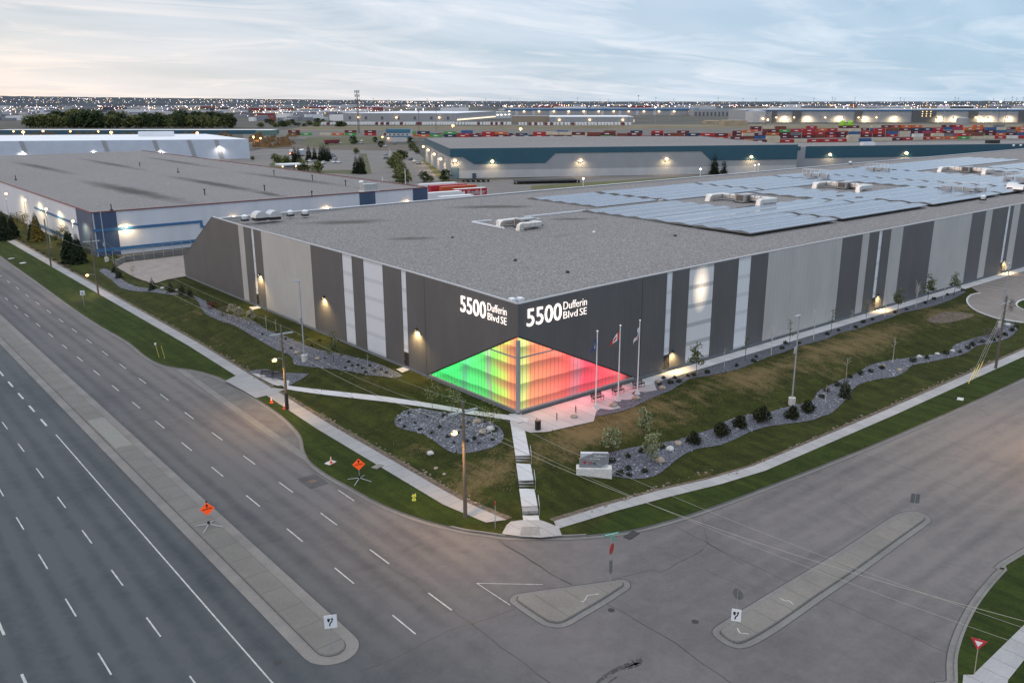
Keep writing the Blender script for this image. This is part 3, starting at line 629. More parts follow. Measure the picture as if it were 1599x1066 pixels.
def translucent(name, e0, e1, est, lit=None):
    """ribbed translucent sheeting, lit a little from inside; shade of beams behind it is painted in as dim bands"""
    g = NT(name); p = g.pos(); x = g.sep(p); s = g.math('ADD', x[0], x[1]); z = x[2]
    rib = g.math('LESS_THAN', g.math('FRACT', g.math('DIVIDE', s, 0.62)), 0.07)
    beam = g.math('LESS_THAN', g.math('ABSOLUTE', g.math('SUBTRACT', g.math('FRACT', g.math('DIVIDE', z, 2.55)), 0.5)), 0.11)  # beam shade put into colour and glow, no beams modelled
    dimv = g.math('SUBTRACT', 1.0, g.math('MULTIPLY', beam, 0.22 if lit is None else 0.5)); dimv = g.math('MULTIPLY', dimv, g.math('SUBTRACT', 1.0, g.math('MULTIPLY', rib, 0.25)))
    g.col(g.mix(dimv, (0.17, 0.19, 0.22), (0.52, 0.55, 0.60))); g.b.inputs['Roughness'].default_value = 0.35
    f = g.noise(g.map(p, (.25, .25, .2)), 1, 3)
    if lit is None: em = g.math('MULTIPLY', dimv, est)
    else:                          # glow of a lamp behind this bay, painted into the emission
        dx = g.math('DIVIDE', g.math('SUBTRACT', s, lit[0]), 1.9); dz = g.math('DIVIDE', g.math('SUBTRACT', z, lit[1]), 3.6)
        r = g.math('SQRT', g.math('ADD', g.math('MULTIPLY', dx, dx), g.math('MULTIPLY', dz, dz))); b = g.math('POWER', g.math('SUBTRACT', 1.0, r, clamp=True), 1.1)
        em = g.math('MULTIPLY', dimv, g.math('MULTIPLY_ADD', b, 1.3, 0.035))
    g.b.inputs['Emission Color'].default_value = (*e0, 1); g.l(em, g.b.inputs['Emission Strength']); g.m.cycles.emission_sampling = 'NONE'; return g.m
M_TRANS = translucent('translucent_sheet', (0.85, 0.88, 1.0), None, 0.05)
M_TRANSLIT = translucent('translucent_sheet_lit', (1.0, 0.80, 0.55), None, 0, (31.6, 11.2))
bld = empty('warehouse', (0, 0, 0.8), 0, 'long charcoal and silver warehouse with gravel roof and glowing glass corner', 'warehouse')
bld.location = (0, 0, 0)
T0, TB = 13.62, 1.22
def top(s):
    P = [(0, 13.62), (10, 13.86), (20, 14.02), (40, 14.22), (66, 14.34), (112, 14.5), (130, 14.55), (900, 14.6)]
    for (a, za), (b, zb) in zip(P[:-1], P[1:]):
        if s <= b: return za + (zb - za) * (s - a) / (b - a)
UEND, VB = 640.0, 87.2
def wp(side, s, z, off):               # point on a wall: s metres from the corner, off metres out of the wall plane
    return (s, -off, z) if side == 'R' else (-off, s, z)
def wall_strip(side, s0, s1, m, z0=TB, z1=None, off=0.12, name='wall_panel', lab=None, parent=bld):
    mb = MB(); A = [wp(side, s0, z0, off), wp(side, s1, z0, off), wp(side, s1, z1 or top(s1), off), wp(side, s0, z1 or top(s0), off)]
    B = [wp(side, s0, z0, -.1), wp(side, s1, z0, -.1), wp(side, s1, z1 or top(s1), -.1), wp(side, s0, z1 or top(s0), -.1)]
    mb.v = A + B; mb.f = [(0, 1, 2, 3), (0, 4, 5, 1), (1, 5, 6, 2), (2, 6, 7, 3), (3, 7, 4, 0)]; mb.m = [0] * 5
    o = mb.build(name, m, parent)
    if lab: o['label'] = lab
    return o
segR = [(24.6, 25.7, 'W'), (25.7, 29.0, 'D'), (29.0, 34.2, 'X'), (34.2, 39.5, 'D'), (39.5, 42.4, 'T'), (42.4, 46.4, 'D'), (46.4, 66.0, 'L'), (66.0, 72.1, 'D'), (72.1, 74.2, 'L'), (74.2, 77.4, 'D'), (77.4, 78.5, 'W'), (78.5, 81.3, 'D'), (81.3, 85.4, 'L'), (85.4, 96.5, 'D'), (96.5, 111.8, 'L'), (111.8, 117.9, 'D'), (117.9, 120.9, 'L'), (120.9, 128.3, 'D'), (128.3, 129.5, 'W'), (129.5, 131.0, 'D'), (131.0, 134.2, 'L'), (134.2, 145, 'D'), (145, 160, 'L'), (160, 170, 'D'), (170, 200, 'L'), (200, 215, 'D'), (215, 260, 'L'), (260, UEND, 'D')]
segL = [(22.3, 23.5, 'W'), (23.5, 28.0, 'D'), (28.0, 33.1, 'T'), (33.1, 36.2, 'D'), (36.2, 39.0, 'T'), (39.0, 48.6, 'D'), (48.6, 66.2, 'L'), (66.2, 69.3, 'D'), (69.3, 70.3, 'W'), (70.3, 73.4, 'D'), (73.4, 75.6, 'L')]
for side, seg in (('R', segR), ('L', segL)):
    for a, b, k in seg:
        if k == 'D': wall_strip(side, a, b, M_DK)
        elif k == 'L': wall_strip(side, a, b, M_LT, lab='pale silver wall panel between charcoal ones')
        elif k == 'T': wall_strip(side, a, b, M_TRANS, off=0.04, name='translucent_window', lab='tall ribbed translucent strip')
        elif k == 'X': wall_strip(side, a, b, M_TRANSLIT, off=0.04, name='translucent_window', lab='tall translucent strip lit from inside')
        else:
            wall_strip(side, a, b, M_TRANS, z0=3.12, off=0.04, name='translucent_window', lab='narrow pale strip above an exit door')
            d = wall_strip(side, a, b, mat('door_black', (0.02, 0.02, 0.022), .4), z1=3.12, off=0.06, name='door')
            if b < 140: 
                hx = b - .15; q = wp(side, hx, 2.1, .09); MB().obox(q, (.02, .02, .08)).build('handle', M_GALV, d)
# corner walls with the triangle cut out of them
def corner_wall(side, s_end, s_tip, apex=9.95):
    mb = MB(); P = [(0, apex), (s_tip, TB), (s_end, TB), (s_end, top(s_end)), (20, top(20)), (10, top(10)), (0, T0)]; n = len(P)
    o = 0.12
    mb.v = [wp(side, s if s else (-.12), z, o) for s, z in P] + [wp(side, s, z, -.35) for s, z in P]
    mb.f = [tuple(range(n))] + [(i, (i + 1) % n, n + (i + 1) % n, n + i) for i in range(n)]; mb.m = [0] * (n + 1)
    return mb.build('wall_panel', M_DK, bld)
cwR = corner_wall('R', 24.6, 19.3); cwL = corner_wall('L', 22.3, 17.9)
for s, sd in ((20.0, 'R'), (18.1, 'L')):
    mb = MB(); mb.v = [wp(sd, s, TB, .135), wp(sd, s + .05, TB, .135), wp(sd, s + .05, top(s) - .05, .135), wp(sd, s, top(s) - .05, .135)]; mb.f = [(0, 1, 2, 3)]; mb.m = [0]
    mb.build('panel_seam', M_DARK, bld)
# raking left end: the wall runs on past the roof and slopes down
mb = MB(); P = [(75.6, TB), (104.9, TB), (104.9, 4.76), (87.3, 14.58), (75.6, top(75.6))]
mb.v = [wp('L', s, z, .12) for s, z in P] + [wp('L', s, z, -.12) for s, z in P]
mb.f = [(0, 1, 2, 3, 4), (9, 8, 7, 6, 5)] + [(i, (i + 1) % 5, 5 + (i + 1) % 5, 5 + i) for i in range(5)]; mb.m = [0] * 7
mb.build('wall_panel', M_DK, bld)['label'] = 'raking charcoal end wall sloping down past the roof'
# coloured glass corner
def glow(name, side):
    g = NT(name); p = g.pos(); x = g.sep(p); s = x[0] if side == 'R' else x[1]; z = x[2]
    rib = g.math('LESS_THAN', g.math('FRACT', g.math('DIVIDE', s, 0.61)), 0.075)
    wz = g.noise(g.map(p, (.22, .22, .35)), 1.0, 3, .5)
    zz = g.math('FRACT', g.math('DIVIDE', g.math('SUBTRACT', z, g.math('MULTIPLY_ADD', wz, 0.5, -0.15)), 2.13))
    # each storey is brightest just above its beam and fades upward
    b = g.ramp(zz, [(0.0, .42), (0.09, 1.0), (0.45, .85), (0.85, .50), (1.0, .42)])
    sn = g.math('DIVIDE', s, 18.0)
    if side == 'L':
        c = g.ramp(g.math('ADD', sn, g.math('MULTIPLY', g.math('SUBTRACT', wz, .5), .10)), [(0.0, (1.0, .26, .12)), (0.06, (1.0, .36, .12)), (0.13, (.62, .85, .12)), (0.25, (.22, .95, .12)), (0.29, (.38, .42, .28)), (0.34, (.12, .85, .16)), (0.5, (.08, .92, .20)), (0.565, (.10, .50, .22)), (0.62, (.05, .90, .17)), (0.85, (.03, .80, .14)), (1.0, (.05, .6, .2))])
        up = (1.0, .28, .14); m = g.math('MULTIPLY', g.ramp(sn, [(0.0, 1.0), (0.22, .55), (0.28, 0.0)]), g.ramp(zz, [(0.0, .25), (.35, 0.0), (.8, .9), (1.0, .6)])); c = g.mix(m, c, up)
    else:
        c = g.ramp(g.math('ADD', sn, g.math('MULTIPLY', g.math('SUBTRACT', wz, .5), .12)), [(0.0, (.55, .85, .25)), (0.06, (.80, .78, .22)), (0.11, (1.0, .33, .14)), (0.3, (1.0, .20, .13)), (0.42, (1.0, .12, .10)), (0.50, (.62, .18, .22)), (0.58, (.98, .06, .10)), (0.8, (1.0, .08, .10)), (1.0, (.95, .14, .14))])
    # emission rises towards the raking head of the glass
    tip = 17.9 if side == 'L' else 19.3
    d = g.math('SUBTRACT', g.math('SUBTRACT', 9.95, g.math('MULTIPLY', s, (9.95 - TB) / tip)), z)
    edge = g.ramp(g.math('DIVIDE', d, 1.0), [(0.0, 1.0), (0.45, .7), (1.0, 0.0)])
    e = g.math('MULTIPLY', g.math('MULTIPLY_ADD', edge, 0.45, b), g.math('SUBTRACT', 1.0, g.math('MULTIPLY', rib, 0.15)))
    e = g.math('MULTIPLY', e, g.ramp(s if False else sn, [(0.0, .55), (0.03, .9), (0.5, 1.0), (0.93, .95), (1.0, .1)]))
    g.l(c, g.b.inputs['Emission Color']); g.l(g.math('MULTIPLY', e, 1.25), g.b.inputs['Emission Strength']); g.b.inputs['Base Color'].default_value = (.06, .06, .07, 1); g.b.inputs['Specular IOR Level'].default_value = .25; g.b.inputs['Roughness'].default_value = .25; g.m.cycles.emission_sampling = 'FRONT_BACK'
    return g.m
MGL, MGR = glow('glow_green_glass', 'L'), glow('glow_red_glass', 'R')
M_MUL = mat('mullion_grey', (0.33, 0.34, 0.34), .4, .3)
for sd, tip, gm in (('R', 19.3, MGR), ('L', 17.9, MGL)):
    mb = MB(); P = [(0.0, TB), (tip - .15, TB), (0.0, 9.92)]
    mb.v = [wp(sd, s, z, -0.02) for s, z in P]; mb.f = [(0, 1, 2)]; mb.m = [0]
    gl = mb.build('glass_wall', gm, bld); gl['label'] = 'translucent corner glass glowing ' + ('red and orange' if sd == 'R' else 'green')
    slope = (9.92 - TB) / tip
    k = 0; s = .61
    while s < tip - .5:
        z1 = 9.92 - slope * s; a = wp(sd, s - .014, 0, .02); b = wp(sd, s + .014, 0, .04)
        mm = MB().box(min(a[0], b[0]), max(a[0], b[0]), min(a[1], b[1]), max(a[1], b[1]), TB, z1); s += .61; mm.build('glazing_bar', mat('glazing_bar_grey', (.24, .22, .22), .5), gl)
    bm_ = MB()
    for z, t in ((7.52, .16), (TB + .1, .2)):
        s1 = (9.92 - z) / slope; a = wp(sd, .2, 0, .06); b = wp(sd, s1 - .1, 0, .17)
        bm_.box(min(a[0], b[0]), max(a[0], b[0]), min(a[1], b[1]), max(a[1], b[1]), z - t / 2, z + t / 2)
    bm_.build('mullion', M_MUL, bld)
    # head flashing along the raking edge
    hf = MB(); q = [wp(sd, 0, 9.95, .14), wp(sd, tip, TB, .14), wp(sd, tip + .25, TB, .14), wp(sd, 0, 10.08, .14)]; hf.poly(q); hf.build('head_flashing', M_DARK, bld)
MB().hexa([(-.16, -.16), (.22, -.16), (.22, .0), (.0, .0), (.0, .22), (-.16, .22)], TB - .1, 9.55).build('corner_post', M_MUL, bld)
# added unseen spots stand in for the coloured spill of the glass
for sd, s_, z_, col_, en_ in (('R', 2.5, 3.6, (1, .50, .30), 420), ('R', 6.0, 3.2, (1, .28, .22), 620), ('R', 9.5, 2.8, (1, .20, .24), 620), ('R', 13.0, 2.4, (1, .20, .26), 460), ('R', 16.0, 2.0, (1, .22, .24), 200), ('L', 5, 3.2, (.5, 1, .25), 70), ('L', 11, 2.6, (.2, 1, .3), 70)):
    l = bpy.data.lights.new('added_glass_spill', 'SPOT'); l.energy = en_; l.color = col_; l.spot_size = R(160); l.spot_blend = 1; l.shadow_soft_size = 1.2
    o = link('added_glass_spill', l, bld, wp(sd, s_, z_, .5)); o.rotation_euler = Vector((0, -1, -1.1) if sd == 'R' else (-1, 0, -1.1)).to_track_quat('-Z', 'Y').to_euler()
# foundation
mb = MB(); mb.box(-.02, UEND, -.02, .5, -.6, TB); mb.box(-.02, .5, .5, 104.8, -.6, TB); mb.build('foundation', M_FND, bld)
mb = MB(); mb.box(0.5, 104, -.32, -.05, .5, 1.02); mb.v = [(-.5 if False else x, y, z) for x, y, z in mb.v]
# roof
ZRF = 14.05
def roof_mat(name, stains, c_dark=(0.062, 0.058, 0.056)):
    src = M_ROOFG; m = src.copy(); m.name = name; MC[name] = m; t = m.node_tree; b = t.nodes['Principled BSDF']; lk = b.inputs['Base Color'].links[0]; cur = lk.from_socket
    g = NT.__new__(NT); g.m = m; g.t = t; g.b = b; p = g.pos(); nz = g.noise(p, .09, 6, .7, 1.0); n2 = g.noise(p, .5, 4); big = g.noise(p, .018, 5)
    cur = g.mix(g.math('MULTIPLY_ADD', big, 1.6, -.45, clamp=True), cur, g.mix(0.35, cur, (0.10, 0.098, 0.10)))
    for (x, y, rx, ry, ang, st) in stains:
        q = g.sep(g.map(g.map(p, loc=(-x, -y, 0)), rot=(0, 0, -ang)))
        d = g.math('SQRT', g.math('ADD', g.math('POWER', g.math('ABSOLUTE', g.math('DIVIDE', q[0], rx)), 2.0), g.math('POWER', g.math('ABSOLUTE', g.math('DIVIDE', q[1], ry)), 2.0)))
        d = g.math('ADD', d, g.math('MULTIPLY_ADD', n2, .9, -.45)); d = g.math('ADD', d, g.math('MULTIPLY_ADD', nz, 1.0, -.5))
        cur = g.mix(g.math('MULTIPLY', g.math('SUBTRACT', 1.15, d, clamp=True), st, clamp=True), cur, c_dark)
    g.col(cur); return m
def rs(px, py, rx, ry, ang=0, st=.8): q = W(px, py, ZRF); return (q.x, q.y, rx, ry, ang, st)
M_ROOF = roof_mat('main_roof_ballast', [rs(540, 344, 9, 2.8, R(-35), 1.2), rs(645, 369, 5, 1.8, R(-35), 1.0), rs(774, 323, 9, 2.8, R(-35), 1.3), rs(893, 342, 5, 1.7, R(-35), 1.1), rs(1053, 364, 2, .7, 0, .5), rs(880, 367, 3, .8, 0, .4)])
cut = MB(); cut.poly([(.2, .2, 13.62), (UEND, .2, 14.05), (UEND, VB, 14.1), (.2, VB, 14.1)])
patch('roof', [(0, 0), (UEND, 0), (UEND, VB), (0, VB)], M_ROOF, cell=10, zf=lambda x, y: min(top(max(x, 0)), top(max(y, 0))) - .28 if min(x, y) < 30 else ZRF, kind=None).parent = bld
mb = MB(); mb.box(0.1, UEND, VB, VB + .25, 1, 14.2); mb.box(UEND, UEND + .25, 0, VB, 1, 14.6); mb.build('rear_wall', M_LT, bld)
# parapet caps, white metal
def cap(pts, w=.5):
    mb = MB()
    for a, b in zip(pts[:-1], pts[1:]):
        a = Vector(a); b = Vector(b); d = (b - a).normalized(); l = Vector((-d.y, d.x, 0)).normalized() * w / 2; n = len(mb.v)
        for p in (a - l, a + l, b + l, b - l): mb.v.append(tuple(p + Vector((0, 0, .0))))
        for p in (a - l, a + l, b + l, b - l): mb.v.append(tuple(p + Vector((0, 0, .12))))
        for f in ((4, 5, 6, 7), (0, 1, 5, 4), (1, 2, 6, 5), (2, 3, 7, 6), (3, 0, 4, 7)): mb.f.append(tuple(n + i for i in f)); mb.m.append(0)
    return mb
stp = [0, 10, 20, 24.6]; extra = {24.6: .0, 29.0: .0}
cr_ = [(-.0, .03, T0 + .02)] + [(s, .03, top(s) + .02) for s in (10, 20, 40, 66, 112, 130, UEND)]
cl_ = [(.03, 0, T0 + .02)] + [(.03, s, top(s) + .02) for s in (10, 20, 40, 66, 75.6)] + [(.03, 87.3, 14.6)]
M_CAP = mat('parapet_metal', (.36, .37, .39), .5, .2)
cap(cr_, .34).build('parapet_cap', M_CAP, bld); cap(cl_, .34).build('parapet_cap', M_CAP, bld)
cap([(.1, VB + .1, 14.25), (UEND, VB + .1, 14.25)], .45).build('parapet_cap', M_TR, bld)
cap([(.0, 87.3, 14.6), (.0, 104.95, 4.78), (0, 104.95, 1.3)], .32).build('raking_cap', mat('cap_dark', (.12, .12, .13), .5), bld)
mb = MB(); c = W(817, 470, 13.7)
for dx, dy, h in ((0.4, 1.4, .25), (1.2, .9, .3), (1.6, 1.6, .18), (.9, 2.2, .12)): mb.obox((dx, dy, 13.75), (.3, .25, h))
mb.build('corner_flashing', M_TR, bld)
# address signs in lit channel letters
def text_mesh(txt, bold=0.0, shear=0.0, ext=.04, spacing=1.0):
    cu = bpy.data.curves.new('t', 'FONT'); cu.body = txt; cu.offset = bold; cu.shear = shear; cu.extrude = ext; cu.resolution_u = 3; cu.space_character = spacing
    ob = bpy.data.objects.new('t', cu); COL.objects.link(ob); bpy.context.view_layer.update()
    me = bpy.data.meshes.new_from_object(ob.evaluated_get(bpy.context.evaluated_depsgraph_get())); bpy.data.objects.remove(ob); bpy.data.curves.remove(cu); return me
def fit_text(name, txt, side, s0, s1, z0, z1, m, parent, off=.16, bold=0.0, shear=0.0, ref=None, thick=.05):
    me = text_mesh(txt, bold, shear); xs = [v.co.x for v in me.vertices]; ys = [v.co.y for v in me.vertices]; zs_ = [v.co.z for v in me.vertices]
    x0, x1, y0, y1, a0, a1 = min(xs), max(xs), min(ys), max(ys), min(zs_), max(zs_)
    for v in me.vertices:
        fx = (v.co.x - x0) / (x1 - x0); fy = (v.co.y - y0) / (y1 - y0); fz = (v.co.z - a0) / (a1 - a0 + 1e-9)
        s = s0 + (s1 - s0) * fx if side == 'R' else s1 + (s0 - s1) * fx
        v.co = wp(side, s, z0 + (z1 - z0) * fy, off + thick * fz)
    me.materials.clear(); me.materials.append(m); o = link(name, me, parent); return o
M_SIGN = mat('lit_letters', (.9, .85, .8), .5, emit=(1.0, .87, .78), estr=1.5)
M_SIGN2 = mat('lit_small_letters', (.9, .85, .8), .5, emit=(1.0, .86, .78), estr=.95)
M_HALO = mat('letter_sides', (.6, .4, .3), .5, emit=(1.0, .55, .35), estr=.8)
for sd, n0, n1, w0, w1, zz in (('R', 1.15, 6.35, 6.65, 10.35, (10.93, 12.95)), ('L', 5.5, 10.4, 1.75, 5.15, (10.97, 12.95))):
    sg = fit_text('address_sign', '5500', sd, n0, n1, zz[0], zz[1], M_SIGN, bld, bold=.006); sg['label'] = 'lit white numerals reading 5500 with the street name'
    fit_text('street_name', 'Dufferin', sd, w0, w1, 12.05, 12.95, M_SIGN2, sg, bold=-.012); wm = (w0 + (w1 - w0) * .60, w0 + (w1 - w0) * .70); fit_text('street_name', 'Blvd', sd, *((w0, wm[0]) if sd == 'R' else (w1 - (w1 - w0) * .60, w1)), 10.98, 11.8, M_SIGN2, sg, bold=-.012); fit_text('street_name', 'SE', sd, *((wm[1], w1) if sd == 'R' else (w0, w1 - (w1 - w0) * .70)), 10.98, 11.8, M_SIGN2, sg, bold=-.012)
# wall lights
M_LAMP = mat('lamp_warm', (1, .8, .5), .5, emit=(1.0, .72, .38), estr=14)
def wall_light(side, s, z, pw_=70, parent=bld, off=.12, col=(1, .66, .27)):
    f = MB(); q = wp(side, s, z, off + .16); f.obox(q, (.22, .17, .05) if side == 'R' else (.17, .22, .05)); f.obox(wp(side, s, z + .09, off + .06), (.12, .06, .08)); o = f.build('wall_light', M_DARK, parent)
    g = MB(); g.obox(wp(side, s, z - .06, off + .18), (.13, .1, .012)); g.build('lamp', M_LAMP, o)
    l = bpy.data.lights.new('wall_lamp', 'SPOT'); l.energy = pw_; l.color = col; l.spot_size = R(135); l.spot_blend = .9; l.shadow_soft_size = .12
    lo = link('wall_lamp', l, o, wp(side, s, z - .1, off + .5)); t = Vector((0, .12, -1)) if side == 'R' else Vector((.12, 0, -1)); lo.rotation_euler = t.to_track_quat('-Z', 'Y').to_euler()
for s in (20.0, 45.0, 67.8): wall_light('L', s, 6.85, 2300)
for s in (26.25, 79.2, 130.1): wall_light('R', s, 3.4, 1300)
# ------------------------------------------------------------------ rooftop
def rooftop_z(u, v): return ZRF if min(u, v) > 30 else min(top(max(u, 0)), top(max(v, 0))) - .28
M_CAB = mat('cabinet_grey', (.34, .36, .38), .5, .2, var=.1, vscale=1); M_DUCT = mat('foil_duct', (.62, .60, .58), .32, .75, var=.22, vscale=2.5, bump=.5, bscale=3)
M_GRILL = mat('grille_brown', (.12, .10, .09), .7)
def hvac(name, label, cu, cv, big=1.0, sc=.85):
    e = empty(name, (cu, cv, ZRF), 0, label, 'air handler', 'air handling units on the warehouse roof'); e.scale = (sc, sc, sc)
    f = MB(); f.box(-2.6, 2.2, -1.3, 1.3, .25, 2.1); f.box(2.2, 4.2, -1.1, 1.1, .25, 1.7); f.build('cabinet', M_CAB, e)
    f = MB(); f.box(-2.66, -2.6, -1.05, 1.05, .5, 1.9); f.box(-1.6, 1.2, -1.36, -1.3, .5, 1.8); f.build('grille', M_GRILL, e)
    f = MB(); f.box(-2.8, 4.3, -1.4, 1.4, 0, .25); f.build('plinth', M_DARK, e)
    for sy, L_ in ((1, 5.5 * big), (-1, 5.5 * big)):
        f = MB(); y0 = sy * 1.3
        f.box(-.6 - .2 * sy, 1.0 - .2 * sy, min(y0, y0 + sy * L_), max(y0, y0 + sy * L_), .45, 1.75)
        ye = y0 + sy * L_
        for k in range(6):            # elbow bending back along the roof and down
            a0 = k / 6 * math.pi / 2; a1 = (k + 1) / 6 * math.pi / 2; r0, r1 = .5, 1.8; cx_, cz_ = 1.0 - .2 * sy, .45
        f.box(-4.6, 1.0 - .2 * sy, min(ye, ye + sy * 1.6), max(ye, ye + sy * 1.6), .45, 1.75)
        f.v += [(-4.6, ye, .45), (-4.6, ye + sy * 1.6, .45), (-4.6, ye, 1.75), (-4.6, ye + sy * 1.6, 1.75), (-5.5, ye, 1.35), (-5.5, ye + sy * 1.6, 1.35), (-5.9, ye, .0), (-5.9, ye + sy * 1.6, .0), (-4.6, ye, 0), (-4.6, ye + sy * 1.6, 0)]
        b_ = len(f.v) - 10
        for q in ((2, 3, 5, 4), (4, 5, 7, 6), (0, 2, 4, 6, 8), (1, 3, 5, 7, 9)): f.f.append(tuple(b_ + i for i in q)); f.m.append(0)
        me = f.build('duct', M_DUCT, e)
        md_ = me.modifiers.new('b', 'BEVEL'); md_.width = .22; md_.segments = 2; md_.limit_method = 'ANGLE'
        for yy in ((y0 + sy * 1.0,) if L_ < 3 else (y0 + sy * 1.5, y0 + sy * 3.2)):
            bn = MB().box(-.68 - .2 * sy, 1.08 - .2 * sy, yy - .05, yy + .05, .38, 1.83); bn.build('duct_band', M_CAB, me)
    return e
hvac('air_handler', 'air handler with silver ducts standing alone on open gravel, nearest the glowing corner', W(822, 354, ZRF).x, W(822, 354, ZRF).y, .3, .72)
hvac('air_handler', 'air handler with long silver ducts in the gravel gap left in the solar panels', 98.5, 41.5, 1.0)
hvac('air_handler', 'air handler in the middle of the solar field with ducts on both sides', 141.5, 43.0, .85)
hvac('air_handler', 'farthest air handler with ducts, near the back edge of the solar field', 216, 46, 1.0)
mb = MB()
def stripbox(a, b, w, z0, z1, m=0):
    d = (Vector(b) - Vector(a)).normalized(); l = Vector((-d.y, d.x, 0)) * w / 2; A = Vector(a); B = Vector(b)
    mb.hexa([tuple(q)[:2] for q in (A - l, B - l, B + l, A + l)], z0, z1, m); mb.build('conduit', M_TR, bld); mb.__init__()
P = [W(738, 348, ZRF), W(768, 345, ZRF), W(800, 357, ZRF)]
stripbox(W(738, 348, ZRF), W(768, 345.5, ZRF), .3, ZRF + .05, ZRF + .3); stripbox(W(738, 348, ZRF), W(788, 358, ZRF), .3, ZRF + .05, ZRF + .3); stripbox(W(820, 340, ZRF), W(914, 330, ZRF), .3, ZRF + .05, ZRF + .3); stripbox(W(1030, 313.5, ZRF), W(1120, 304, ZRF), .3, ZRF + .05, ZRF + .3)
def fan(px, py, label, kind=0):
    q = W(px, py, ZRF); e = empty('exhaust_fan', (q.x, q.y, q.z), 0, label, 'roof fan', 'small fans and hoods on the warehouse roof')
    if kind == 0:      # round-backed intake hood
        f = MB(); f.box(-1.0, 1.0, -1.0, 1.0, 0, .45); f.build('curb', M_DARK, e)
        f = MB(); k = 7
        for i in range(k): 
            a = math.pi * i / (k - 1); f.v += [(-1.25 * math.cos(a), -1.15, .55 + 1.15 * math.sin(a)), (-1.25 * math.cos(a), 1.15, .55 + 1.15 * math.sin(a))]
        for i in range(k - 1): f.f.append((2 * i, 2 * i + 1, 2 * i + 3, 2 * i + 2)); f.m.append(0)
        f.f.append(tuple(range(0, 2 * k, 2))); f.m.append(0); f.f.append(tuple(range(1, 2 * k, 2))); f.m.append(0); f.build('hood', mat('galvanised_hood', (.55, .56, .57), .3, .6), e)
    else:
        f = MB(); f.box(-.55, .55, -.55, .55, 0, .35); f.build('curb', M_DARK, e)
        f = MB(); f.tube((0, 0, .35), (0, 0, .8), .45, .5, 10); f.tube((0, 0, .85), (0, 0, 1.15), .62, .25, 10); f.build('hood', M_TR, e)
fan(406, 344, 'left one of the two big round-backed hoods by the roof edge'); fan(428, 342.5, 'right one of the two big round-backed hoods by the roof edge')
fan(383, 345, 'small white mushroom fan nearest the raking end of the roof', 1); fan(454, 337.5, 'small white mushroom fan right of the two big hoods', 1); fan(477, 337, 'small mushroom fan with dark feet, farthest right of the row', 1)
fan(1535, 313, 'white mushroom fan alone on the gravel in front of the solar field', 1); fan(1582, 296, 'round-backed hood at the picture edge, left of its pair'); fan(1592, 299, 'round-backed hood at the picture edge, right of its pair')
fan(1583, 229.8, 'white fan on the far back edge of the roof, left one', 1); fan(1594, 229.5, 'white fan on the far back edge of the roof, right one', 1); fan(1328, 257, 'white fan at the back edge behind the solar field', 1)
def rack(px, py, label):
    q = W(px, py, ZRF); e = empty('condenser_rack', (q.x, q.y, q.z), 0, label, 'condenser', 'condenser racks among the solar panels')
    e.scale = (.72, .72, .8); f = MB(); f.box(-1.1, 1.1, -1.4, 1.4, .5, 1.5); f.build('condenser', M_CAB, e)
    f = MB()
    for x in (-1.4, 1.4):
        for y in (-1.7, 1.7): f.tube((x, y, 0), (x, y, 2.9), .07, k=4)
    for y in (-1.7, 1.7): f.tube((-1.4, y, 2.9), (1.4, y, 2.9), .07, k=4)
    for x in (-1.4, 1.4): f.tube((x, -1.7, 2.9), (x, 1.7, 2.9), .07, k=4)
    f.build('frame', M_TR, e)
for i, (x, y) in enumerate(((1479, 298), (1498, 299.5), (1514, 301), (1531, 301))): rack(x, y, ['leftmost', 'second', 'third', 'rightmost'][i] + ' rack of the near row of four condensers')
for i, (x, y) in enumerate(((1262, 277), (1275, 278), (1288, 279))): rack(x, y, ['left', 'middle', 'right'][i] + ' rack of the three behind the middle air handler')
for i, (x, y) in enumerate(((1360, 267.5), (1372, 268), (1383, 268.5))): rack(x, y, ['left', 'middle', 'right'][i] + ' rack of the far row of three condensers')
for i, (x, y) in enumerate(((1575, 283), (1594, 284))): rack(x, y, ['left', 'right'][i] + ' rack of the pair at the right edge of the picture')
# small roof drains and vents
for i, (x, y) in enumerate(((805, 403), (887, 420), (707, 369), (1055, 366), (1265, 381), (928, 363))):
    q = W(x, y, ZRF); f = MB(); f.tube((0, 0, 0), (0, 0, .25), .28, .2, 8); o = f.build('roof_drain', M_DARK if i != 5 else M_TR, None, (q.x, q.y, rooftop_z(q.x, q.y)))
    tag(o, ['dark drain on open gravel above the street sign', 'dark drain on the gravel right of the street number', 'dark drain by a stain left of the nearest air handler', 'dark drain in front of the solar field', 'dark drain by the right parapet', 'pale drain left of the solar field front corner'][i], 'roof drain', 'drains on the warehouse roof')
# solar field: blocks of low east-west tents
def solar_mat():
    g = NT('solar_glass'); p = g.pos(); x = g.sep(p)
    a = g.math('LESS_THAN', g.math('FRACT', g.math('DIVIDE', x[0], 1.05)), 0.06); b = g.math('LESS_THAN', g.math('FRACT', g.math('DIVIDE', x[1], 2.2)), 0.035)
    f = g.math('MAXIMUM', a, b); nz = g.noise(g.map(p, (.35, .35, .35)), 1, 2)
    g.col(g.mix(f, g.ramp(nz, [(.3, (.05, .068, .11)), (.7, (.085, .11, .165))]), (.46, .50, .55)))
    g.l(g.math('MULTIPLY_ADD', f, .3, .10), g.b.inputs['Roughness']); g.b.inputs['Specular IOR Level'].default_value = .6
    g.b.inputs['Coat Weight'].default_value = 0.25; g.b.inputs['Coat Roughness'].default_value = .08; return g.m
M_SOL = solar_mat(); M_ROWF = mat('row_frame', (.14, .145, .15), .6)
blocks = []
def add_block(u0, u1, v0, v1, lab): blocks.append((u0, u1, v0, v1, lab))
PV = 4.4
add_block(60.2, 86.6, 12.8, 25.0, 'front left block of the solar field, with the sharp corner nearest the street')
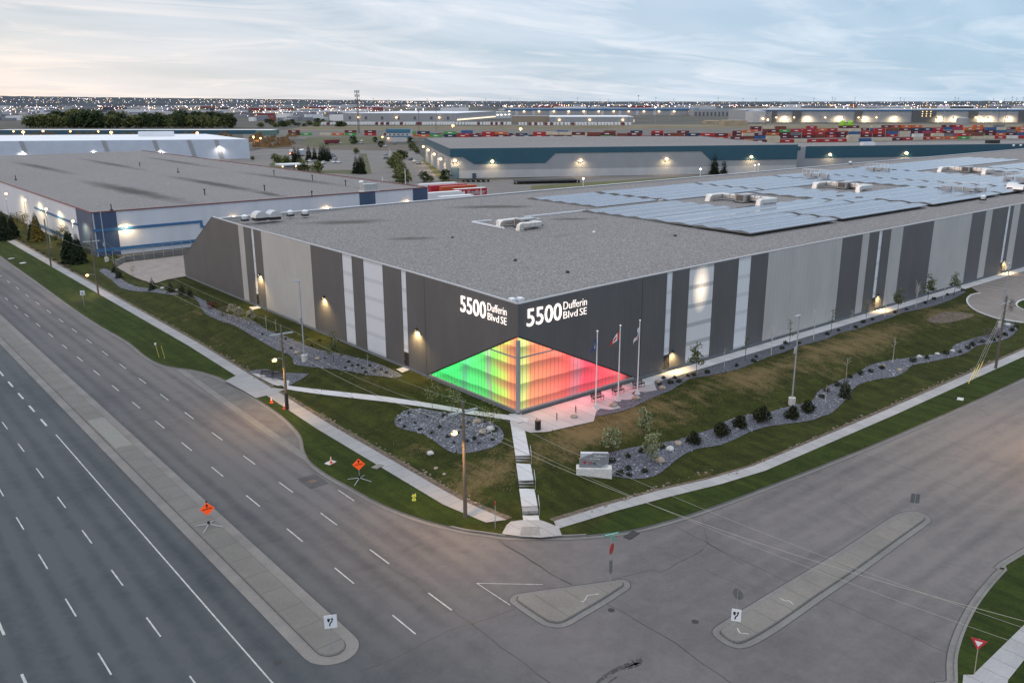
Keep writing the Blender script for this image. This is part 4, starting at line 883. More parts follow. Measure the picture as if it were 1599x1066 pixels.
add_block(60.2, 113.5, 25.2, 36.0, 'long solar block in front of the left air handler')
add_block(60.2, 86.6, 36.2, 52.8, 'solar block left of the gravel gap with the left air handler')
add_block(67.0, 85.5, 55.0, 76.8, 'leftmost back block of the solar field, reaching farthest left')
add_block(87.6, 121.6, 53.6, 76.8, 'back solar block behind the left air handler')
add_block(88.2, 121.2, 12.8, 25.0, 'front solar block second from the left')
add_block(114.5, 132.0, 25.2, 53.0, 'solar block between the left and the middle air handler')
add_block(123.0, 156.6, 53.6, 76.8, 'back solar block behind the middle air handler')
add_block(123.6, 156.6, 12.8, 36.0, 'front solar block third from the left')
add_block(158.2, 174.0, 12.8, 76.8, 'solar block crossing the whole roof right of the middle air handler')
add_block(175.2, 205.0, 20.5, 76.8, 'wide solar block left of the farthest air handler')
add_block(225.0, 236.0, 34.0, 56.0, 'small solar block right of the farthest air handler')
add_block(206.0, 286.0, 58.0, 78.0, 'farthest back solar block, along the rear edge of the roof')
add_block(206.0, 286.0, 13.0, 33.5, 'farthest front solar block, at the right edge of the picture')
add_block(238.0, 286.0, 34.0, 52.0, 'far right solar block behind the condensers')
for u0, u1, v0, v1, lab in blocks:
    e = empty('solar_array', (u0, v0, ZRF), 0, lab, 'solar panels', 'solar panel blocks on the warehouse roof')
    n = max(1, round((v1 - v0) / PV)); w = (v1 - v0) / n
    for i in range(n):
        f = MB(); y = i * w + .05; y2 = (i + 1) * w - .05; ym = (y + y2) / 2; Lx = u1 - u0; zl, zh = .2, .46
        f.poly([(0, y, zl), (Lx, y, zl), (Lx, ym - .02, zh), (0, ym - .02, zh)], 0); f.poly([(0, ym + .02, zh), (Lx, ym + .02, zh), (Lx, y2, zl), (0, y2, zl)], 0)
        for xx in (0, Lx): f.poly([(xx, y, .02), (xx, y2, .02), (xx, y2, zl), (xx, ym, zh), (xx, y, zl)], 1)
        f.poly([(0, y, .02), (Lx, y, .02), (Lx, y, zl), (0, y, zl)], 1)
        f.build('panel_row', [M_SOL, M_ROWF], e)
# ================================================================== STREET FURNITURE, SIGNS, POLES, PLANTS
M_WOOD = mat('weathered_pole_wood', (.115, .10, .085), .9, var=.35, vscale=4, stretch=(1, 1, .1)); M_STEEL = mat('steel_pole_grey', (.38, .42, .46), .45, .5); M_CONB = mat('pole_base_concrete', (.48, .48, .47), .9, var=.1)
M_ALU = mat('crossarm_pale', (.42, .45, .48), .5, .3); M_INS = mat('insulator', (.10, .12, .14), .3); M_WIRE = mat('cable', (.34, .33, .29), .5); M_ORL = mat('sodium_lamp', (1, .6, .2), .5, emit=(1, .50, .13), estr=7)
M_WHT = mat('white_paint', (.72, .73, .74), .45, var=.04); M_FOIL = None
def spot(parent, loc, e, col, ang=130, tilt=(0, 0, -1), size=.15):
    l = bpy.data.lights.new('street_light', 'SPOT'); l.energy = e; l.color = col; l.spot_size = R(ang); l.spot_blend = .8; l.shadow_soft_size = size
    o = link('lamp_light', l, parent, loc); o.rotation_euler = Vector(tilt).to_track_quat('-Z', 'Y').to_euler(); return o
def upole(u, v, h, arm_dir, label, lamp=None, lampcol=(1, .52, .17), lean=0.0, arm=True, mat_lamp=None, boot=False):
    z0 = Z(u, v); e = empty('utility_pole', (u, v, z0), 0, label, 'utility pole', 'wooden utility poles along the streets')
    f = MB(); f.tube((0, 0, -.3), (lean, 0, h), .19, .12, 10); f.build('shaft', M_WOOD, e, smooth=False)
    if boot: MB().tube((0, 0, -.1), (0, 0, 2.1), .225, .2, 10).build('dark_wrap', M_DARK, e)
    if arm:
        d = Vector((math.cos(arm_dir), math.sin(arm_dir), 0)); f = MB(); c = Vector((lean, 0, h - .9)); f.obox(c, (1.45, .07, .08), arm_dir); x = f.build('crossarm', M_ALU, e)
        f = MB()
        for t in (-1.35, -.6, .6, 1.35): p = c + d * t + Vector((0, 0, .08)); f.tube(p, p + Vector((0, 0, .22)), .05, .035, 6)
        f.tube((lean, 0, h), (lean, 0, h + .25), .05, .04, 6); f.build('insulator', M_INS, x)
    if lamp:
        hz, al, a, en = lamp; q = Vector((math.cos(a) * al, math.sin(a) * al, 0)); f = MB(); f.path([(lean * .6, 0, hz - .25), tuple(q * .6 + Vector((0, 0, hz + .02))), tuple(q + Vector((0, 0, hz)))], .035); b = f.build('bracket', M_STEEL, e)
        f = MB(); f.obox(q + Vector((0, 0, hz)) + q.normalized() * .25, (.32, .12, .07), a); x = f.build('lamp_head', M_STEEL, e); f = MB(); f.ball(q + Vector((0, 0, hz - .12)) + q.normalized() * .28, .30, .7, seg=8, ring=5); f.build('lens', mat_lamp or M_ORL, x)
        spot(x, q + Vector((0, 0, hz - .3)) + q.normalized() * .28, en, lampcol, 150, tuple(q.normalized() * .35 + Vector((0, 0, -1))))
    return e, Vector((u + lean, v, z0 + h))
A_L = R(180)
pD, tD = upole(-17.35, -13.35, 11.0, R(-5) , 'tall wooden utility pole on the corner verge, with a lamp over the stone bed', (8.6, .9, R(190), 6500))
pC, tC = upole(-17.0, 23.5, 10.4, R(-5), 'wooden utility pole with black wrapped foot beside the two cones', (6.6, .9, R(185), 5500), boot=True)
pB, tB = upole(-16.2, 107.6, 11.3, R(-5), 'wooden utility pole with crossarm, by the small white road sign', (4.1, 1.2, R(170), 2800), lampcol=(1, .6, .5))
pA, tA = upole(-16.3, 144.6, 11.0, R(0), 'bare wooden utility pole beside the dark spruces, second from the left edge', arm=False)
pZ, tZ = upole(-16.2, 197.5, 11.3, R(0), 'wooden utility pole at the left picture edge by the sidewalk', arm=False)
pE, tE = upole(66.2, -25.0, 10.3, R(0), 'tall wooden utility pole on the right street by the gravel bed')
pF, tF = upole(43.0, -54.6, 11.0, R(90), 'wooden utility pole with an orange lamp across the right street', (8.8, 2.2, R(100), 30000))
# street lamp standards in grey steel on concrete drums
def standard(px, py, h, label, head_dir, box=.45, white=False, lit=None):
    q = W(px, py); e = empty('light_standard', q, 0, label, 'light pole', 'steel light standards on concrete bases')
    MB().tube((0, 0, -.2), (0, 0, .95), .42, .42, 14).build('base', M_CONB, e)
    f = MB(); f.tube((0, 0, .95), (0, 0, h), .10, .07, 10); f.build('shaft', M_STEEL, e)
    a = head_dir; f = MB(); f.obox((math.cos(a) * .35, math.sin(a) * .35, h), (.42, .16, .06), a); f.build('lamp_head', M_STEEL, e)
    if box: f = MB(); z = h * box; f.obox((-.22, 0, z), (.14, .12, .38)); f.build('control_box', M_CAB, e)
    return e
standard(476.5, 564, 11.4, 'steel light standard on a white concrete drum in the left gravel bed', R(150), .52)
standard(1236.5, 632, 11.2, 'steel light standard on a white concrete drum at the sign-side gravel bed', R(180), .62)
standard(1562, 511, 10.6, 'steel light standard behind the right-hand utility pole', R(180), .35)
standard(167.5, 408, 13.0, 'steel light standard by the blue corner of the neighbouring warehouse', R(180), .3)
# wires
def wire(label, pts, sag, r=.018):
    f = MB(); 
    for a, b in zip(pts[:-1], pts[1:]):
        a = Vector(a); b = Vector(b); n = 14; q = []
        for i in range(n + 1):
            t = i / n; p = a.lerp(b, t); p.z -= sag * 4 * t * (1 - t); q.append(tuple(p))
        f.path(q, r * .5, 4)
    o = f.build('overhead_wire', M_WIRE); return tag(o, label, 'wire', 'overhead wires between the poles')
g1 = Vector((37, -62, 9.0))
dz = lambda p, z, du=0, dv=0: (p.x + du, p.y + dv, p.z + z)
wire('overhead wire from the corner pole up the left street, street side', [dz(tD, -.6, -1.3), dz(tC, -.6, -1.3), dz(tB, -.6, -1.3)], .7); wire('overhead wire up the left street, lawn side', [dz(tD, -.6, 1.3), dz(tC, -.6, 1.3), dz(tB, -.6, 1.3)], .7)
wire('low thick cable along the left street poles', [dz(tD, -2.2), dz(tC, -2.2), dz(tB, -2.2), dz(tA, -2.0), dz(tZ, -2)], .9, .028)
A1 = W(1599, 960, 3.0); A2 = W(1599, 878, 6.5)
dcorner = Vector((tD.x, tD.y, tD.z))
far = W(1760, 1034, 8.6); far2 = W(1760, 1062, 8.0)
wire('overhead wire crossing the junction from the corner pole, front one', [dz(tD, -.6, -1.3), tuple(far2)], 1.0); wire('overhead wire crossing the junction from the corner pole, rear one', [dz(tD, -.6, 1.3), tuple(far)], 1.0); wire('thick low cable crossing the junction to the right street', [dz(tD, -2.0), (far.x + 3, far.y + 2, 7.5)], 1.4, .028)
wire('overhead wire leaving the right-hand pole past the picture edge', [dz(tE, -.6, 1.3), (150, -25, 9.5)], .8)
for i, (a, zt) in enumerate(((W(1512, 600), -.9), (W(1518, 594), -1.6), (W(1524, 590), -2.4))):
    e = empty('guy_wire', a, 0, ['front', 'middle', 'rear'][i] + ' guy wire bracing the right-hand utility pole, with a yellow sleeve', 'guy wire', 'guy wires of the right-hand pole')
    t = Vector((tE.x, tE.y, tE.z + zt)) - a; MB().tube((0, 0, 0), tuple(t), .018, k=4).build('cable', M_WIRE, e); d = t.normalized(); MB().tube(tuple(d * .2), tuple(d * 2.6), .05, k=6).build('sleeve', mat('sleeve_yellow', (.62, .5, .12), .5), e)
for i, (px, py) in enumerate(((249, 558), (258, 560))):
    q = W(px, py); e = empty('marker_post', q, 0, ('white-topped ' if i == 0 else 'plain ') + 'yellow marker post on the left verge', 'marker post', 'marker posts on the left verge')
    MB().tube((0, 0, 0), (-.3, 0, 2.0), .035, k=6).build('post', mat('sleeve_yellow', (.62, .5, .12), .5), e)
    if i == 0: MB().tube((-.3, 0, 1.95), (-.31, 0, 2.25), .12, .12, k=8).build('cap', M_WHT, e)
# --- signs
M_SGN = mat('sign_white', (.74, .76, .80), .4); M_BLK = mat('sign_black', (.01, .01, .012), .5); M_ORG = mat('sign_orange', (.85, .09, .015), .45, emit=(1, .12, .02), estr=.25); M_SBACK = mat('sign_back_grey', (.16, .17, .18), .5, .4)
toc = lambda q: math.atan2(CAM.y - q.y, CAM.x - q.x)
def plate(poly, t, a, c, name, m, parent, off=0.0):     # flat plate in the plane facing direction a, through c
    f = MB(); n = len(poly); d = Vector((math.cos(a), math.sin(a), 0)); r = Vector((-math.sin(a), math.cos(a), 0)); C = Vector(c) + d * off
    for s in (t / 2, -t / 2):
        for x, y in poly: f.v.append(tuple(C + r * x + Vector((0, 0, y)) + d * s))
    f.f = [tuple(range(n)), tuple(range(2 * n - 1, n - 1, -1))] + [(i, (i + 1) % n, n + (i + 1) % n, n + i) for i in range(n)]; f.m = [0] * (n + 2); return f.build(name, m, parent)
def circ(r, n=16, x=0, y=0, s=1): return [(x + r * math.cos(2 * math.pi * i / n), y + s * r * math.sin(2 * math.pi * i / n)) for i in range(n)]
def rect(w, h): return [(-w / 2, -h / 2), (w / 2, -h / 2), (w / 2, h / 2), (-w / 2, h / 2)]
def keepright(q, h, label, a=None, w=.62, hh=.78):
    e = empty('keep_right_sign', q, 0, label, 'road sign', None); a = toc(q) if a is None else a
    MB().tube((0, 0, 0), (0, 0, h), .03, k=6).build('post', M_STEEL, e)
    s = plate(rect(w, hh), .02, a, (0, 0, h - hh / 2), 'sign_board', M_SGN, e, .05)
    m = plate([(-.20, .06), (-.13, -.02), (-.05, .08), (-.04, .26), (-.22, .26)], .01, a, (0, 0, h - hh / 2), 'symbol', M_BLK, s, .07)
    plate([(-.12, -.32), (-.05, -.32), (.0, -.14), (.13, .02), (.13, .16), (.19, .14), (.12, .31), (.0, .20), (.07, .17), (.06, .05), (-.08, -.10)], .01, a, (0, 0, h - hh / 2), 'symbol', M_BLK, s, .07)
    return e
zi = ZR + .15
keepright(W(519.5, 1010, zi), 2.55, 'white keep-right sign on the rounded end of the left median', w=.85, hh=1.0)
q = W(1148, 989, zi); e = keepright(q, 2.0, 'white keep-right sign below a grey disc on the right median', w=.66, hh=.95)
MB().tube((0, 0, 1.9), (0, 0, 3.5), .03, k=6).build('post', M_STEEL, e); plate(circ(.42), .02, toc(q) + R(150), (0, 0, 3.15), 'round_sign', M_SBACK, e, .03)
q = W(1425, 812, zi); e = empty('keep_right_sign', q, 0, 'grey back of a square sign at the far end of the right median', 'road sign', None); MB().tube((0, 0, 0), (0, 0, 2.6), .03, k=6).build('post', M_STEEL, e); plate(rect(.75, .9), .02, toc(q) + R(15), (0, 0, 2.15), 'sign_board', M_SBACK, e)
# stop + street blade seen edge-on on the triangular island
q = W(953, 912, zi); e = empty('street_sign_post', q, 0, 'post with stop sign edge-on and green street name blades on the triangular island', 'road sign', None)
MB().tube((0, 0, 0), (0, 0, 4.2), .035, k=8).build('post', M_STEEL, e)
M_RED = mat('sign_red', (.35, .03, .03), .45); M_GRN = mat('sign_green', (.03, .30, .17), .5)
plate([(.45 * math.cos(R(22.5 + 45 * i)), .45 * math.sin(R(22.5 + 45 * i))) for i in range(8)], .02, toc(q) + R(68), (0, 0, 3.1), 'stop_sign', M_RED, e, .05)
plate(rect(.45, 1.1), .02, toc(q) + R(72), (0, 0, 1.55), 'lane_sign', M_SBACK, e, .06); plate(rect(.45, 1.1), .02, toc(q) + R(-75), (0, 0, 1.55), 'lane_sign', M_SBACK, e, .06)
plate(rect(1.25, .2), .02, toc(q) + R(30), (.0, 0, 4.32), 'name_blade', M_GRN, e); plate(rect(1.1, .07), .024, toc(q) + R(30), (.0, 0, 4.33), 'name_line', M_SGN, e); plate(rect(1.0, .2), .02, toc(q) + R(-60), (0, 0, 4.08), 'name_blade', M_GRN, e)
# yield
q = W(1522, 1051, ZR + .2); e = empty('yield_sign', q, 0, 'red and white triangular yield sign at the lower right', 'road sign', None); MB().tube((0, 0, 0), (.15, .1, 2.5), .03, k=6).build('post', mat('post_wood', (.3, .27, .2), .8), e)
a = toc(q); s = plate([(-.48, .38), (.48, .38), (0, -.42)], .02, a, (.15, .1, 2.1), 'sign_board', mat('yield_red', (.5, .03, .05), .4), e, .05); plate([(-.24, .24), (.24, .24), (0, -.16)], .01, a, (.15, .1, 2.1), 'sign_face', M_SGN, s, .07)
# small plate sign upper left
q = W(132, 478); e = empty('road_sign', q, 0, 'small white rectangular sign on the left verge by the wooden pole', 'road sign', None); MB().tube((0, 0, 0), (0, 0, 2.6), .035, k=6).build('post', M_STEEL, e); s = plate(rect(.75, .85), .02, toc(q), (0, 0, 2.5), 'sign_board', M_SGN, e, .05); plate([(-.2, .0), (.2, .0), (.2, .09), (-.2, .09)], .01, toc(q), (0, 0, 2.5), 'legend', M_BLK, s, .07); plate([(-.2, -.22), (.2, -.22), (.2, -.12), (-.2, -.12)], .01, toc(q), (0, 0, 2.5), 'legend', M_BLK, s, .07)
# red-topped marker by the corner walkway
q = W(774, 824); e = empty('marker_post', q, 0, 'thin red-topped post at the end of the left sidewalk', 'marker post', None); MB().tube((0, 0, 0), (0, 0, 2.3), .035, k=6).build('post', M_STEEL, e); MB().tube((0, 0, 2.2), (0, 0, 2.55), .05, k=6).build('cap', M_RED, e)
# orange diamond work signs on tripods
def worksign(px, py, z, label, arrow):
    q = W(px, py, z); a = toc(q); e = empty('roadwork_sign', q, 0, label, 'roadwork sign', 'orange roadwork signs on folding stands')
    f = MB(); f.tube((0, 0, .35), (0, 0, 1.3), .03, k=6); f.build('post', M_STEEL, e); MB().obox((0, 0, .38), (.08, .08, .16), .4).build('spring_box', M_BLK, e)
    for k in range(4): t = a + R(45 + 20) + k * R(90); MB().tube((0, 0, .3), (math.cos(t) * 1.25, math.sin(t) * 1.25, .02), .035, .03, 6).build('leg', M_STEEL, e)
    s = plate([(0, -.62), (.62, 0), (0, .62), (-.62, 0)], .02, a, (0, 0, 1.75), 'sign_board', M_ORG, e, .05)
    plate([(-.40, -.10), (.40, .02), (.40, .09), (-.40, -.03)], .01, a, (0, 0, 1.75), 'symbol', M_BLK, s, .07)
    plate([(-.05, .12), (.05, .12), (.05, .32), (.13, .32), (0, .48), (-.13, .32), (-.05, .32)], .01, a, (0, 0, 1.75), 'symbol', M_BLK, s, .07)
    MB().ball((0, 0, 2.42), .1).build('light', M_BLK, e)
worksign(327, 822, ZR + .16, 'orange diamond roadwork sign standing on the left median', 0); worksign(562, 750, W(562, 750).z + .03, 'orange diamond roadwork sign standing on the grass verge', 1)
# cones
def cone(q, label):
    e = empty('traffic_cone', q, .4, label, 'traffic cone', 'orange traffic cones on the verge'); MC_O = mat('cone_orange', (.8, .10, .02), .5)
    f = MB(); f.obox((0, 0, .03), (.2, .2, .03)); f.build('foot', MC_O, e); f = MB(); f.tube((0, 0, .06), (0, 0, .36), .16, .11, 12); f.tube((0, 0, .50), (0, 0, .58), .085, .07, 12); f.tube((0, 0, .74), (0, 0, .82), .045, .03, 12); f.build('body', MC_O, e)
    f = MB(); f.tube((0, 0, .36), (0, 0, .50), .11, .085, 12); f.tube((0, 0, .58), (0, 0, .74), .07, .045, 12); f.build('reflective_band', M_WHT, e); return e
for i, (x, y) in enumerate(((424.5, 629), (444.8, 638.5), (517.5, 724))): cone(W(x, y) + Vector((0, 0, .02)), ['traffic cone farther from the wooden pole, in the grass', 'traffic cone right against the black-footed wooden pole', 'traffic cone standing on the pale utility cover'][i])
# covers in the grass
def slab(px, py, w, label, m, a=.3): q = W(px, py); f = MB(); f.obox((0, 0, .05), (w, w * .7, .04), a); return tag(f.build('utility_cover', m, None, q + Vector((0, 0, .02))), label, 'utility cover', 'utility covers in the grass')
slab(516.5, 723, .5, 'pale square cover under the lone traffic cone', M_NEWC); slab(1500, 623.5, .5, 'pale square cover on the right verge', M_NEWC); slab(590, 729, .55, 'dull round cover in the grass right of the orange sign', M_KERB)
slab(36, 411, .6, 'white rag-like cover in the far left grass', M_WHT); slab(18, 404, .6, 'small pale cover by the far left kerb', M_NEWC)
q = W(990, 837, ZR); mb = MB(); mb.obox((q.x, q.y + .25, ZR + .03), (.75, .35, .02), R(8)); mb.build('catch_basin', M_BLK)['kind'] = 'structure'
q = W(390, 751 , ZR); 
q = W(489, 751, ZR); mb = MB(); mb.obox((q.x, q.y, ZR + .006), (1.5, 1.0, .004), R(90)); mb.build('asphalt_patch', mat('patch_asphalt', (.06, .06, .065), .9, var=.2))['kind'] = 'structure'; mb = MB(); mb.tube((q.x, q.y, ZR), (q.x, q.y, ZR + .015), .4, .4, 14); tag(mb.build('manhole_cover', mat('rusty_iron', (.13, .09, .06), .7, .3)), 'rusty manhole cover in a dark patch near the left kerb', 'manhole cover')
# hydrant
q = W(647, 781); e = empty('fire_hydrant', q, .3, 'yellow-green fire hydrant with a dark cap on the verge', 'fire hydrant'); M_HY = mat('hydrant_yellow', (.50, .55, .10), .5)
f = MB(); f.tube((0, 0, 0), (0, 0, .12), .2, .2, 10); f.tube((0, 0, .12), (0, 0, .72), .14, .13, 10); f.build('barrel', M_HY, e); f = MB(); f.tube((-.26, 0, .55), (.26, 0, .55), .07, k=8); f.tube((0, 0, .5), (0, -.24, .5), .08, k=8); f.build('nozzle', M_HY, e); f = MB(); f.tube((0, 0, .72), (0, 0, .84), .16, .10, 10); f.tube((0, 0, .84), (0, 0, .93), .04, k=6); f.build('cap', M_BLK, e)
# benches
M_BEN = mat('bench_slats', (.028, .022, .02), .5); M_BFR = mat('bench_frame', (.03, .03, .033), .4, .5)
be = empty('bench', (0, 0, 0), 0, 'x', 'bench')
f = MB()
for k in range(4): f.box(-.9, .9, -.22 + k * .115, -.13 + k * .115, .44, .47)
f.build('seat', M_BEN, be); f = MB()
for k in range(3): f.obox((0, .30 + k * .03, .58 + k * .13), (.9, .015, .05), 0)
f.build('backrest', M_BEN, be)
for x in (-.75, .75):
    f = MB(); f.tube((x, -.22, 0), (x, -.22, .62), .028, k=5); f.tube((x, .22, 0), (x, .36, .92), .028, k=5); f.tube((x, -.22, .42), (x, .25, .42), .028, k=5); f.tube((x, -.24, .64), (x, .28, .64), .028, k=5); f.build('leg', M_BFR, be)
B = Spawner(be); 
for (px, py), rz, lab in (((934, 627), 0, 'dark slatted bench behind the blue flag pole, left of three'), ((966, 616), 0, 'dark slatted bench behind the red and white flag pole, middle of three'), ((998, 606), 0, 'dark slatted bench behind the white flag pole, right of three'), ((417.5, 590), R(-42), 'left bench of the pair on the path by the wooden pole'), ((435.5, 593), R(-42), 'right bench of the pair on the path by the wooden pole')):
    q = W(px, py); q.z += .1; B(q, rz, lab, 'slatted benches along the paths')
# litter bin, bike hoops
q = W(840.5, 671); q.z += .08; e = empty('litter_bin', q, 0, 'black cylindrical litter bin at the end of the plaza', 'litter bin'); MB().tube((0, 0, 0), (0, 0, .95), .33, .33, 14).build('body', mat('bin_slats', (.02, .012, .012), .5), e); f = MB(); f.tube((0, 0, .98), (0, 0, 1.05), .36, .28, 14); f.build('lid', M_BFR, e)
for i, (x, y) in enumerate(((899.5, 648), (870, 659.5), (838.5, 668))):
    q = W(x, y - 3); q.z += .08; f = MB(); d = Vector((.6, .8, 0)); w = .25 if i != 2 else .25
    f.path([tuple(d * -w), tuple(d * -w + Vector((0, 0, .8))), tuple(d * w + Vector((0, 0, .8))), tuple(d * w)], .035, 6); tag(f.build('bicycle_hoop', M_BFR, None, q), ['right', 'middle', 'left'][i] + ' bicycle hoop on the plaza' + (' beside the bin' if i == 2 else ''), 'bicycle rack', 'bicycle hoops on the plaza')
# flag poles
def flag_mesh(cols, kind):
    f = MB(); nx, ny = 12, 8; n = 0
    for i in range(nx + 1):
        for j in range(ny + 1):
            s, t = i / nx, j / ny; fold = .22 * math.sin(s * 7 + t * 2) * (.3 + s)
            x = -s * .75 - .1 * t * s; z = -t * .95 * (1 - .25 * s) - s * s * .55 - s * .75; f.v.append((x, fold, z))
    for i in range(nx):
        for j in range(ny):
            a = i * (ny + 1) + j; f.f.append((a, a + ny + 1, a + ny + 2, a + 1)); s, t = (i + .5) / nx, (j + .5) / ny
            if kind == 'blue': m = 1 if abs(s - .5) < .12 and abs(t - .5) < .2 else 0
            elif kind == 'red': m = 0 if (s < .25 or s > .75) else (0 if abs(s - .5) < .13 and abs(t - .5) < .25 - abs(s - .5) else 1)
            else: m = 1 if (abs(math.hypot((s - .5) * 2, t - .5) - .25) < .1) else 0
            f.m.append(m)
    return f.mesh('flag', cols)
M_FB = mat('flag_blue', (.03, .07, .22), .7); M_FR = mat('flag_red', (.45, .03, .04), .7); M_FW = mat('flag_white', (.68, .68, .70), .7)
for (px, py), k, cols, lab in (((930.5, 637), 'blue', [M_FB, M_FW], 'white flagpole with a drooping dark blue flag, left of three'), ((965.5, 625.5), 'red', [M_FR, M_FW], 'white flagpole with a drooping red and white maple leaf flag, middle of three'), ((995.5, 615), 'white', [M_FW, M_FR], 'white flagpole with a drooping white flag bearing a red ring, right of three')):
    q = W(px, py); e = empty('flagpole', q, 0, lab, 'flagpole', 'flagpoles in front of the glass corner'); MB().tube((0, 0, 0), (0, 0, .5), .42, .14, 14).build('base', M_NEWC, e); MB().tube((0, 0, .4), (0, 0, 9.1), .085, .05, 10).build('pole', M_WHT, e); MB().ball((0, 0, 9.2), .13).build('finial', M_WHT, e)
    fl = link('flag', flag_mesh(cols, k), e, (-.1, 0, 8.5 if k != 'white' else 8.4)); fl.rotation_euler = (0, 0, R(-39) + R({'blue': 25, 'red': -5, 'white': 35}[k]))
    if k != 'red': fl.scale = (.75, 1, 1.05)
    else: fl.scale = (1.25, 1, .95)
# monument sign
q = W(928, 742); dv = W(941, 746) - W(909.5, 742); rz = math.atan2(dv.y, dv.x); e = empty('monument_sign', q, rz, 'grey and white monument sign on a white stone base by the gravel bed', 'monument sign')
M_STN = mat('white_stone', (.50, .50, .49), .85, col2=(.66, .66, .65), vscale=3, bump=.6, bscale=4); M_MS = mat('sign_slab_grey', (.20, .215, .24), .5)
f = MB(); f.box(-1.75, 1.75, -.3, .75, -.4, .85); b = f.build('base', M_STN, e); bv = b.modifiers.new('b', 'BEVEL'); bv.width = .06; bv.segments = 2
f = MB(); f.box(-1.35, 1.35, .18, .62, .85, 2.25); f.build('backing_block', mat('sign_block_pale', (.48, .52, .56), .5), e)
f = MB(); P = [(-1.48, .86), (.55, .86), (1.42, 1.45), (1.42, 2.35), (-.15, 2.35), (-1.48, 1.75)]; f.v = [(x, -.06, z) for x, z in P] + [(x, .17, z) for x, z in P]; f.f = [tuple(range(6)), tuple(range(11, 5, -1))] + [(i, (i + 1) % 6, 6 + (i + 1) % 6, 6 + i) for i in range(6)]; f.m = [0] * 8; sl = f.build('slab', M_MS, e)
def stext(txt, x0, x1, z0, z1, m, parent, y=-.08):
    me = text_mesh(txt); xs = [v.co.x for v in me.vertices]; ys = [v.co.y for v in me.vertices]
    for v in me.vertices: v.co = (x0 + (x1 - x0) * (v.co.x - min(xs)) / (max(xs) - min(xs)), y + .3 * v.co.z, z0 + (z1 - z0) * (v.co.y - min(ys)) / (max(ys) - min(ys)))
    me.materials.clear(); me.materials.append(m); return link('lettering', me, parent)
stext('Dufferin', .0, 1.15, 1.98, 2.2, M_WHT, sl); stext('Corporate', -.45, .55, 1.68, 1.88, M_WHT, sl); stext('CT', -.55, -.2, 1.22, 1.46, M_FR, sl); stext('RE', -.1, .2, 1.24, 1.44, M_BLK, sl)
f = MB(); f.poly([(-1.15, -.075, 1.52), (-.72, -.075, 1.52), (-.93, -.075, 1.20)]); f.build('emblem', mat('emblem_red', (.40, .02, .03), .5), sl)
# rocks
def rock(px, py, r, label, m): r = r * .62; q = W(px, py); f = MB(); f.ball((0, 0, r * .35), r, .7, 0, 10, 7, .35); f.v = [(x * 1.15 + .01, y, z) for x, y, z in f.v]; o = f.build('boulder', m, None, q, px, True); return tag(o, label, 'boulder', 'boulders in the gravel beds')
M_RK = mat('boulder_tan', (.28, .24, .20), .9, var=.3, vscale=3, bump=.7, bscale=4); M_RK2 = mat('boulder_white', (.42, .43, .43), .9, var=.2, vscale=3, bump=.7, bscale=4)
for x, y, r, l, m in ((745, 660, .75, 'tan boulder at the back of the kidney-shaped stone bed', 0), (754, 676, .7, 'tan boulder in the middle of the kidney-shaped stone bed', 0), (767, 671, .75, 'white jagged boulder in the kidney-shaped stone bed', 1), (1046, 703, .75, 'pale round boulder in the sign gravel bed', 1), (1060, 694, .65, 'tan boulder right of the pale round one', 0), (1031, 721, .85, 'tan boulder at the lower edge of the sign gravel bed', 0), (958, 634, .75, 'round tan boulder below the middle flagpole', 0), (994, 623, .7, 'tan boulder below the right flagpole', 0), (897, 652, .6, 'flat boulder in the wall gravel near the left flagpole', 0), (1034, 607, .7, 'tan boulder in the wall gravel beyond the benches', 0), (1027, 597, .6, 'dull boulder at the plaza corner', 0), (1436, 558, .6, 'pale boulder in the right part of the long bed', 1), (1464, 554, .6, 'whitish flat boulder beside the low shrub at the bend', 1), (1378, 573, .6, 'tan boulder in the narrow part of the long bed', 0), (1405, 579, .6, 'grey boulder below the narrow part of the long bed', 0), (1488, 549, .55, 'small boulder far right in the long bed', 1), (497, 561, .6, 'flat tan boulder right of the left light standard', 0), (465, 552, .7, 'dark boulder left of the left light standard', 0), (673, 709, .6, 'pale rock lying in the left lawn', 1), (681, 732, .35, 'small tan rock lower in the left lawn', 0), (694, 741, .3, 'smallest rock in the left lawn by the sidewalk', 0), (254, 451, .6, 'pale boulder in the far left bed', 1), (277, 454, .55, 'tan boulder in the far left bed', 0), (1573, 509, .8, 'white slab-like boulder at the right end of the long bed', 1)): rock(x, y, r, l, (M_RK, M_RK2)[m])
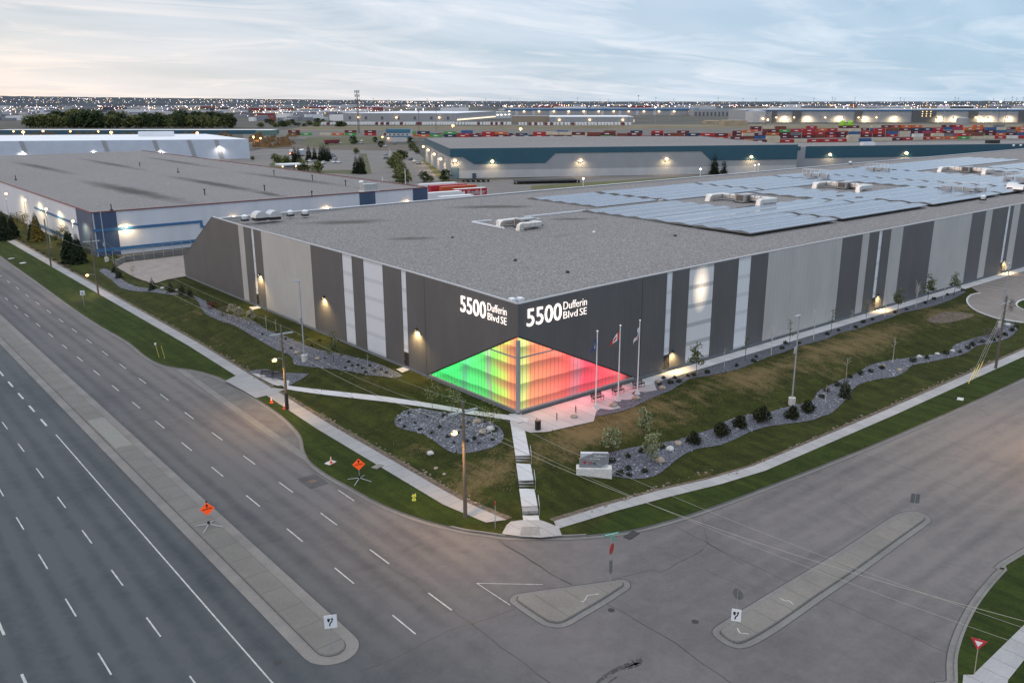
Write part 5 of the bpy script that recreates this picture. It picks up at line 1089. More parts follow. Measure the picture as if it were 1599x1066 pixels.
# ---------------- plants
def leafmat(name, c, c2): return mat(name, c, .8, col2=c2, vscale=1.3, spec=.2)
M_SPR = leafmat('spruce_green', (.012, .022, .012), (.030, .045, .022)); M_PINE = leafmat('mugo_green', (.012, .018, .008), (.035, .042, .016)); M_LFY = leafmat('young_leaf', (.10, .12, .05), (.26, .28, .13)); M_LFG = leafmat('tree_leaf', (.05, .065, .025), (.15, .17, .075)); M_LFW = leafmat('blossom', (.16, .15, .10), (.42, .40, .30)); M_BARK = mat('bark', (.07, .055, .045), .9); M_BIR = mat('birch_bark', (.55, .54, .50), .8, var=.2, vscale=6); M_REDL = leafmat('red_leaf', (.06, .02, .015), (.14, .05, .03)); M_YEL = leafmat('lamp_lit_leaf', (.05, .05, .01), (.12, .11, .03)); M_TWIG = mat('twig_grey', (.10, .085, .075), .9)
def leaves(f, rnd, c, r, n, s, flat=.8, m=0):
    for _ in range(n):
        while True:
            q = Vector((rnd.uniform(-1, 1), rnd.uniform(-1, 1), rnd.uniform(-1, 1)))
            if .25 < q.length < 1: break
        p = Vector(c) + Vector((q.x * r, q.y * r, q.z * r * flat)); a = Vector((rnd.gauss(0, 1), rnd.gauss(0, 1), rnd.gauss(0, 1))).normalized(); b = a.orthogonal().normalized(); ss_ = s * rnd.uniform(.6, 1.4); k = a.cross(b)
        f.poly([tuple(p - b * ss_), tuple(p + k * ss_ * .6), tuple(p + b * ss_), tuple(p - k * ss_ * .6)], m)
def deciduous(name, h, r, n, leaf_m, trunk_m, seed, s=.16, clumps=9, tr=.06, bare=.3, cat='tree', label='x', branches=7, upright=False):
    rnd = random.Random(seed); e = empty(name, (0, 0, 0), 0, label, cat); f = MB(); f.path([(0, 0, -.1), (rnd.uniform(-.05, .05) * h * .3, 0, h * .35), (rnd.uniform(-.04, .04) * h, rnd.uniform(-.04, .04) * h, h * .8)], tr, 6, r1=tr * .3)
    tips = []
    for i in range(branches):
        a = i * 2.4 + rnd.uniform(-.4, .4); z0 = h * (bare + (.75 - bare) * i / branches); L_ = r * (1 - .4 * i / branches) * rnd.uniform(.6, .95); up = L_ * (1.6 if upright else .7)
        p1 = (math.cos(a) * L_ * (.45 if upright else 1), math.sin(a) * L_ * (.45 if upright else 1), z0 + up); f.path([(0, 0, z0), (p1[0] * .5, p1[1] * .5, z0 + up * .6), p1], tr * .4, 4, r1=tr * .12); tips.append(p1)
        if n == 0:
            for k in range(5): b = a + rnd.uniform(-1.2, 1.2); t = rnd.uniform(.4, 1); q = Vector(p1) * t + Vector((0, 0, z0 * (1 - t))); f.tube(tuple(q), tuple(q + Vector((math.cos(b) * .35, math.sin(b) * .35, .4))), tr * .13, tr * .06, 3)
    f.build('trunk', trunk_m, e)
    if n:
        f = MB(); per = max(3, n // clumps)
        for i in range(clumps):
            t = tips[i % len(tips)]; z = h * rnd.uniform(bare + .12, .95); w = math.sin(math.pi * min(1, max(0, (z / h - bare * .8) / (1 - bare * .8)))) ** .6; a = rnd.uniform(0, 6.28)
            c = (math.cos(a) * r * .55 * w, math.sin(a) * r * .55 * w, z) if i % 2 else (t[0] * .85, t[1] * .85, t[2]); leaves(f, rnd, c, r * rnd.uniform(.32, .55), per, s)
        f.build('crown', leaf_m, e)
    return e
def spruce(name, h, r, tiers, per, seed, m=None, label='x', cat='spruce'):
    rnd = random.Random(seed); e = empty(name, (0, 0, 0), 0, label, cat); MB().tube((0, 0, -.1), (0, 0, h * .9), h * .018, .02, 6).build('trunk', M_BARK, e); f = MB()
    for i in range(tiers):
        t = i / tiers; z = h * (.05 + .93 * t); rr = r * (1 - t) ** .85 * rnd.uniform(.85, 1.12) + .05
        for k in range(max(5, int(per * (1 - t * .7)))):
            a = k / max(5, int(per * (1 - t * .7))) * 6.283 + rnd.uniform(-.3, .3) + i; L_ = rr * rnd.uniform(.75, 1.12); w = L_ * .22; d = Vector((math.cos(a), math.sin(a), 0)); l = Vector((-d.y, d.x, 0)); dr = L_ * rnd.uniform(.25, .5); c = Vector((0, 0, z + h * .03))
            p = [c, c + d * L_ * .55 + l * w - Vector((0, 0, dr * .4)), c + d * L_ - Vector((0, 0, dr)), c + d * L_ * .55 - l * w - Vector((0, 0, dr * .4))]; f.poly([tuple(x) for x in p])
            p2 = c + d * L_ * .6 - Vector((0, 0, dr * .5)); f.poly([tuple(c), tuple(p2 - Vector((0, 0, L_ * .22))), tuple(c + d * L_ * .98 - Vector((0, 0, dr * 1.05))), tuple(p2 + Vector((0, 0, L_ * .05)))])
    f.build('foliage', m or M_SPR, e); return e
def bush(name, r, n, m, seed, label='x', cat='shrub', s=.12, flat=.75, stems=3):
    rnd = random.Random(seed); f = MB(); leaves(f, rnd, (0, 0, r * .55), r, n, s, flat); leaves(f, rnd, (r * .3, -r * .2, r * .7), r * .6, n // 3, s, .8)
    for i in range(stems): a = i * 2.1; f.tube((0, 0, -.05), (math.cos(a) * r * .4, math.sin(a) * r * .4, r * .6), .03, .01, 4)
    o = f.build(name, m); return tag(o, label, cat)
# trees set in the gravel along the right wall: white-stemmed bare saplings and young leafy trees, left to right
sap_bare = Spawner(deciduous('bare_sapling', 5.0, 1.0, 0, M_TWIG, M_BIR, 4, tr=.055, bare=.35, label='x', branches=14, upright=True)); sap_leaf = Spawner(deciduous('young_tree', 4.6, 1.25, 520, M_LFG, M_BARK, 6, s=.13, clumps=12, tr=.05, bare=.25, label='x')); sap_thin = Spawner(deciduous('thin_sapling', 4.4, .9, 130, M_LFG, M_BARK, 9, s=.08, clumps=9, tr=.045, bare=.25, label='x', upright=True)); stick = Spawner(deciduous('staked_sapling', 3.6, .22, 0, M_TWIG, M_BIR, 12, tr=.035, bare=.5, branches=3, label='x'))
GT = 'young trees planted along the right wall'
row = [(1087, 586, 'leaf', 1.0), (1131, 576, 'stick', 1.0), (1164, 563, 'thin', .9), (1204.5, 555, 'bare', .95), (1233, 540, 'thin', .95), (1270.5, 531, 'bare', 1.0), (1298, 520, 'leafthin', .95), (1329, 512, 'stick', 1.0), (1352, 503, 'thin', .75), (1382, 495, 'bare', .95), (1402, 487, 'leaf', .9), (1430, 481, 'bare', 1.0), (1449, 470, 'leaf', 1.05), (1474, 467, 'bare', .8), (1490, 461, 'leaf', .95)]
ords = 'first second third fourth fifth sixth seventh eighth ninth tenth eleventh twelfth thirteenth fourteenth fifteenth sixteenth seventeenth eighteenth nineteenth twentieth'.split()
tens = {2: 'twenty', 3: 'thirty', 4: 'forty', 5: 'fifty', 6: 'sixty', 7: 'seventy', 8: 'eighty', 9: 'ninety'}
def ordw(i):                            # i counts from 0
    n = i + 1
    if n <= 20: return ords[n - 1]
    if n >= 100: return 'hundred-and-' + ordw(n - 101) if n > 100 else 'hundredth'
    return tens[n // 10] + '-' + ords[n % 10 - 1] if n % 10 else {30: 'thirtieth', 40: 'fortieth', 50: 'fiftieth', 60: 'sixtieth', 70: 'seventieth', 80: 'eightieth', 90: 'ninetieth'}[n]
for i, (x, y, k, s) in enumerate(row):
    q = W(x, y); sp = {'leaf': sap_leaf, 'stick': stick, 'thin': sap_thin, 'bare': sap_bare, 'leafthin': sap_thin}[k]
    desc = {'leaf': 'leafy young tree', 'stick': 'bare white stake-like sapling', 'thin': 'thin dark sapling', 'bare': 'bare white-stemmed sapling', 'leafthin': 'sparse leafy sapling'}[k]
    sp(q, i * 1.3, f'{desc} in the wall-side gravel, {ordw(i)} tree from the glass corner', GT, s)
# trees by the sign
t1 = Spawner(deciduous('flowering_tree', 3.3, 1.15, 620, leafmat('pale_leaf', (.09, .11, .05), (.28, .30, .17)), M_BARK, 21, s=.12, clumps=14, tr=.05, bare=.15, label='x'))
t1(W(955, 708), 0, 'pale green bushy tree behind the monument sign', None, 1.0); t1(W(1006, 688), 2, 'tall narrow flowering tree at the back of the sign bed', None, (.8, .8, 1.35)); t1(W(1018, 722), 4, 'bushy pale green tree in the middle of the sign bed', None, (1.05, 1.05, 1.2))
def mound_pine():
    e = empty('mountain_pine', (0, 0, 0), 0, 'x', 'pine'); r_ = random.Random(31); MB().tube((0, 0, -.1), (.1, 0, .9), .09, .04, 6).build('trunk', M_BARK, e); f = MB()
    for c_, q_ in (((0, 0, .75), .85), ((.5, .2, .6), .6), ((-.45, .35, .55), .6), ((.1, -.5, .55), .62), ((-.1, .1, 1.25), .5)): leaves(f, r_, c_, q_, 190, .11, .85)
    f.build('foliage', M_PINE, e); return e
mug = Spawner(mound_pine())
for i, (x, y, s) in enumerate(((1084, 692, .85), (1127, 680, 1.0), (1156, 667, .92), (1189, 657, 1.12), (1237, 653, .95), (1261, 643, .9))): mug(W(x, y), i, f'{"low dark bushy pine" if i not in (4,) else "brownish bushy pine by the drum of the light standard"}{"" if i == 4 else ", " + ordw(i) + " from the monument sign along the bed"}', 'bushy pines in the sign gravel bed', s)
spr_s = Spawner(spruce('small_spruce', 2.6, 1.0, 12, 14, 33, leafmat('blue_spruce', (.02, .028, .02), (.07, .08, .05)), 'x')); spr_s(W(1319, 620), 0, 'small conical spruce in the long bed below the thin stakes', None, 1.15)
stick(W(1289, 628), 1, 'staked whip sapling left of the small conical spruce', None, .8); stick(W(1321, 594), 2, 'pale thin stake sapling in the lawn above the small spruce', None, 1.1); stick(W(1394, 567), 3, 'tall thin stake sapling with a reddish foot in the long bed', None, 1.25)
# small shrubs: in the long bed and wall bed, individually placed
sh_d = Spawner(bush('low_shrub', .42, 90, M_PINE, 41, s=.09)); sh_r = Spawner(bush('red_shrub', .5, 90, M_REDL, 42, s=.09)); sh_b = Spawner(bush('twiggy_bush', 1.0, 260, M_TWIG, 43, s=.07))
GSH = 'low shrubs dotted in the gravel beds'
def shrubs(lst, where, sp=sh_d, s=1.0):
    for i, (x, y) in enumerate(lst): sp(W(x, y), i * 1.7, f'low dark shrub in {where}, {ordw(i)} from the left', GSH, s * (0.8 + .35 * ((i * 7) % 5) / 5))
shrubs([(950, 731), (982, 733), (955, 722), (981, 714), (969, 741), (983, 743), (1007, 738), (1033, 700), (1002, 706)], 'the gravel beside the monument sign')
shrubs([(1284, 621), (1291, 611), (1308, 603), (1327, 590), (1344, 585), (1360, 581), (1377, 576), (1426, 565), (1448, 560), (1477, 553), (1499, 551), (1512, 545), (1519, 540), (1534, 535), (1550, 532), (1561, 528), (1570, 524), (1580, 517), (1587, 512)], 'the long winding bed', s=1.15)
shrubs([(1031, 602), (1037, 592), (1047, 599), (1054, 591), (1061, 597), (1075, 588), (1083, 587), (1105, 583), (1151, 572), (1177, 565), (1181, 558), (1222, 545), (1227, 537), (1248, 537), (1292, 523), (1310, 517), (1337, 512), (1348, 504), (1363, 500), (1398, 489), (1416, 484), (1445, 474), (1459, 468), (1480, 461), (1503, 454)], 'the gravel strip along the right wall', s=.9)
shrubs([(625, 657), (632, 667), (640, 646), (648, 662), (657, 672), (668, 652), (675, 677), (687, 668), (693, 650), (700, 683), (709, 692), (722, 668), (733, 661), (729, 689), (741, 685), (749, 693), (758, 660), (770, 688), (775, 670), (716, 678)], 'the kidney-shaped bed', s=.62)
shrubs([(441, 537), (447, 530), (478, 528), (487, 540), (500, 533), (520, 545), (533, 556), (545, 566), (551, 572), (560, 571), (566, 576), (578, 572), (586, 580), (596, 578), (432, 520), (418, 512), (400, 500), (390, 494), (410, 523), (455, 545), (508, 560), (604, 583), (572, 583), (540, 575)], 'the left gravel bed beside the light standard', s=.62)
sh_r(W(331, 481), 0, 'reddish bush in the left gravel bed', None, 1.9); sh_b(W(350, 493), 1, 'dark brown bush right of the reddish one', None, (1.0, 1.0, 1.4)); sh_b(W(1554, 590 - 65), 0, 'dark bare bush in the long bed, right of the low mound', None, .9); sh_b(W(1527, 535), 2, 'brown twiggy bush in the long bed, left of the dark one', None, .8); sh_b(W(1544, 526), 4, 'largest dark bush near the right end of the long bed', None, 1.15); sh_b(W(1579, 486), 3, 'thin reddish sapling bush by the parking lot entrance', None, (.6, .6, 1.8))
bl = Spawner(deciduous('blossoming_tree', 2.6, .95, 420, M_LFW, M_BARK, 51, s=.10, clumps=12, tr=.04, bare=.25, label='x'))
for i, (x, y) in enumerate(((364, 497), (373, 503), (392, 509))): bl(W(x, y), i, ['left', 'middle', 'right'][i] + ' small cream-blossomed tree in the left gravel bed', 'cream-blossomed trees in the left bed', 1.0)
sap_leaf(W(522, 567), 3, 'young leafy tree in the gravel bed right of the left light standard', None, .95); stick(W(417, 517), 1, 'thin staked sapling in the left bed', None, .9); stick(W(432, 520), 2, 'second thin stake in the left bed, right of the other', None, .8); stick(W(575, 573), 3, 'short stake at the right end of the left gravel bed', None, .6)
ky = Spawner(deciduous('sparse_sapling', 4.2, 1.2, 150, M_LFY, M_TWIG, 55, s=.10, clumps=12, tr=.035, bare=.25, branches=12, label='x'))
for i, (x, y, s) in enumerate(((676, 641, 1.0), (706, 645, .95), (756, 668, .75), (772, 676, .85), (717, 650, .8))): ky(W(x, y), i * 2, f'sparse budding sapling by the kidney-shaped bed, {ordw(i)} of five' if i != 2 else 'dark bare sapling at the back edge of the kidney-shaped bed', 'budding saplings in the kidney-shaped bed', s)
# far left bed
for i, (x, y, s) in enumerate(((179, 425, .8), (186, 434, 1.0), (239, 452, 1.0), (267, 456, .95), (285, 459, .9), (297, 463, .8))): spr_s(W(x, y), i, f'small dark spruce in the far left bed, {ordw(i)} from the neighbouring building', 'small spruces in the far left bed', s)
for i, (x, y) in enumerate(((209, 433), (228, 300), )): 
    if i == 0: ky(W(209, 432), 1, 'wispy shrub in front of the service yard', None, .7)
# weeds and debris in the left lawn
rnd = random.Random(5)
mb = MB()
for _ in range(700):
    u = rnd.uniform(-13.5, -3); v = rnd.uniform(0, 92)
    if rnd.random() < .25: u, v = rnd.uniform(-12, 90), rnd.uniform(-20, -6)
    n = rnd.randint(2, 4); z = Z(u, v)
    for k in range(n):
        a = rnd.uniform(0, 6.28); s = rnd.uniform(.08, .2); x = u + rnd.uniform(-.3, .3); y = v + rnd.uniform(-.3, .3); mb.poly([(x, y, z - .02), (x + math.cos(a) * s, y + math.sin(a) * s, z - .02), (x + math.cos(a) * s * .6, y + math.sin(a + .6) * s * .6, z + s * 1.1)])
tag(mb.build('lawn_tufts', mat('tuft_straw', (.07, .075, .025), .9, col2=(.17, .15, .08), vscale=.5)), 'loose tufts of longer grass in the lawns', 'grass tufts', kind='stuff')
mb = MB()
for _ in range(420):
    if rnd.random() < .6: v = rnd.uniform(-14, 95); u = (-14.2 if v > 40 else -15.2) + rnd.uniform(0, .7)
    else: u = rnd.uniform(-8, 70); v = (-23.4 if u > 8 else -21.4 + (8 - u) * .08) + rnd.uniform(0, .6)
    z = Z(u, v) + .03; r = rnd.uniform(.04, .13); mb.obox((u, v, z + r * .3), (r, r * .7, r * .5), rnd.uniform(0, 3))
tag(mb.build('loose_clods', mat('clod_brown', (.10, .08, .06), .95, col2=(.26, .22, .18), vscale=.8)), 'clods and stones in the bare soil beside the sidewalks', 'soil clods', kind='stuff')
mb = MB()
for bed, dens in (('gravel_bed_kidney', 500), ('gravel_bed_sign', 900), ('gravel_bed_left', 700)):
    P = [(p.x, p.y) for p in WL(GB[bed])]; x0, x1 = min(p[0] for p in P), max(p[0] for p in P); y0, y1 = min(p[1] for p in P), max(p[1] for p in P); c = 0
    while c < dens:
        x, y = rnd.uniform(x0, x1), rnd.uniform(y0, y1); c += .25
        if inside(P, x, y): c += .75; r = rnd.uniform(.05, .12); mb.obox((x, y, Z(x, y) + .07), (r, r * .8, r * .6), rnd.uniform(0, 3))
tag(mb.build('loose_stones', mat('stone_blue_grey', (.10, .115, .15), .9, col2=(.34, .36, .42), vscale=.7)), 'larger crushed stones lying in the gravel beds', 'stones', kind='stuff')
# ================================================================== BEYOND THE WAREHOUSE
def hz(g, py): return TOPZ(g, py)
RC = Vector((math.cos(YAW), -math.sin(YAW), 0)); FC = Vector((math.sin(YAW), math.cos(YAW), 0))
def P0(px, py, z=0.0): return W(px, py, z)
def plain(name, pts, m, dz=.0): patch(name, WL(pts, 0), m, flat=dz)
M_WW = mat('white_cladding', (.50, .53, .60), .6, var=.06, vscale=.3, stretch=(1, 1, .2)); M_WW2 = mat('pale_blue_cladding', (.42, .48, .58), .6, var=.05, vscale=.2)
M_BLU = mat('blue_band', (.03, .12, .27), .5); M_NAV = mat('navy_cladding', (.035, .065, .13), .55, var=.1, vscale=.5, stretch=(1, 1, .1)); M_TEAL = mat('teal_cladding', (.018, .075, .115), .55, var=.06, vscale=.2); M_GRY = mat('grey_cladding', (.27, .285, .31), .6, var=.05, vscale=.2); M_LGR = mat('light_grey_cladding', (.42, .43, .45), .6, var=.08, vscale=.2); M_DGR = mat('dark_grey_cladding', (.09, .095, .105), .6); M_RIM = mat('red_roof_edge', (.14, .035, .035), .6); M_WROOF = mat('white_membrane', (.62, .65, .70), .5, var=.05, vscale=.05); M_PANE = mat('window_glass_blue', (.05, .09, .14), .2)
M_LW = mat('lamp_far_warm', (1, .8, .5), .5, emit=(1, .60, .25), estr=7); M_LP = mat('lamp_far_pink', (1, .8, .8), .5, emit=(1, .74, .72), estr=7); M_LK = mat('lamp_far_white', (1, 1, 1), .5, emit=(1, .90, .78), estr=7); M_LV = mat('lamp_far_violet', (1, .8, 1), .5, emit=(.86, .66, 1), estr=7); M_LO = mat('lamp_far_orange', (1, .5, .2), .5, emit=(1, .42, .12), estr=8)
def lamp_pt(parent, loc, e, col=(1, .68, .35), ang=150, tilt=(0, 0, -1), size=.3): return spot(parent, loc, e, col, ang, tilt, size)
# ---- neighbouring grey-roofed warehouse
NZ = 10.1; NU0, NU1, NV0, NV1 = -5.7, 88.0, 147.4, 414.0
nb = empty('neighbour_warehouse', (0, 0, 0), 0, 'white neighbouring warehouse with blue bands and a wide grey gravel roof', 'warehouse')
def roofstain(px, py, px2, py2, w, st, z): a = W(px, py, z); b = W(px2, py2, z); c = (a + b) / 2; d = b - a; return (c.x, c.y, d.length / 2, w, math.atan2(d.y, d.x), st)
s4 = lambda L_: [(x / 3.9475, 130 + y / 3.9475) for x, y in L_]
ST = []
for (a, b, c, d, w, st) in ((80, 480, 460, 560, 3.0, 1.0), (490, 462, 920, 540, 2.6, .95), (890, 452, 1350, 523, 2.6, .9), (510, 598, 1190, 742, 4.2, 1.2), (1030, 568, 1700, 685, 3.2, 1.1), (1470, 545, 2200, 640, 3.0, 1.0), (1579, 665, 1760, 700, 2.0, .9)):
    (x0, y0), (x1, y1) = s4([(a, b), (c, d)]); ST.append(roofstain(x0, y0, x1, y1, w, st, NZ))
M_NR = roof_mat('neighbour_roof_ballast', ST, (0.045, .042, .042))
patch('roof', [(NU0, NV0), (NU1, NV0), (NU1, NV1), (NU0, NV1)], M_NR, flat=NZ - .12, kind=None).parent = nb
for k, (p, q) in enumerate((((NU0, NV0), (NU1, NV0)), ((NU0, NV1), (NU0, NV0)), ((NU1, NV0), (NU1, NV1)), ((NU1, NV1), (NU0, NV1)))):
    f = MB(); f.poly([(p[0], p[1], -1.2), (q[0], q[1], -1.2), (q[0], q[1], NZ), (p[0], p[1], NZ)]); f.build('wall', M_WW, nb)
f = MB(); e_ = .22
f.box(NU0 - e_, NU1 + e_, NV0 - e_, NV0 + .12, NZ, NZ + .22); f.box(NU0 - e_, NU0 + .12, NV0 + .12, NV1, NZ, NZ + .22); f.box(NU1 - .1, NU1 + e_, NV0 + .12, NV1, NZ, NZ + .22); f.build('roof_edge', M_RIM, nb)
def nbx(px, z=NZ): g = W(px, 0, 0); return None
def onface(px, zz):                     # u on the near face (v = NV0) seen at picture column px and height zz
    lo, hi = -60, 200
    for _ in range(40):
        m = (lo + hi) / 2; d = Vector((m, NV0, zz)) - CAM; x = CX + F * d.dot(RT) / d.dot(FW)
        if x < px: lo = m
        else: hi = m
    return lo
for a, b, nm in ((146, 181, 0), (561.5, 586, 1), (645, 667.5, 2)):
    f = MB(); ua, ub = onface(a, NZ), onface(b, NZ); f.box(ua, ub, NV0 - .12, NV0 - .01, -1, NZ - .02); f.build('blue_panel', M_NAV, nb)
f = MB(); f.box(NU0 - .12, NU0 - .01, NV0 - .12, NV0 + 14, -1.2, NZ - .02); f.build('blue_panel', M_NAV, nb)
u2 = onface(316, 6.4); uq = onface(181, 5)
f = MB(); f.box(NU0 - .2, u2, NV0 - .2, NV0 - .13, 5.7, 6.3); f.box(u2 - .6, u2, NV0 - .2, NV0 - .13, 4.5, 5.7); f.box(u2, NU1, NV0 - .2, NV0 - .13, 4.3, 4.9); f.build('blue_stripe', M_BLU, nb); f = MB(); f.box(NU0 - .2, u2 + 30, NV0 - .2, NV0 - .13, .9, 1.7); f.build('blue_stripe', M_BLU, nb)
f = MB(); f.box(NU0 - .2, NU0 - .13, NV0 + 14, NV0 + 60, 5.7, 6.3); f.build('blue_stripe', M_BLU, nb); f = MB(); f.box(NU0 - .2, NU0 - .13, NV0 + 14, NV0 + 60, .9, 1.7); f.build('blue_stripe', M_BLU, nb)
def packlamp(parent, x, y, z, n, e=500, m=M_LW, col=(1, .70, .36), s=.42):
    n = Vector(n); f = MB(); f.obox((x + n.x * .1, y + n.y * .1, z + .25), (.35, .35, .12)); o = f.build('wall_light', M_DARK, parent); f = MB(); f.ball((x + n.x * .45, y + n.y * .45, z), s, .85, seg=8, ring=6); f.build('lamp', m, o); lamp_pt(o, (x + n.x * 1.3, y + n.y * 1.3, z + .1), e, col, 165, (-n.x * .5, -n.y * .5, -1))
for px, py in ((196, 352.5), (364, 339.5), (509.5, 324.5), (634.5, 315)):
    x = onface(px, 6.5); z = min(8.6, TOPZ(Vector((x, NV0)), py)); packlamp(nb, onface(px, z), NV0, z, (0, -1, 0), 1100, s=.5)
for px, py in s4([(690, 785), (100, 597), (1100 + 0, 550)]):
    q = W(px, py, NZ); f = MB(); f.tube((0, 0, 0), (0, 0, 1.6), .12, k=6); f.tube((0, 0, 0), (0, 0, .3), .4, k=8); tag(f.build('roof_vent', M_DARK, None, q), 'dark vent pipe on the grey neighbouring roof, ' + {174: 'by its near corner', 25: 'near its left edge', 278: 'in its middle'}.get(int(px), 'elsewhere'), 'roof vent', 'vent pipes on the neighbouring roof')
VL = [(s4([(x, y)])[0], l) for x, y, l in ((1265, 690, 'right of the longest stain'), (865, 515, 'beside the middle far stain'), (455, 1000 - 0, ''),)][:2] + [((400 + x / 6.6625, 230 + y / 6.6625), l) for x, y, l in ((92, 455, 'left of three in a row behind the two hoods'), (190, 290, 'near the lit pavilion'), (590, 345, 'in the middle of the right part'), (935, 400, 'left of the air handler'), (585, 520, 'by the near edge'))]
for (px, py), l in VL: q = W(px, py, NZ); f = MB(); f.tube((0, 0, 0), (0, 0, 1.5), .14, k=6); f.tube((0, 0, 1.4), (0, 0, 1.7), .28, k=6); tag(f.build('roof_vent', M_DARK, None, q), 'dark vent pipe on the neighbouring roof ' + l.replace('left of three in a row ', ''), 'roof vent', 'vent pipes on the neighbouring roof')
q = W(577, 299, NZ); e = empty('air_handler', q, 0, 'small grey air handler near the right end of the neighbouring roof', 'air handler'); MB().box(-2.2, 2.2, -1.2, 1.2, .3, 2.2).build('cabinet', M_CAB, e); MB().box(-2.6, 2.6, -1.5, 1.5, 0, .3).build('plinth', M_WROOF, e); q = W(565, 293, NZ); f = MB(); f.tube((0, 0, 0), (0, 0, 1.4), .5, .5, 8); f.ball((0, 0, 1.6), .8, .7); tag(f.build('roof_vent', M_WROOF, None, q), 'white domed vent left of the small air handler', 'roof vent')
# floodlight poles along the neighbour's left wall
def flood(px, py, h, label, group, e=1600, head=None, s=.34, m=M_LW, col=(1, .74, .42), arm=(1, 0), pole=M_WOOD):
    g = W(px, py); g0 = g.copy(); o = empty('floodlight_pole', g, 0, label, 'light pole', group); MB().tube((0, 0, -.2), (0, 0, h), .11, .07, 7).build('shaft', pole, o); f = MB(); f.obox((arm[0] * .5, arm[1] * .5, h), (.45, .12, .08), math.atan2(arm[1], arm[0])); b = f.build('lamp_head', M_STEEL, o); f = MB(); f.ball((arm[0] * .8, arm[1] * .8, h - .15), s, .8, seg=8, ring=6); f.build('lens', m, b); lamp_pt(b, (arm[0] * .8, arm[1] * .8, h - .55), e, col, 160, (arm[0] * .2, arm[1] * .2, -1)); return o
for i, (tx, ty, u) in enumerate(((10, 302, -10), (39, 312, -9.5), (72, 326, -9.0), (113, 345, -8.6))):
    # the pole stands in the strip between the sidewalk and the wall
    lo, hi = 120.0, 420.0
    for _ in range(40):
        m_ = (lo + hi) / 2; d = Vector((u, m_, 7.5)) - CAM; x = CX + F * d.dot(RT) / d.dot(FW)
        if x > tx: lo = m_
        else: hi = m_
    o = empty('floodlight_pole', (u, lo, Z(u, lo)), 0, 'floodlight pole by the white neighbouring wall, ' + ordw(i) + ' from the left', 'light pole', 'floodlight poles by the neighbouring wall'); h = TOPZ(Vector((u, lo)), ty) - Z(u, lo)
    MB().tube((0, 0, -.2), (0, 0, h), .1, .07, 7).build('shaft', M_STEEL, o); f = MB(); f.obox((.5, 0, h), (.6, .1, .06)); b = f.build('lamp_head', M_STEEL, o); f = MB(); f.ball((.2, 0, h - .12), .36, .8, seg=8, ring=6); f.build('lens', M_LW, b); lamp_pt(b, (.6, 0, h - .5), 2600, (1, .74, .36), 165, (.15, 0, -1))
# chain-link fence before the neighbour
fe = empty('chain_link_fence', (0, 0, 0), 0, 'thin chain-link fence in front of the white neighbouring wall', 'fence'); f = MB()
A_, B_ = W(178, 412, .2), W(300, 393, .2)
for i in range(9): p = A_.lerp(B_, i / 8); MB().tube((p.x, p.y, 0), (p.x, p.y, 3.0), .05, k=4).build('post', M_STEEL, fe)
f = MB(); f.tube((A_.x, A_.y, 2.95), (B_.x, B_.y, 2.95), .035, k=4); f.build('rail', M_STEEL, fe)
# trees by the neighbour's left wall
def lib(): pass
SP1 = Spawner(spruce('spruce', 9.0, 2.6, 26, 26, 61, M_SPR, 'x')); DT1 = Spawner(deciduous('street_tree', 7.0, 2.3, 800, leafmat('spring_leaf', (.045, .05, .02), (.13, .13, .055)), M_TWIG, 62, s=.17, clumps=16, tr=.12, bare=.15, branches=12, label='x'))
SPY = Spawner(spruce('spruce', 8.5, 2.4, 26, 26, 63, mat('spruce_lamplight_tint', (.06, .055, .012), .8, col2=(.16, .13, .025), vscale=1), 'x'))  # floodlight yellow is painted into the needle colour
SP1(W(10, 375), 0, 'dark spruce at the left picture edge behind the first pole', None, .95); SP1(W(22, 372), 2, 'second dark spruce from the left picture edge', None, .8); SPY(W(60, 376), 0, 'golden spruce, floodlight yellow painted into its needles', None, .95); SP1(W(52, 374), 1, 'dark lower spruce left of the golden one', None, .6); SP1(W(112, 409), 3, 'dark pointed spruce in front of the blue corner', None, 1.0); SP1(W(125, 411), 4, 'shorter dark spruce just right of the pointed one', None, .82); DT1(W(40, 366), 0, 'leafless-looking bushy tree left of the golden spruce', None, .95); DT1(W(100, 398), 2, 'thin spring tree rising above the pointed spruce', None, 1.05); DT1(W(136, 408), 3, 'low round tree beside the blue corner of the neighbour', None, .65); DT1(W(26, 362), 5, 'spring tree between the edge spruces and the bushy tree', None, .8)
hp = empty('hedge_row', W(90, 402), 0, 'x', 'shrub')
bpy.data.objects.remove(hp)
hr_ = Spawner(bush('hedge_shrub', .7, 120, M_TWIG, 64, s=.12))
for i in range(12): p = W(20, 371).lerp(W(110, 424), i / 11); p.x += .5; p.z = Z(p.x, p.y); hr_(p, i, 'thin dry shrub beside the left sidewalk, ' + ordw(i) + ' from the far end', 'dry shrubs along the left sidewalk', .8)
# ---- white building far left
wb = empty('white_warehouse', (0, 0, 0), 0, 'long white warehouse with slanting grey strips at the far left', 'warehouse')
c0 = W(391, 248, 0); zt = TOPZ(c0, 217.5); cl = W(-60, 253, 0); dl = (cl - c0); dl.z = 0; rr = W(336, 211, zt) - W(388, 217.5, zt); rr.z = 0
cb = c0 + rr.normalized() * 110; c3 = cl + rr.normalized() * 110
f = MB(); f.poly([c0, cb, (cb.x, cb.y, zt), (c0.x, c0.y, zt)]); f.build('wall', M_WW2, wb); f = MB(); f.poly([cl, c0, (c0.x, c0.y, zt), (cl.x, cl.y, zt)]); f.build('wall', M_WW2, wb); f = MB(); f.poly([(c0.x, c0.y, zt), (cb.x, cb.y, zt), (c3.x, c3.y, zt), (cl.x, cl.y, zt)]); f.build('roof', M_WROOF, wb)
nn = Vector((dl.y, -dl.x, 0)).normalized(); nn = -nn if nn.dot(CAM - c0) < 0 else nn
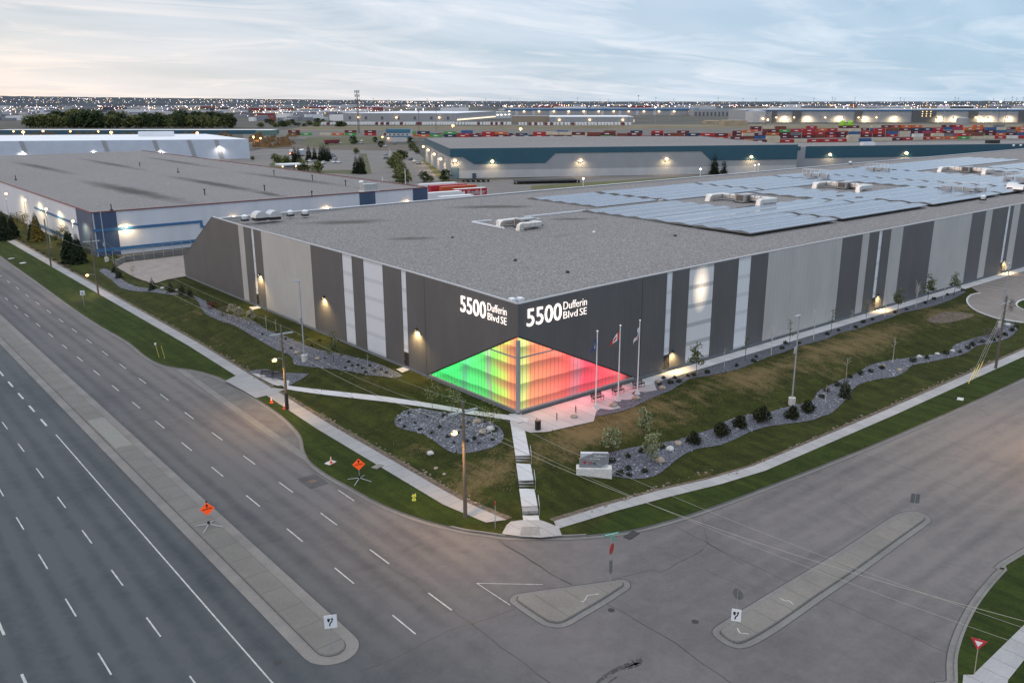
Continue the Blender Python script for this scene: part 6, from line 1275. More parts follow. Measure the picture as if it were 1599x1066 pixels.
def along(px, A, D, zz=5):
    lo, hi = 0.0, 1.6
    for _ in range(40):
        m_ = (lo + hi) / 2; q = A + D * m_; d = Vector((q.x, q.y, zz)) - CAM; x = CX + F * d.dot(RT) / d.dot(FW)
        if (x - px) * (1 if (RT.dot(D) < 0) else -1) > 0: lo = m_
        else: hi = m_
    return A + D * lo
for px, sx in ((40, 3), (168, 3), (247, 3), (301, 3), (343, 3)):
    q = along(px, c0, dl); d = dl.normalized() * 1.2; sl = dl.normalized() * 1.5; f = MB(); f.poly([tuple(q - d - sl + nn * .2), tuple(q + d - sl + nn * .2), tuple(q + d + nn * .2 + sl + Vector((0, 0, zt - .1))), tuple(q - d + sl + nn * .2 + Vector((0, 0, zt - .1)))]); f.build('grey_strip', M_GRY, wb)
for px in (36, 147, 251, 344): q = along(px, c0, dl); packlamp(wb, q.x, q.y, zt * (.42 if px != 344 else .6), nn, 2500, M_LK, (1, .85, .7), .6)
q = W(245, 213, zt); f = MB(); f.obox((0, 0, 1.6), (11, 3, 1.6), math.atan2(dl.y, dl.x)); tag(f.build('rooftop_plant_room', M_WROOF, None, q), 'long white plant room on the far white roof', 'plant room')
# yards and green patches between
plain('yard_asphalt', [(-50, 262), (420, 262), (700, 320), (900, 300), (1180, 284), (1180, 262), (700, 284), (650, 236), (430, 228), (395, 236), (-50, 236)], M_YARD, -.05)
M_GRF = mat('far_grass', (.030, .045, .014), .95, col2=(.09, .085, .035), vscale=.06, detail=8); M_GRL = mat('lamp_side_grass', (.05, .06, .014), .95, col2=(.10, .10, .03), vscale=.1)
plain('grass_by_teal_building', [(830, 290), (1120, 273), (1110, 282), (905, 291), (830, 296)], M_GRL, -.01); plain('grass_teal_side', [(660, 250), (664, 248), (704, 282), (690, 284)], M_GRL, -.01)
plain('grass_car_park', [(558, 265), (566, 240), (573, 240), (581, 271), (560, 272), (440, 268), (420, 258), (430, 250), (500, 266)], M_GRF, -.01)
plain('grass_bank', [(470, 226), (480, 215), (600, 213), (600, 222), (500, 230)], M_GRF, -.01); plain('gravel_track', [(395, 232), (640, 236), (640, 226), (395, 226)], mat('track_brown', (.09, .075, .06), .95, var=.3, vscale=.1), -.02)
plain('dirt_berm', [(440, 204), (1300, 204), (1600, 198), (1600, 194), (1200, 194), (480, 197)], mat('berm_tan', (.16, .13, .09), .95, col2=(.11, .10, .06), vscale=.02), -.02)
plain('rail_yard_ground', [(380, 218), (660, 216), (1165, 226), (1650, 232), (1650, 198), (380, 204)], mat('ballast_dark', (.07, .065, .06), .95, col2=(.13, .12, .11), vscale=.05), -.015)
# ---- teal building
TC = W(705, 279, 0); TR = W(1088.8, 272, 0); e1 = TR - TC; e1.z = 0; e1.normalize(); e2 = Vector((-e1.y, e1.x, 0))
tz = 13.4; tb = empty('teal_warehouse', TC, math.atan2(e1.y, e1.x), 'wide grey warehouse with a teal band stepping down along its roof edge', 'warehouse')
def tloc(p): d = p - TC; return (d.dot(e1), d.dot(e2))
LT = tloc(W(1240, 226.3, tz))[0]; DT = tloc(W(658, 216, tz))[1]
def tx(px, y=0, z=6):                   # local x on the front face at picture column px
    lo, hi = -50, 900
    for _ in range(40):
        m_ = (lo + hi) / 2; q = TC + e1 * m_ + e2 * y; d = Vector((q.x, q.y, z)) - CAM; x = CX + F * d.dot(RT) / d.dot(FW)
        if x < px: lo = m_
        else: hi = m_
    return lo
f = MB(); f.poly([(0, 0, 0), (LT, 0, 0), (LT, 0, tz), (0, 0, tz)]); f.build('wall', M_GRY, tb); f = MB(); f.poly([(0, DT, 0), (0, 0, 0), (0, 0, tz), (0, DT, tz)]); f.build('wall', M_GRY, tb); f = MB(); f.poly([(LT, 0, 0), (LT, DT, 0), (LT, DT, tz), (LT, 0, tz)]); f.build('wall', M_GRY, tb)
f = MB(); f.box(-.15, LT, -.12, -.01, 0, 3.6); f.build('wall_base', M_LGR, tb)
DR = 150.0
def rbx(px, py): x, y = tloc(W(px, py, tz)); return (x, y, tz)
f = MB(); f.poly([(0, 0, tz), (LT, 0, tz), (LT, DR * .55, tz), rbx(1165, 220), rbx(1091, 213), rbx(800, 213), (0, DT, tz)]); f.build('roof', roof_mat('teal_roof_ballast', []), tb)
x1, x2, x3, x4 = tx(722 + 24, z=9), tx(741, z=6), tx(868, z=11), tx(851, z=6); xa, xb = tx(1096, z=11), tx(1111, z=8)
f = MB(); zt_, zl = tz - .03, 6.6
f.v = [(x, -.25, z) for x, z in ((-.2, tz - 3.6), (tx(724, z=9), tz - 3.6), (tx(741, z=7), zl), (tx(852, z=7), zl), (tx(868, z=11), tz - 2.3), (xa, tz - 2.3), (xb, zl), (LT, zl), (LT, tz + .35), (-.2, tz + .35))]
f.f = [(0, 1, 2, 3, 4, 5, 6, 7, 8, 9)]; f.m = [0]; f.build('teal_band', M_TEAL, tb)
f = MB(); f.poly([(-.2, -.1, tz - 3.6), (-.2, DT, tz - 3.6), (-.2, DT, tz + .35), (-.2, -.1, tz + .35)]); f.build('teal_band', M_TEAL, tb)
f = MB(); f.box(tx(705, z=2), tx(717, z=2), -.3, -.13, 0, 5.2); d_ = f.build('loading_door', mat('door_teal', (.10, .16, .20), .5), tb); f = MB(); f.box(tx(738, z=1.5), tx(744, z=1.5), -.3, -.13, 0, 2.3); f.build('door', M_NAV, tb)
for px, py in ((710.5, 251), (769, 252), (907, 250.5), (1041, 248.5), (1173, 245)):
    x = tx(px, z=8); z = TOPZ(TC + e1 * x, py); packlamp(tb, x, 0 - .1, z, (0, -1, 0), 2600, M_LW, (1, .72, .38), .75)
for i, (px, py) in enumerate(((661.5, 229), (669, 234.5), (678.5, 241), (688.5, 248.5))):
    # lamps standing off the side wall on brackets
    lo, hi = -20.0, 250.0
    for _ in range(40):
        m_ = (lo + hi) / 2; q = TC - e1 * 2.0 + e2 * m_; d = Vector((q.x, q.y, 9)) - CAM; x = CX + F * d.dot(RT) / d.dot(FW)
        if x > px: lo = m_
        else: hi = m_
    z = TOPZ(TC - e1 * 2 + e2 * lo, py); f = MB(); f.obox((-1.0, lo, z + .3), (1.1, .15, .1)); o = f.build('wall_light', M_DARK, tb); f = MB(); f.ball((-2, lo, z), .7, .8); f.build('lamp', M_LW, o); lamp_pt(o, (-2.6, lo, z - .6), 3200, (1, .70, .35), 160)
# lower wing to the right
x0 = LT; wz = 12.2; wy = 6.0; WD = tloc(W(1330, 222.5, 12.2))[1] - 6; wn = empty('teal_wing', TC, math.atan2(e1.y, e1.x), 'long low wing with a teal band, right of the teal-banded warehouse', 'warehouse')
X1 = 420.0
for k, (x, y0, y1) in enumerate(((x0, 0, 0),)): pass
f = MB(); f.poly([(x0, wy, 0), (X1, wy, 0), (X1, wy, wz), (x0, wy, wz)]); f.build('wall', M_GRY, wn); f = MB(); f.poly([(x0, wy, wz), (X1, wy, wz), (X1, wy + WD, wz), (x0, wy + WD, wz)]); f.build('roof', MC['teal_roof_ballast'], wn)
f = MB(); f.box(tx(1258, wy, 8), X1, wy - .2, wy - .02, 6.6, wz + .3); f.box(x0, tx(1250, wy, 10), wy - .2, wy - .02, 10.6, wz + .3); f.build('teal_band', M_TEAL, wn)
for px, py in ((1296, 241.5), (1414.5, 239)): x = tx(px, wy, 8); z = TOPZ(TC + e1 * x + e2 * wy, py); packlamp(wn, x, wy - .1, z, (0, -1, 0), 2200, M_LW, (1, .72, .38), .8)
for px, py, l in ((1355, 227.5, 'white vent box on the long low wing roof'), (1550, 224, 'dark vent box on the far part of the wing roof')): q = W(px, py, wz); f = MB(); f.box(-3.5, 3.5, -1.5, 1.5, 0, 1.8); o = f.build('roof_vent', M_WROOF if px < 1400 else M_DARK, None, q, math.atan2(e1.y, e1.x)); tag(o, l, 'roof vent')
# pole lights in the yard, seen over the roof
for i, (px, py, b) in enumerate(((911, 279, 300), (1093, 264, 290), (1176, 258, 300), (1182, 257, 300), (752, 288, 330), (600, 276, 330), (634, 264, 295), (610, 232, 258))):
    g = W(px, b, 0); h = TOPZ(g, py); o = empty('yard_light', g, 0, ['lit pole lamp above the roof edge in front of the grass strip', 'lit pole lamp just left of the twin spruces', 'left pole of the pair over the orange trailers', 'right pole of the pair over the orange trailers', 'pale pole in front of the trailer with large lettering', 'pale thin pole in the car park road', 'pale pole by the tree row', 'thin pole left of the tree row'][i], 'light pole', 'pole lamps in the yards'); MB().tube((0, 0, 0), (0, 0, h), .16, .12, 6).build('shaft', M_WHT, o)
    if i < 4: f = MB(); f.ball((0, 0, h), .38 if i < 2 else .25, .8); f.build('lamp', M_LK, o)
    else: MB().obox((0, 0, h), (.5, .2, .08)).build('lamp_head', M_STEEL, o)
# ---- trailers, containers, cars
def box_vehicle(name, Lx, Wy, Hz, m, mtop, cat, wheels=True, z0=1.1):
    e = empty(name, (0, 0, 0), 0, 'x', cat); f = MB(); f.box(-Lx / 2, Lx / 2, -Wy / 2, Wy / 2, z0, z0 + Hz, 0); f.m[4] = 1; f.build('box', [m, mtop], e)
    if wheels:
        f = MB()
        for x in (-Lx / 2 + 1.2, -Lx / 2 + 2.4):
            for y in (-Wy / 2 + .15, Wy / 2 - .15): f.tube((x, y - .14, .5), (x, y + .14, .5), .5, k=10)
        f.build('wheels', M_DARK, e); f = MB(); f.box(-Lx / 2 + .3, Lx / 2 - .3, -.5, .5, .75, z0); f.box(Lx / 2 - 3.2, Lx / 2 - 3.0, -.9, -.7, 0, z0); f.box(Lx / 2 - 3.2, Lx / 2 - 3.0, .7, .9, 0, z0); f.build('chassis', M_DARK, e)
    return e
M_TRW = mat('trailer_white', (.66, .68, .70), .5); M_TRR = mat('trailer_red', (.38, .02, .035), .45); M_TRO = mat('trailer_orange_red', (.42, .07, .02), .5); M_TRB = mat('trailer_blue', (.02, .06, .22), .5); M_ORT = mat('trailer_orange', (.62, .12, .02), .5)
dirT = math.atan2(-.518, .855)
trd = W(760, 305, 0) - W(704, 309, 0); ta = math.atan2(trd.y, trd.x)
def trailer(px, py, m, mt, label, L_=13.5, a=None): q = W(px, py, 0); e = box_vehicle('semi_trailer', L_, 2.6, 2.9, m, mt, 'trailer'); e.location = q; e.rotation_euler = (0, 0, ta if a is None else a); e['label'] = label; e['group'] = 'trailers parked behind the warehouse'; return e
trailer(684, 302, M_TRW, M_TRW, 'white trailer with red markings, farthest in the row behind the roof', 16)
trailer(700, 304.5, M_TRR, M_TRR, 'plain dark red trailer, second in the row behind the roof', 16); trailer(716, 306.5, M_TRO, M_TRO, 'plain orange-red trailer left of the lettered one', 15)
tm = trailer(734, 311, M_TRR, M_TRW, 'red trailer with large white lettering on its side'); trailer(694, 317, M_TRW, M_TRW, 'white trailer in front of the lettered red one'); trailer(712, 323.5, M_TRW, M_TRW, 'lowest white trailer, half hidden by the roof edge', 13)
me = text_mesh('MotoMaster', .02, .25); xs = [v.co.x for v in me.vertices]; ys = [v.co.y for v in me.vertices]
for v in me.vertices: v.co = (-1.9 + 8.0 * (v.co.x - min(xs)) / (max(xs) - min(xs)), -1.34, 1.75 + 1.75 * (v.co.y - min(ys)) / (max(ys) - min(ys)))
me.materials.clear(); me.materials.append(M_WHT); link('lettering', me, tm)
f = MB(); f.poly([(-6.5, -1.33, 3.7), (-5.9, -1.33, 3.2), (-4.4, -1.33, 2.6), (-3.0, -1.33, 3.4), (-2.6, -1.33, 1.6), (-3.2, -1.33, 2.3), (-4.4, -1.33, 1.7), (-5.4, -1.33, 2.0)]); f.build('stripe_mark', M_WHT, tm)
for i in range(14):
    t = i / 13; px = 1152 + t * 104; py = 265 - t * 4.6; e = box_vehicle('semi_trailer', 13, 2.6, 2.8, M_ORT if i % 3 else M_TRO, M_ORT, 'trailer') if i == 0 else dup(TR0, (0, 0, 0)); TR0 = e if i == 0 else TR0
    e.location = W(px, py, 0); e.rotation_euler = (0, 0, math.atan2(e2.y, e2.x) + R(-35)); e['label'] = 'orange-red trailer against the low wing, ' + ordw(i) + ' from the twin spruces'; e['group'] = 'orange trailers docked at the wing'
q = W(1143, 268, 0); e = box_vehicle('semi_trailer', 13, 2.6, 2.8, M_TRB, M_TRB, 'trailer'); e.location = q; e.rotation_euler = (0, 0, math.atan2(e2.y, e2.x) - .6); e['label'] = 'blue trailer right of the twin spruces'
# row of dark container chassis on the yard
ch = empty('container_chassis', (0, 0, 0), 0, 'x', 'chassis'); f = MB(); f.box(-5, 5, -.5, .5, .9, 1.15); f.build('frame', M_DARK, ch); f = MB()
for x in (-4, -2.8):
    for y in (-1.1, 1.1): f.tube((x, y - .2, .55), (x, y + .2, .55), .55, k=10)
f.build('wheels', M_DARK, ch); CH = Spawner(ch)
for i in range(20): t = i / 19; q = W(806 + t * 92, 286.5 - t * 2.2, 0); CH(q, math.atan2(e2.y, e2.x), 'dark empty container chassis by the grass strip, ' + ordw(i) + ' from the left', 'empty chassis parked by the grass strip', (.9, 1.0, 1.1))
for i in range(5): q = W(724 + i * 8, 283.5, 0); CH(q, math.atan2(e2.y, e2.x) + .3, 'dark chassis near the blue door of the teal-banded warehouse, ' + ordw(i) + ' from the left', 'chassis by the blue door', (.7, 1, 1))
# cars
def car(m, label='x'):
    e = empty('parked_car', (0, 0, 0), 0, label, 'car'); f = MB(); P = [(-2.2, .35), (2.2, .35), (2.25, .75), (1.3, .95), (-1.9, 1.0), (-2.25, .85)]; f.v = [(x, -.9, z) for x, z in P] + [(x, .9, z) for x, z in P]; n = 6; f.f = [tuple(range(n)), tuple(range(2 * n - 1, n - 1, -1))] + [(i, (i + 1) % n, n + (i + 1) % n, n + i) for i in range(n)]; f.m = [0] * 8; f.build('body', m, e)
    f = MB(); P = [(-1.7, .98), (.9, .97), (.3, 1.45), (-1.2, 1.48)]; f.v = [(x, -.78, z) for x, z in P] + [(x, .78, z) for x, z in P]; n = 4; f.f = [tuple(range(n)), tuple(range(2 * n - 1, n - 1, -1))] + [(i, (i + 1) % n, n + (i + 1) % n, n + i) for i in range(n)]; f.m = [0] * 6; w = f.build('windows', M_PANE, e); f = MB(); f.box(-1.2, .3, -.75, .75, 1.47, 1.51); f.build('roof', m, e)
    for x in (-1.35, 1.35):
        for y in (-.85, .85): f = MB(); f.tube((x, y - .1, .33), (x, y + .1, .33), .33, k=10); f.build('wheel', M_DARK, e)
    return e
CW, CD, CS = Spawner(car(mat('car_white', (.7, .71, .73), .3))), Spawner(car(mat('car_dark', (.04, .05, .06), .3))), Spawner(car(mat('car_silver', (.36, .40, .45), .3, .4)))
ca = math.atan2(trd.y, trd.x)
for px, py, sp, l in ((485, 253, CW, 'white car left of the tall spruces in the car park'), (506, 255.5, CW, 'white car under the tall spruces'), (522, 254.5, CW, 'white car leftmost of the group right of the spruces'), (530, 254.5, CW, 'white car rightmost of the near group'), (524, 249.5, CS, 'silver car behind the white ones'), (522, 246, CD, 'dark car in the middle of the group'), (519, 243.5, CD, 'dark car at the back of the group'), (648, 253.5, CW, 'white car in the lot beside the teal side wall'), (654, 256, CS, 'silver car nearest the teal side wall'), (642, 250, CD, 'dark car at the back of the lot beside the teal wall'), (531, 224.5, CW, 'white car by the red truck on the bank road'), (565, 225, CS, 'silver car left of the blue-roofed building'), (566, 221, CW, 'white van-like car by the small round tree'), (590, 222.5, CD, 'dark car beside the blue-roofed building'), (603, 248, CD, 'dark car at the end of the tree row'), (603, 242, CS, 'silver car above the tree row'), (635, 240, CD, 'dark car behind the tree row, right'), (630, 243, CS, 'silver car behind the tree row, left'), (617, 226, CD, 'dark car in front of the blue-roofed building'), (602, 229.5, CW, 'white car on the road below the blue-roofed building')):
    sp(W(px, py, 0), ca + (hash(l) % 3 - 1) * .0 + .9, l, 'cars parked around the yards', 1.05)
# white semi by the spruces, red truck
e = box_vehicle('semi_trailer', 15, 2.6, 3.0, mat('trailer_grey', (.33, .35, .40), .5), M_TRW, 'trailer'); e.location = W(472, 243.5, 0); e.rotation_euler = (0, 0, ca + 1.1); e['label'] = 'pale grey trailer of a truck on the road left of the spruces'
q = W(456.5, 242, 0); e = empty('truck_cab', q, ca + 1.1, 'red and white truck cab facing the camera with lit headlights', 'truck'); f = MB(); f.box(-2.4, 1.6, -1.25, 1.25, .6, 3.6); f.build('cab', M_TRW, e); f = MB(); f.box(-2.5, -2.41, -1.2, 1.2, .8, 2.0); f.build('grille', M_TRR, e); f = MB(); f.ball((-2.6, -.9, 1.1), .25); f.ball((-2.6, .9, 1.1), .25); f.build('headlights', M_LW, e); f = MB(); f.tube((-1.5, -1.25, .5), (-1.5, 1.25, .5), .5, k=10); f.tube((1, -1.25, .5), (1, 1.25, .5), .5, k=10); f.build('wheels', M_DARK, e)
e = box_vehicle('semi_trailer', 13, 2.6, 2.8, mat('trailer_maroon', (.14, .02, .03), .5), M_TRR, 'trailer'); e.location = W(519, 225.5, 0); e.rotation_euler = (0, 0, ca); e['label'] = 'maroon trailer on the bank road beside a white car'
# lit pavilion
q = W(459, 268, 0); e = empty('gatehouse', q, ca, 'small flat-roofed gatehouse with lit canopy beyond the neighbouring roof', 'gatehouse'); MB().box(-4, 4, -2, 2, 0, 3).build('wall', M_LGR, e); MB().box(-8, 8, -4.5, 4.5, 3.4, 4.1).build('roof', M_WROOF, e)
for x in (-7, 7, 0): f = MB(); f.tube((x, -3.5, 0), (x, -3.5, 3.4), .3, k=8); f.build('column', M_LGR, e); f = MB(); f.ball((x, -3.9, 3.1), .3); f.build('lamp', M_LW, e)
lamp_pt(e, (0, -3.8, 3.2), 900, (1, .65, .3), 170)
# small blue-roofed building
def fbox(name, pxl, pxr, pyb, pyt, depth, mw, mr, label, cat='warehouse', group=None, dx=0.0, rail=None):
    a = W(pxl, pyb, 0); b = W(pxr, pyb + dx, 0); d = b - a; L_ = d.length; zz = max(3.0, TOPZ((a + b) / 2, pyt)); e = empty(name, a, math.atan2(d.y, d.x), label, cat, group)
    f = MB(); f.box(0, L_, 0, depth, -.2, zz); f.f.pop(4); f.m.pop(4); f.build('wall', mw, e); f = MB(); f.poly([(-.3, -.3, zz + .05), (L_ + .3, -.3, zz + .05), (L_ + .3, depth + .3, zz + .05), (-.3, depth + .3, zz + .05)]); f.build('roof', mr, e); return e, L_, zz
e, L_, zz = fbox('office_building', 604, 641.5, 221.5, 202, 14, M_LGR, mat('blue_roof', (.05, .17, .27), .5), 'three-storey pale building with blue bands and blue roof by the rails', 'office building')
for k in (.38, .70): f = MB(); f.box(-.1, L_ + .1, -.2, -.02, zz * k, zz * k + 1.0); f.build('blue_band', MC['blue_roof'], e)
f = MB(); f.box(-.2, L_ + .2, -.6, -.21, zz - 2.0, zz + .3); f.build('fascia', MC['blue_roof'], e)
for k in range(5): f = MB(); f.box(L_ * (.12 + k * .18), L_ * (.12 + k * .18) + 1.5, -.12, -.01, zz * .52, zz * .62); f.build('window', M_PANE, e)
f = MB(); f.ball((2, -1.5, 3), .6); f.ball((-3, -2, 4), .5); f.build('lamp', M_LO, e)
e, L_, zz = fbox('rail_shed', -5, 426, 209.5, 203.2, 25, M_TEAL, M_WROOF, 'very long low shed with pale roof and teal side across the left background', 'shed')
fbox('equipment_shed', 400, 424, 212, 203.5, 22, mat('shed_green', (.08, .16, .15), .6), M_WROOF, 'short end shed with pale roof next to the long low shed', 'shed')
e, L_, zz = fbox('grey_warehouse', 537, 713, 191.5, 177, 320, M_GRY, M_WROOF, 'big grey warehouse with pale roof behind a line of white trailers', 'warehouse', dx=.6)
for k in range(7): f = MB(); f.box(L_ * (.05 + k * .145), L_ * (.05 + k * .145) + 3.6, -.3, -.05, zz * .35, zz * .65); f.build('window', M_DGR, e)
for t in (.14, .48, .855): f = MB(); f.ball((L_ * t, -2, zz * .55), 1.6, .6); f.build('lamp', M_LW, e)
f = MB(); f.box(L_ + .31, L_ + 1.5, 5, 310, zz * .25, zz * .38); f.build('dock_lights', mat('dock_glow', (1, .8, .6), .5, emit=(1, .75, .5), estr=1.1), e)
e, L_, zz = fbox('lit_dock_warehouse', 713, 800, 188, 175.5, 120, M_LGR, M_WROOF, 'pale warehouse side with a lit row of loading docks', 'warehouse', dx=-3.5)
for k in range(13): f = MB(); f.ball((L_ * (.03 + k * .075), -2, zz * .55), 1.1, .8); f.build('lamp', M_LK, e)
e, L_, zz = fbox('grey_warehouse', 858, 990, 193, 182.6, 150, M_GRY, M_WROOF, 'grey warehouse with white roof and three wall lamps, second from the cell tower', 'warehouse')
for t in (.12, .48, .87): f = MB(); f.ball((L_ * t, -2, zz * .55), 1.6, .6); f.build('lamp', M_LW, e)
f = MB(); f.box(L_ + .35, L_ + 1, 3, 140, 2, zz * .6); f.build('dock_lights', MC['dock_glow'], e)
e, L_, zz = fbox('dock_wing', 800, 858, 191, 181.5, 60, mat('tan_cladding', (.26, .22, .17), .7), M_GRY, 'tan low wing left of the three-lamp warehouse', 'warehouse')
e, L_, zz = fbox('long_warehouse', 790, 1090, 180, 169.6, 120, M_GRY, M_WROOF, 'very long far warehouse with a teal top edge and a row of wall lamps', 'warehouse')
f = MB(); f.box(-.5, L_ + .5, -.8, -.35, zz - 5, zz + .3); f.build('teal_band', MC['blue_band'], e)
for k in range(13): f = MB(); f.ball((L_ * (.02 + k * .078), -3, zz * .55), 2.2, .7); f.build('lamp', M_LW, e)
for k in range(11): f = MB(); f.box(L_ * (.05 + k * .09), L_ * (.05 + k * .09) + 8, -.5, -.1, 0, zz * .75); f.build('bay', M_LGR, e)
e, L_, zz = fbox('far_sheds', 1083, 1170, 181, 171, 100, M_GRY, MC['blue_roof'], 'far low sheds with dark openings right of the long lamp-lit warehouse', 'shed')
for k in range(14): f = MB(); f.box(L_ * (.03 + k * .07), L_ * (.03 + k * .07) + 4, -.5, -.1, 0, zz * .6); f.build('opening', M_DGR, e)
# silo and concrete bunkers
q = W(1180, 191, 0); h = TOPZ(q, 173.5); e = empty('storage_silo', q, 0, 'wide grey cylindrical silo behind the containers', 'silo'); MB().tube((0, 0, 0), (0, 0, h), 17, 17, 24).build('shell', M_LGR, e); MB().tube((0, 0, h), (0, 0, h + 2), 17, 3, 24).build('roof', M_GRY, e); f = MB(); f.ball((-6, -19, 6), 1.6); f.ball((9, -18, 4), 1.5); f.build('lamp', M_LW, e)
for a, b, y, t, l in ((1103, 1131, 194, 189, 'left'), (1131, 1167, 196.5, 188.5, 'right')): fbox('concrete_bunker', a, b, y, t, 40, mat('bunker_tan', (.30, .25, .18), .9, var=.2, vscale=.1), MC['bunker_tan'], f'tan concrete storage bunker left of the silo, {l} of two', 'bunker')
# big grey building at the far right
e, L_, zz = fbox('distribution_centre', 1165, 1660, 191, 171.5, 160, M_GRY, M_WROOF, 'huge grey distribution centre with a blue top edge and dark bays', 'warehouse')
f = MB(); f.box(-1, L_ + 1, -.9, -.5, zz - 2.2, zz + .4); f.build('blue_edge', MC['blue_band'], e)
def dx_(px, y=0.0): return L_ * (px - 1165) / (1660 - 1165)
for a, b in ((1206, 1213), (1238, 1252), (1336, 1347), (1425, 1462), (1513, 1527), (1590, 1602)): f = MB(); f.box(dx_(a), dx_(b), -1.4, -.92, 0, zz - 1); f.build('dark_bay', M_DGR, e)
for a in (1212, 1228, 1240, 1263, 1289, 1315, 1341, 1349, 1369, 1400, 1466, 1491, 1523, 1531, 1545, 1575): f = MB(); f.ball((dx_(a), -4, zz * .38), 1.25, .8); f.build('lamp', M_LW, e); 
for a in (1226, 1262, 1312, 1352, 1398, 1468, 1492, 1530, 1546, 1576): lamp_pt(e, (dx_(a), -9, zz * .40), 26000, (1, .74, .42), 170, (0, .6, -1), 1)
f = MB()
for i in range(3):
    for j in range(3): x = dx_(1440 + i * 6.4); MB().box(x, x + 1.5, -1.7, -1.41, zz * (.45 + j * .18), zz * (.45 + j * .18) + 1.5).build('lit_window', mat('window_glow', (1, .7, .3), .5, emit=(1, .66, .26), estr=1.6), e)
q = W(1502.5, 195, 0); h = TOPZ(q, 184.5); f = MB(); f.tube((0, 0, 0), (0, 0, h), 8.5, 8.5, 18); f.tube((0, 0, h), (0, 0, h + 1), 8.5, 1, 18); tag(f.build('storage_tank', M_GRY, None, q), 'grey round tank in front of the distribution centre', 'tank')
q = W(1322, 198, 0); f = MB(); f.box(-14, 14, -3, 3, 0, 4); f.ball((-10, 0, 5), 4); f.ball((10, 0, 5), 3.5); tag(f.build('wrapped_machinery', mat('lime_green', (.25, .5, .03), .6), None, q), 'bright lime green wrapped machinery in front of the distribution centre', 'machinery')
# ---- shipping containers
CC = {'maroon': (.10, .012, .022), 'red': (.34, .018, .020), 'orange': (.48, .12, .03), 'navy': (.012, .028, .07), 'cream': (.50, .45, .36), 'green': (.06, .28, .07), 'brown': (.16, .045, .025), 'blue': (.03, .10, .25), 'white': (.60, .60, .60), 'grey': (.15, .16, .17), 'rose': (.30, .05, .10)}
cmesh = {}
for k, c in CC.items():
    m = mat('container_' + k, c, .55, var=.12, vscale=.5); f = MB(); f.box(-6.1, 6.1, -1.25, 1.25, 0, 2.75, 0)
    for i in range(12): x = -5.6 + i * .95; f.box(x, x + .35, -1.31, -1.25, .15, 2.6, 0)
    f.box(-2.0, 2.0, -1.345, -1.315, 1.1, 1.8, 1 if k in ('maroon', 'red', 'green', 'navy', 'orange') else 0); cmesh[k] = f.mesh('shipping_container', [m, M_WHT])
rnd = random.Random(11); cnt = {}; NC = 0
def containers(pts, rowname, levels, pal, gap=1.0, a=None, maxn=60):
    global NC
    P = [W(x, y, 0) for x, y in pts]; k = 0; q = P[0].copy(); seg = 0; n = 0
    total = sum((b - a_).length for a_, b in zip(P[:-1], P[1:])); s = 0.0
    while s < total and n < maxn:
        t = s; i = 0
        while i < len(P) - 2 and t > (P[i + 1] - P[i]).length: t -= (P[i + 1] - P[i]).length; i += 1
        d = (P[i + 1] - P[i]).normalized(); c = P[i] + d * t; ang = math.atan2(d.y, d.x) + (a or 0)
        for lv in range(rnd.choice(levels)):
            if NC >= 298: return
            col = rnd.choice(pal); o = link('shipping_container', cmesh[col], None, (c.x, c.y, lv * 2.8 + (1.0 if levels == (1, 2, 2) else 0)), ang)
            lvw = ('bottom', 'second', 'third', 'fourth')[lv]
            tag(o, f'{col} shipping container, {lvw} level, {ordw(n)} stack in the {rowname}', 'shipping container', f'shipping containers in the {rowname}'); NC += 1
        s += 12.2 + gap * rnd.choice((.3, .5, 1, 3)); n += 1
R1 = ['maroon'] * 5 + ['red'] * 3 + ['orange', 'navy', 'cream', 'brown', 'green']; R2 = ['cream'] * 3 + ['maroon'] * 7 + ['red'] * 5 + ['orange'] * 3 + ['navy', 'brown', 'brown', 'green', 'blue', 'white', 'grey', 'rose']
containers([(640, 215.5), (860, 217), (1000, 218.5), (1165, 220)], 'front train behind the teal roof', (1, 2, 2), R1, .8, maxn=50)
containers([(460, 211.5), (640, 212), (860, 212.5), (1165, 213)], 'rear train along the berm', (1, 1, 2), R1 + ['blue', 'navy'], 3.0, maxn=50)
containers([(1165, 223.5), (1330, 221.5), (1460, 218), (1625, 216)], 'row nearest the wing roof', (1, 1, 2), R2, 1.0, maxn=50)
containers([(1168, 217), (1330, 214.5), (1625, 211)], 'middle yard row', (2, 3, 3), R2, .8, maxn=45)
containers([(1180, 210), (1400, 207.5), (1625, 206)], 'rear yard row', (2, 3), R2, .9, maxn=40)
# white trailers lined up before the grey warehouse
wt = Spawner(link('parked_trailer', MB().box(-1.3, 1.3, -6.5, 6.5, 1.0, 3.9).mesh('parked_trailer', [M_TRW]))); wt.p['category'] = 'trailer'
wtr = link('parked_trailer', MB().box(-1.3, 1.3, -6.5, 6.5, 1.0, 3.9).mesh('parked_trailer', [mat('trailer_maroon', (.14, .02, .03), .5)])); wtr['category'] = 'trailer'; wr_ = Spawner(wtr)
n = 0
for a, b, y in ((505, 800, 196.2), (812, 985, 196.8)):
    x = a
    while x < b:
        sp = wr_ if rnd.random() < .14 else wt; q = W(x, y, 0); sp(q, -YAW, f'{"maroon" if sp is wr_ else "white"} trailer in the line before the grey warehouses, {ordw(n)} from the left', 'trailers lined up before the grey warehouses', (1.2, 1, 1.25)); n += 1; x += rnd.choice((3.6, 3.9, 5.0)) * (1.0 if a < 600 else 1.25)
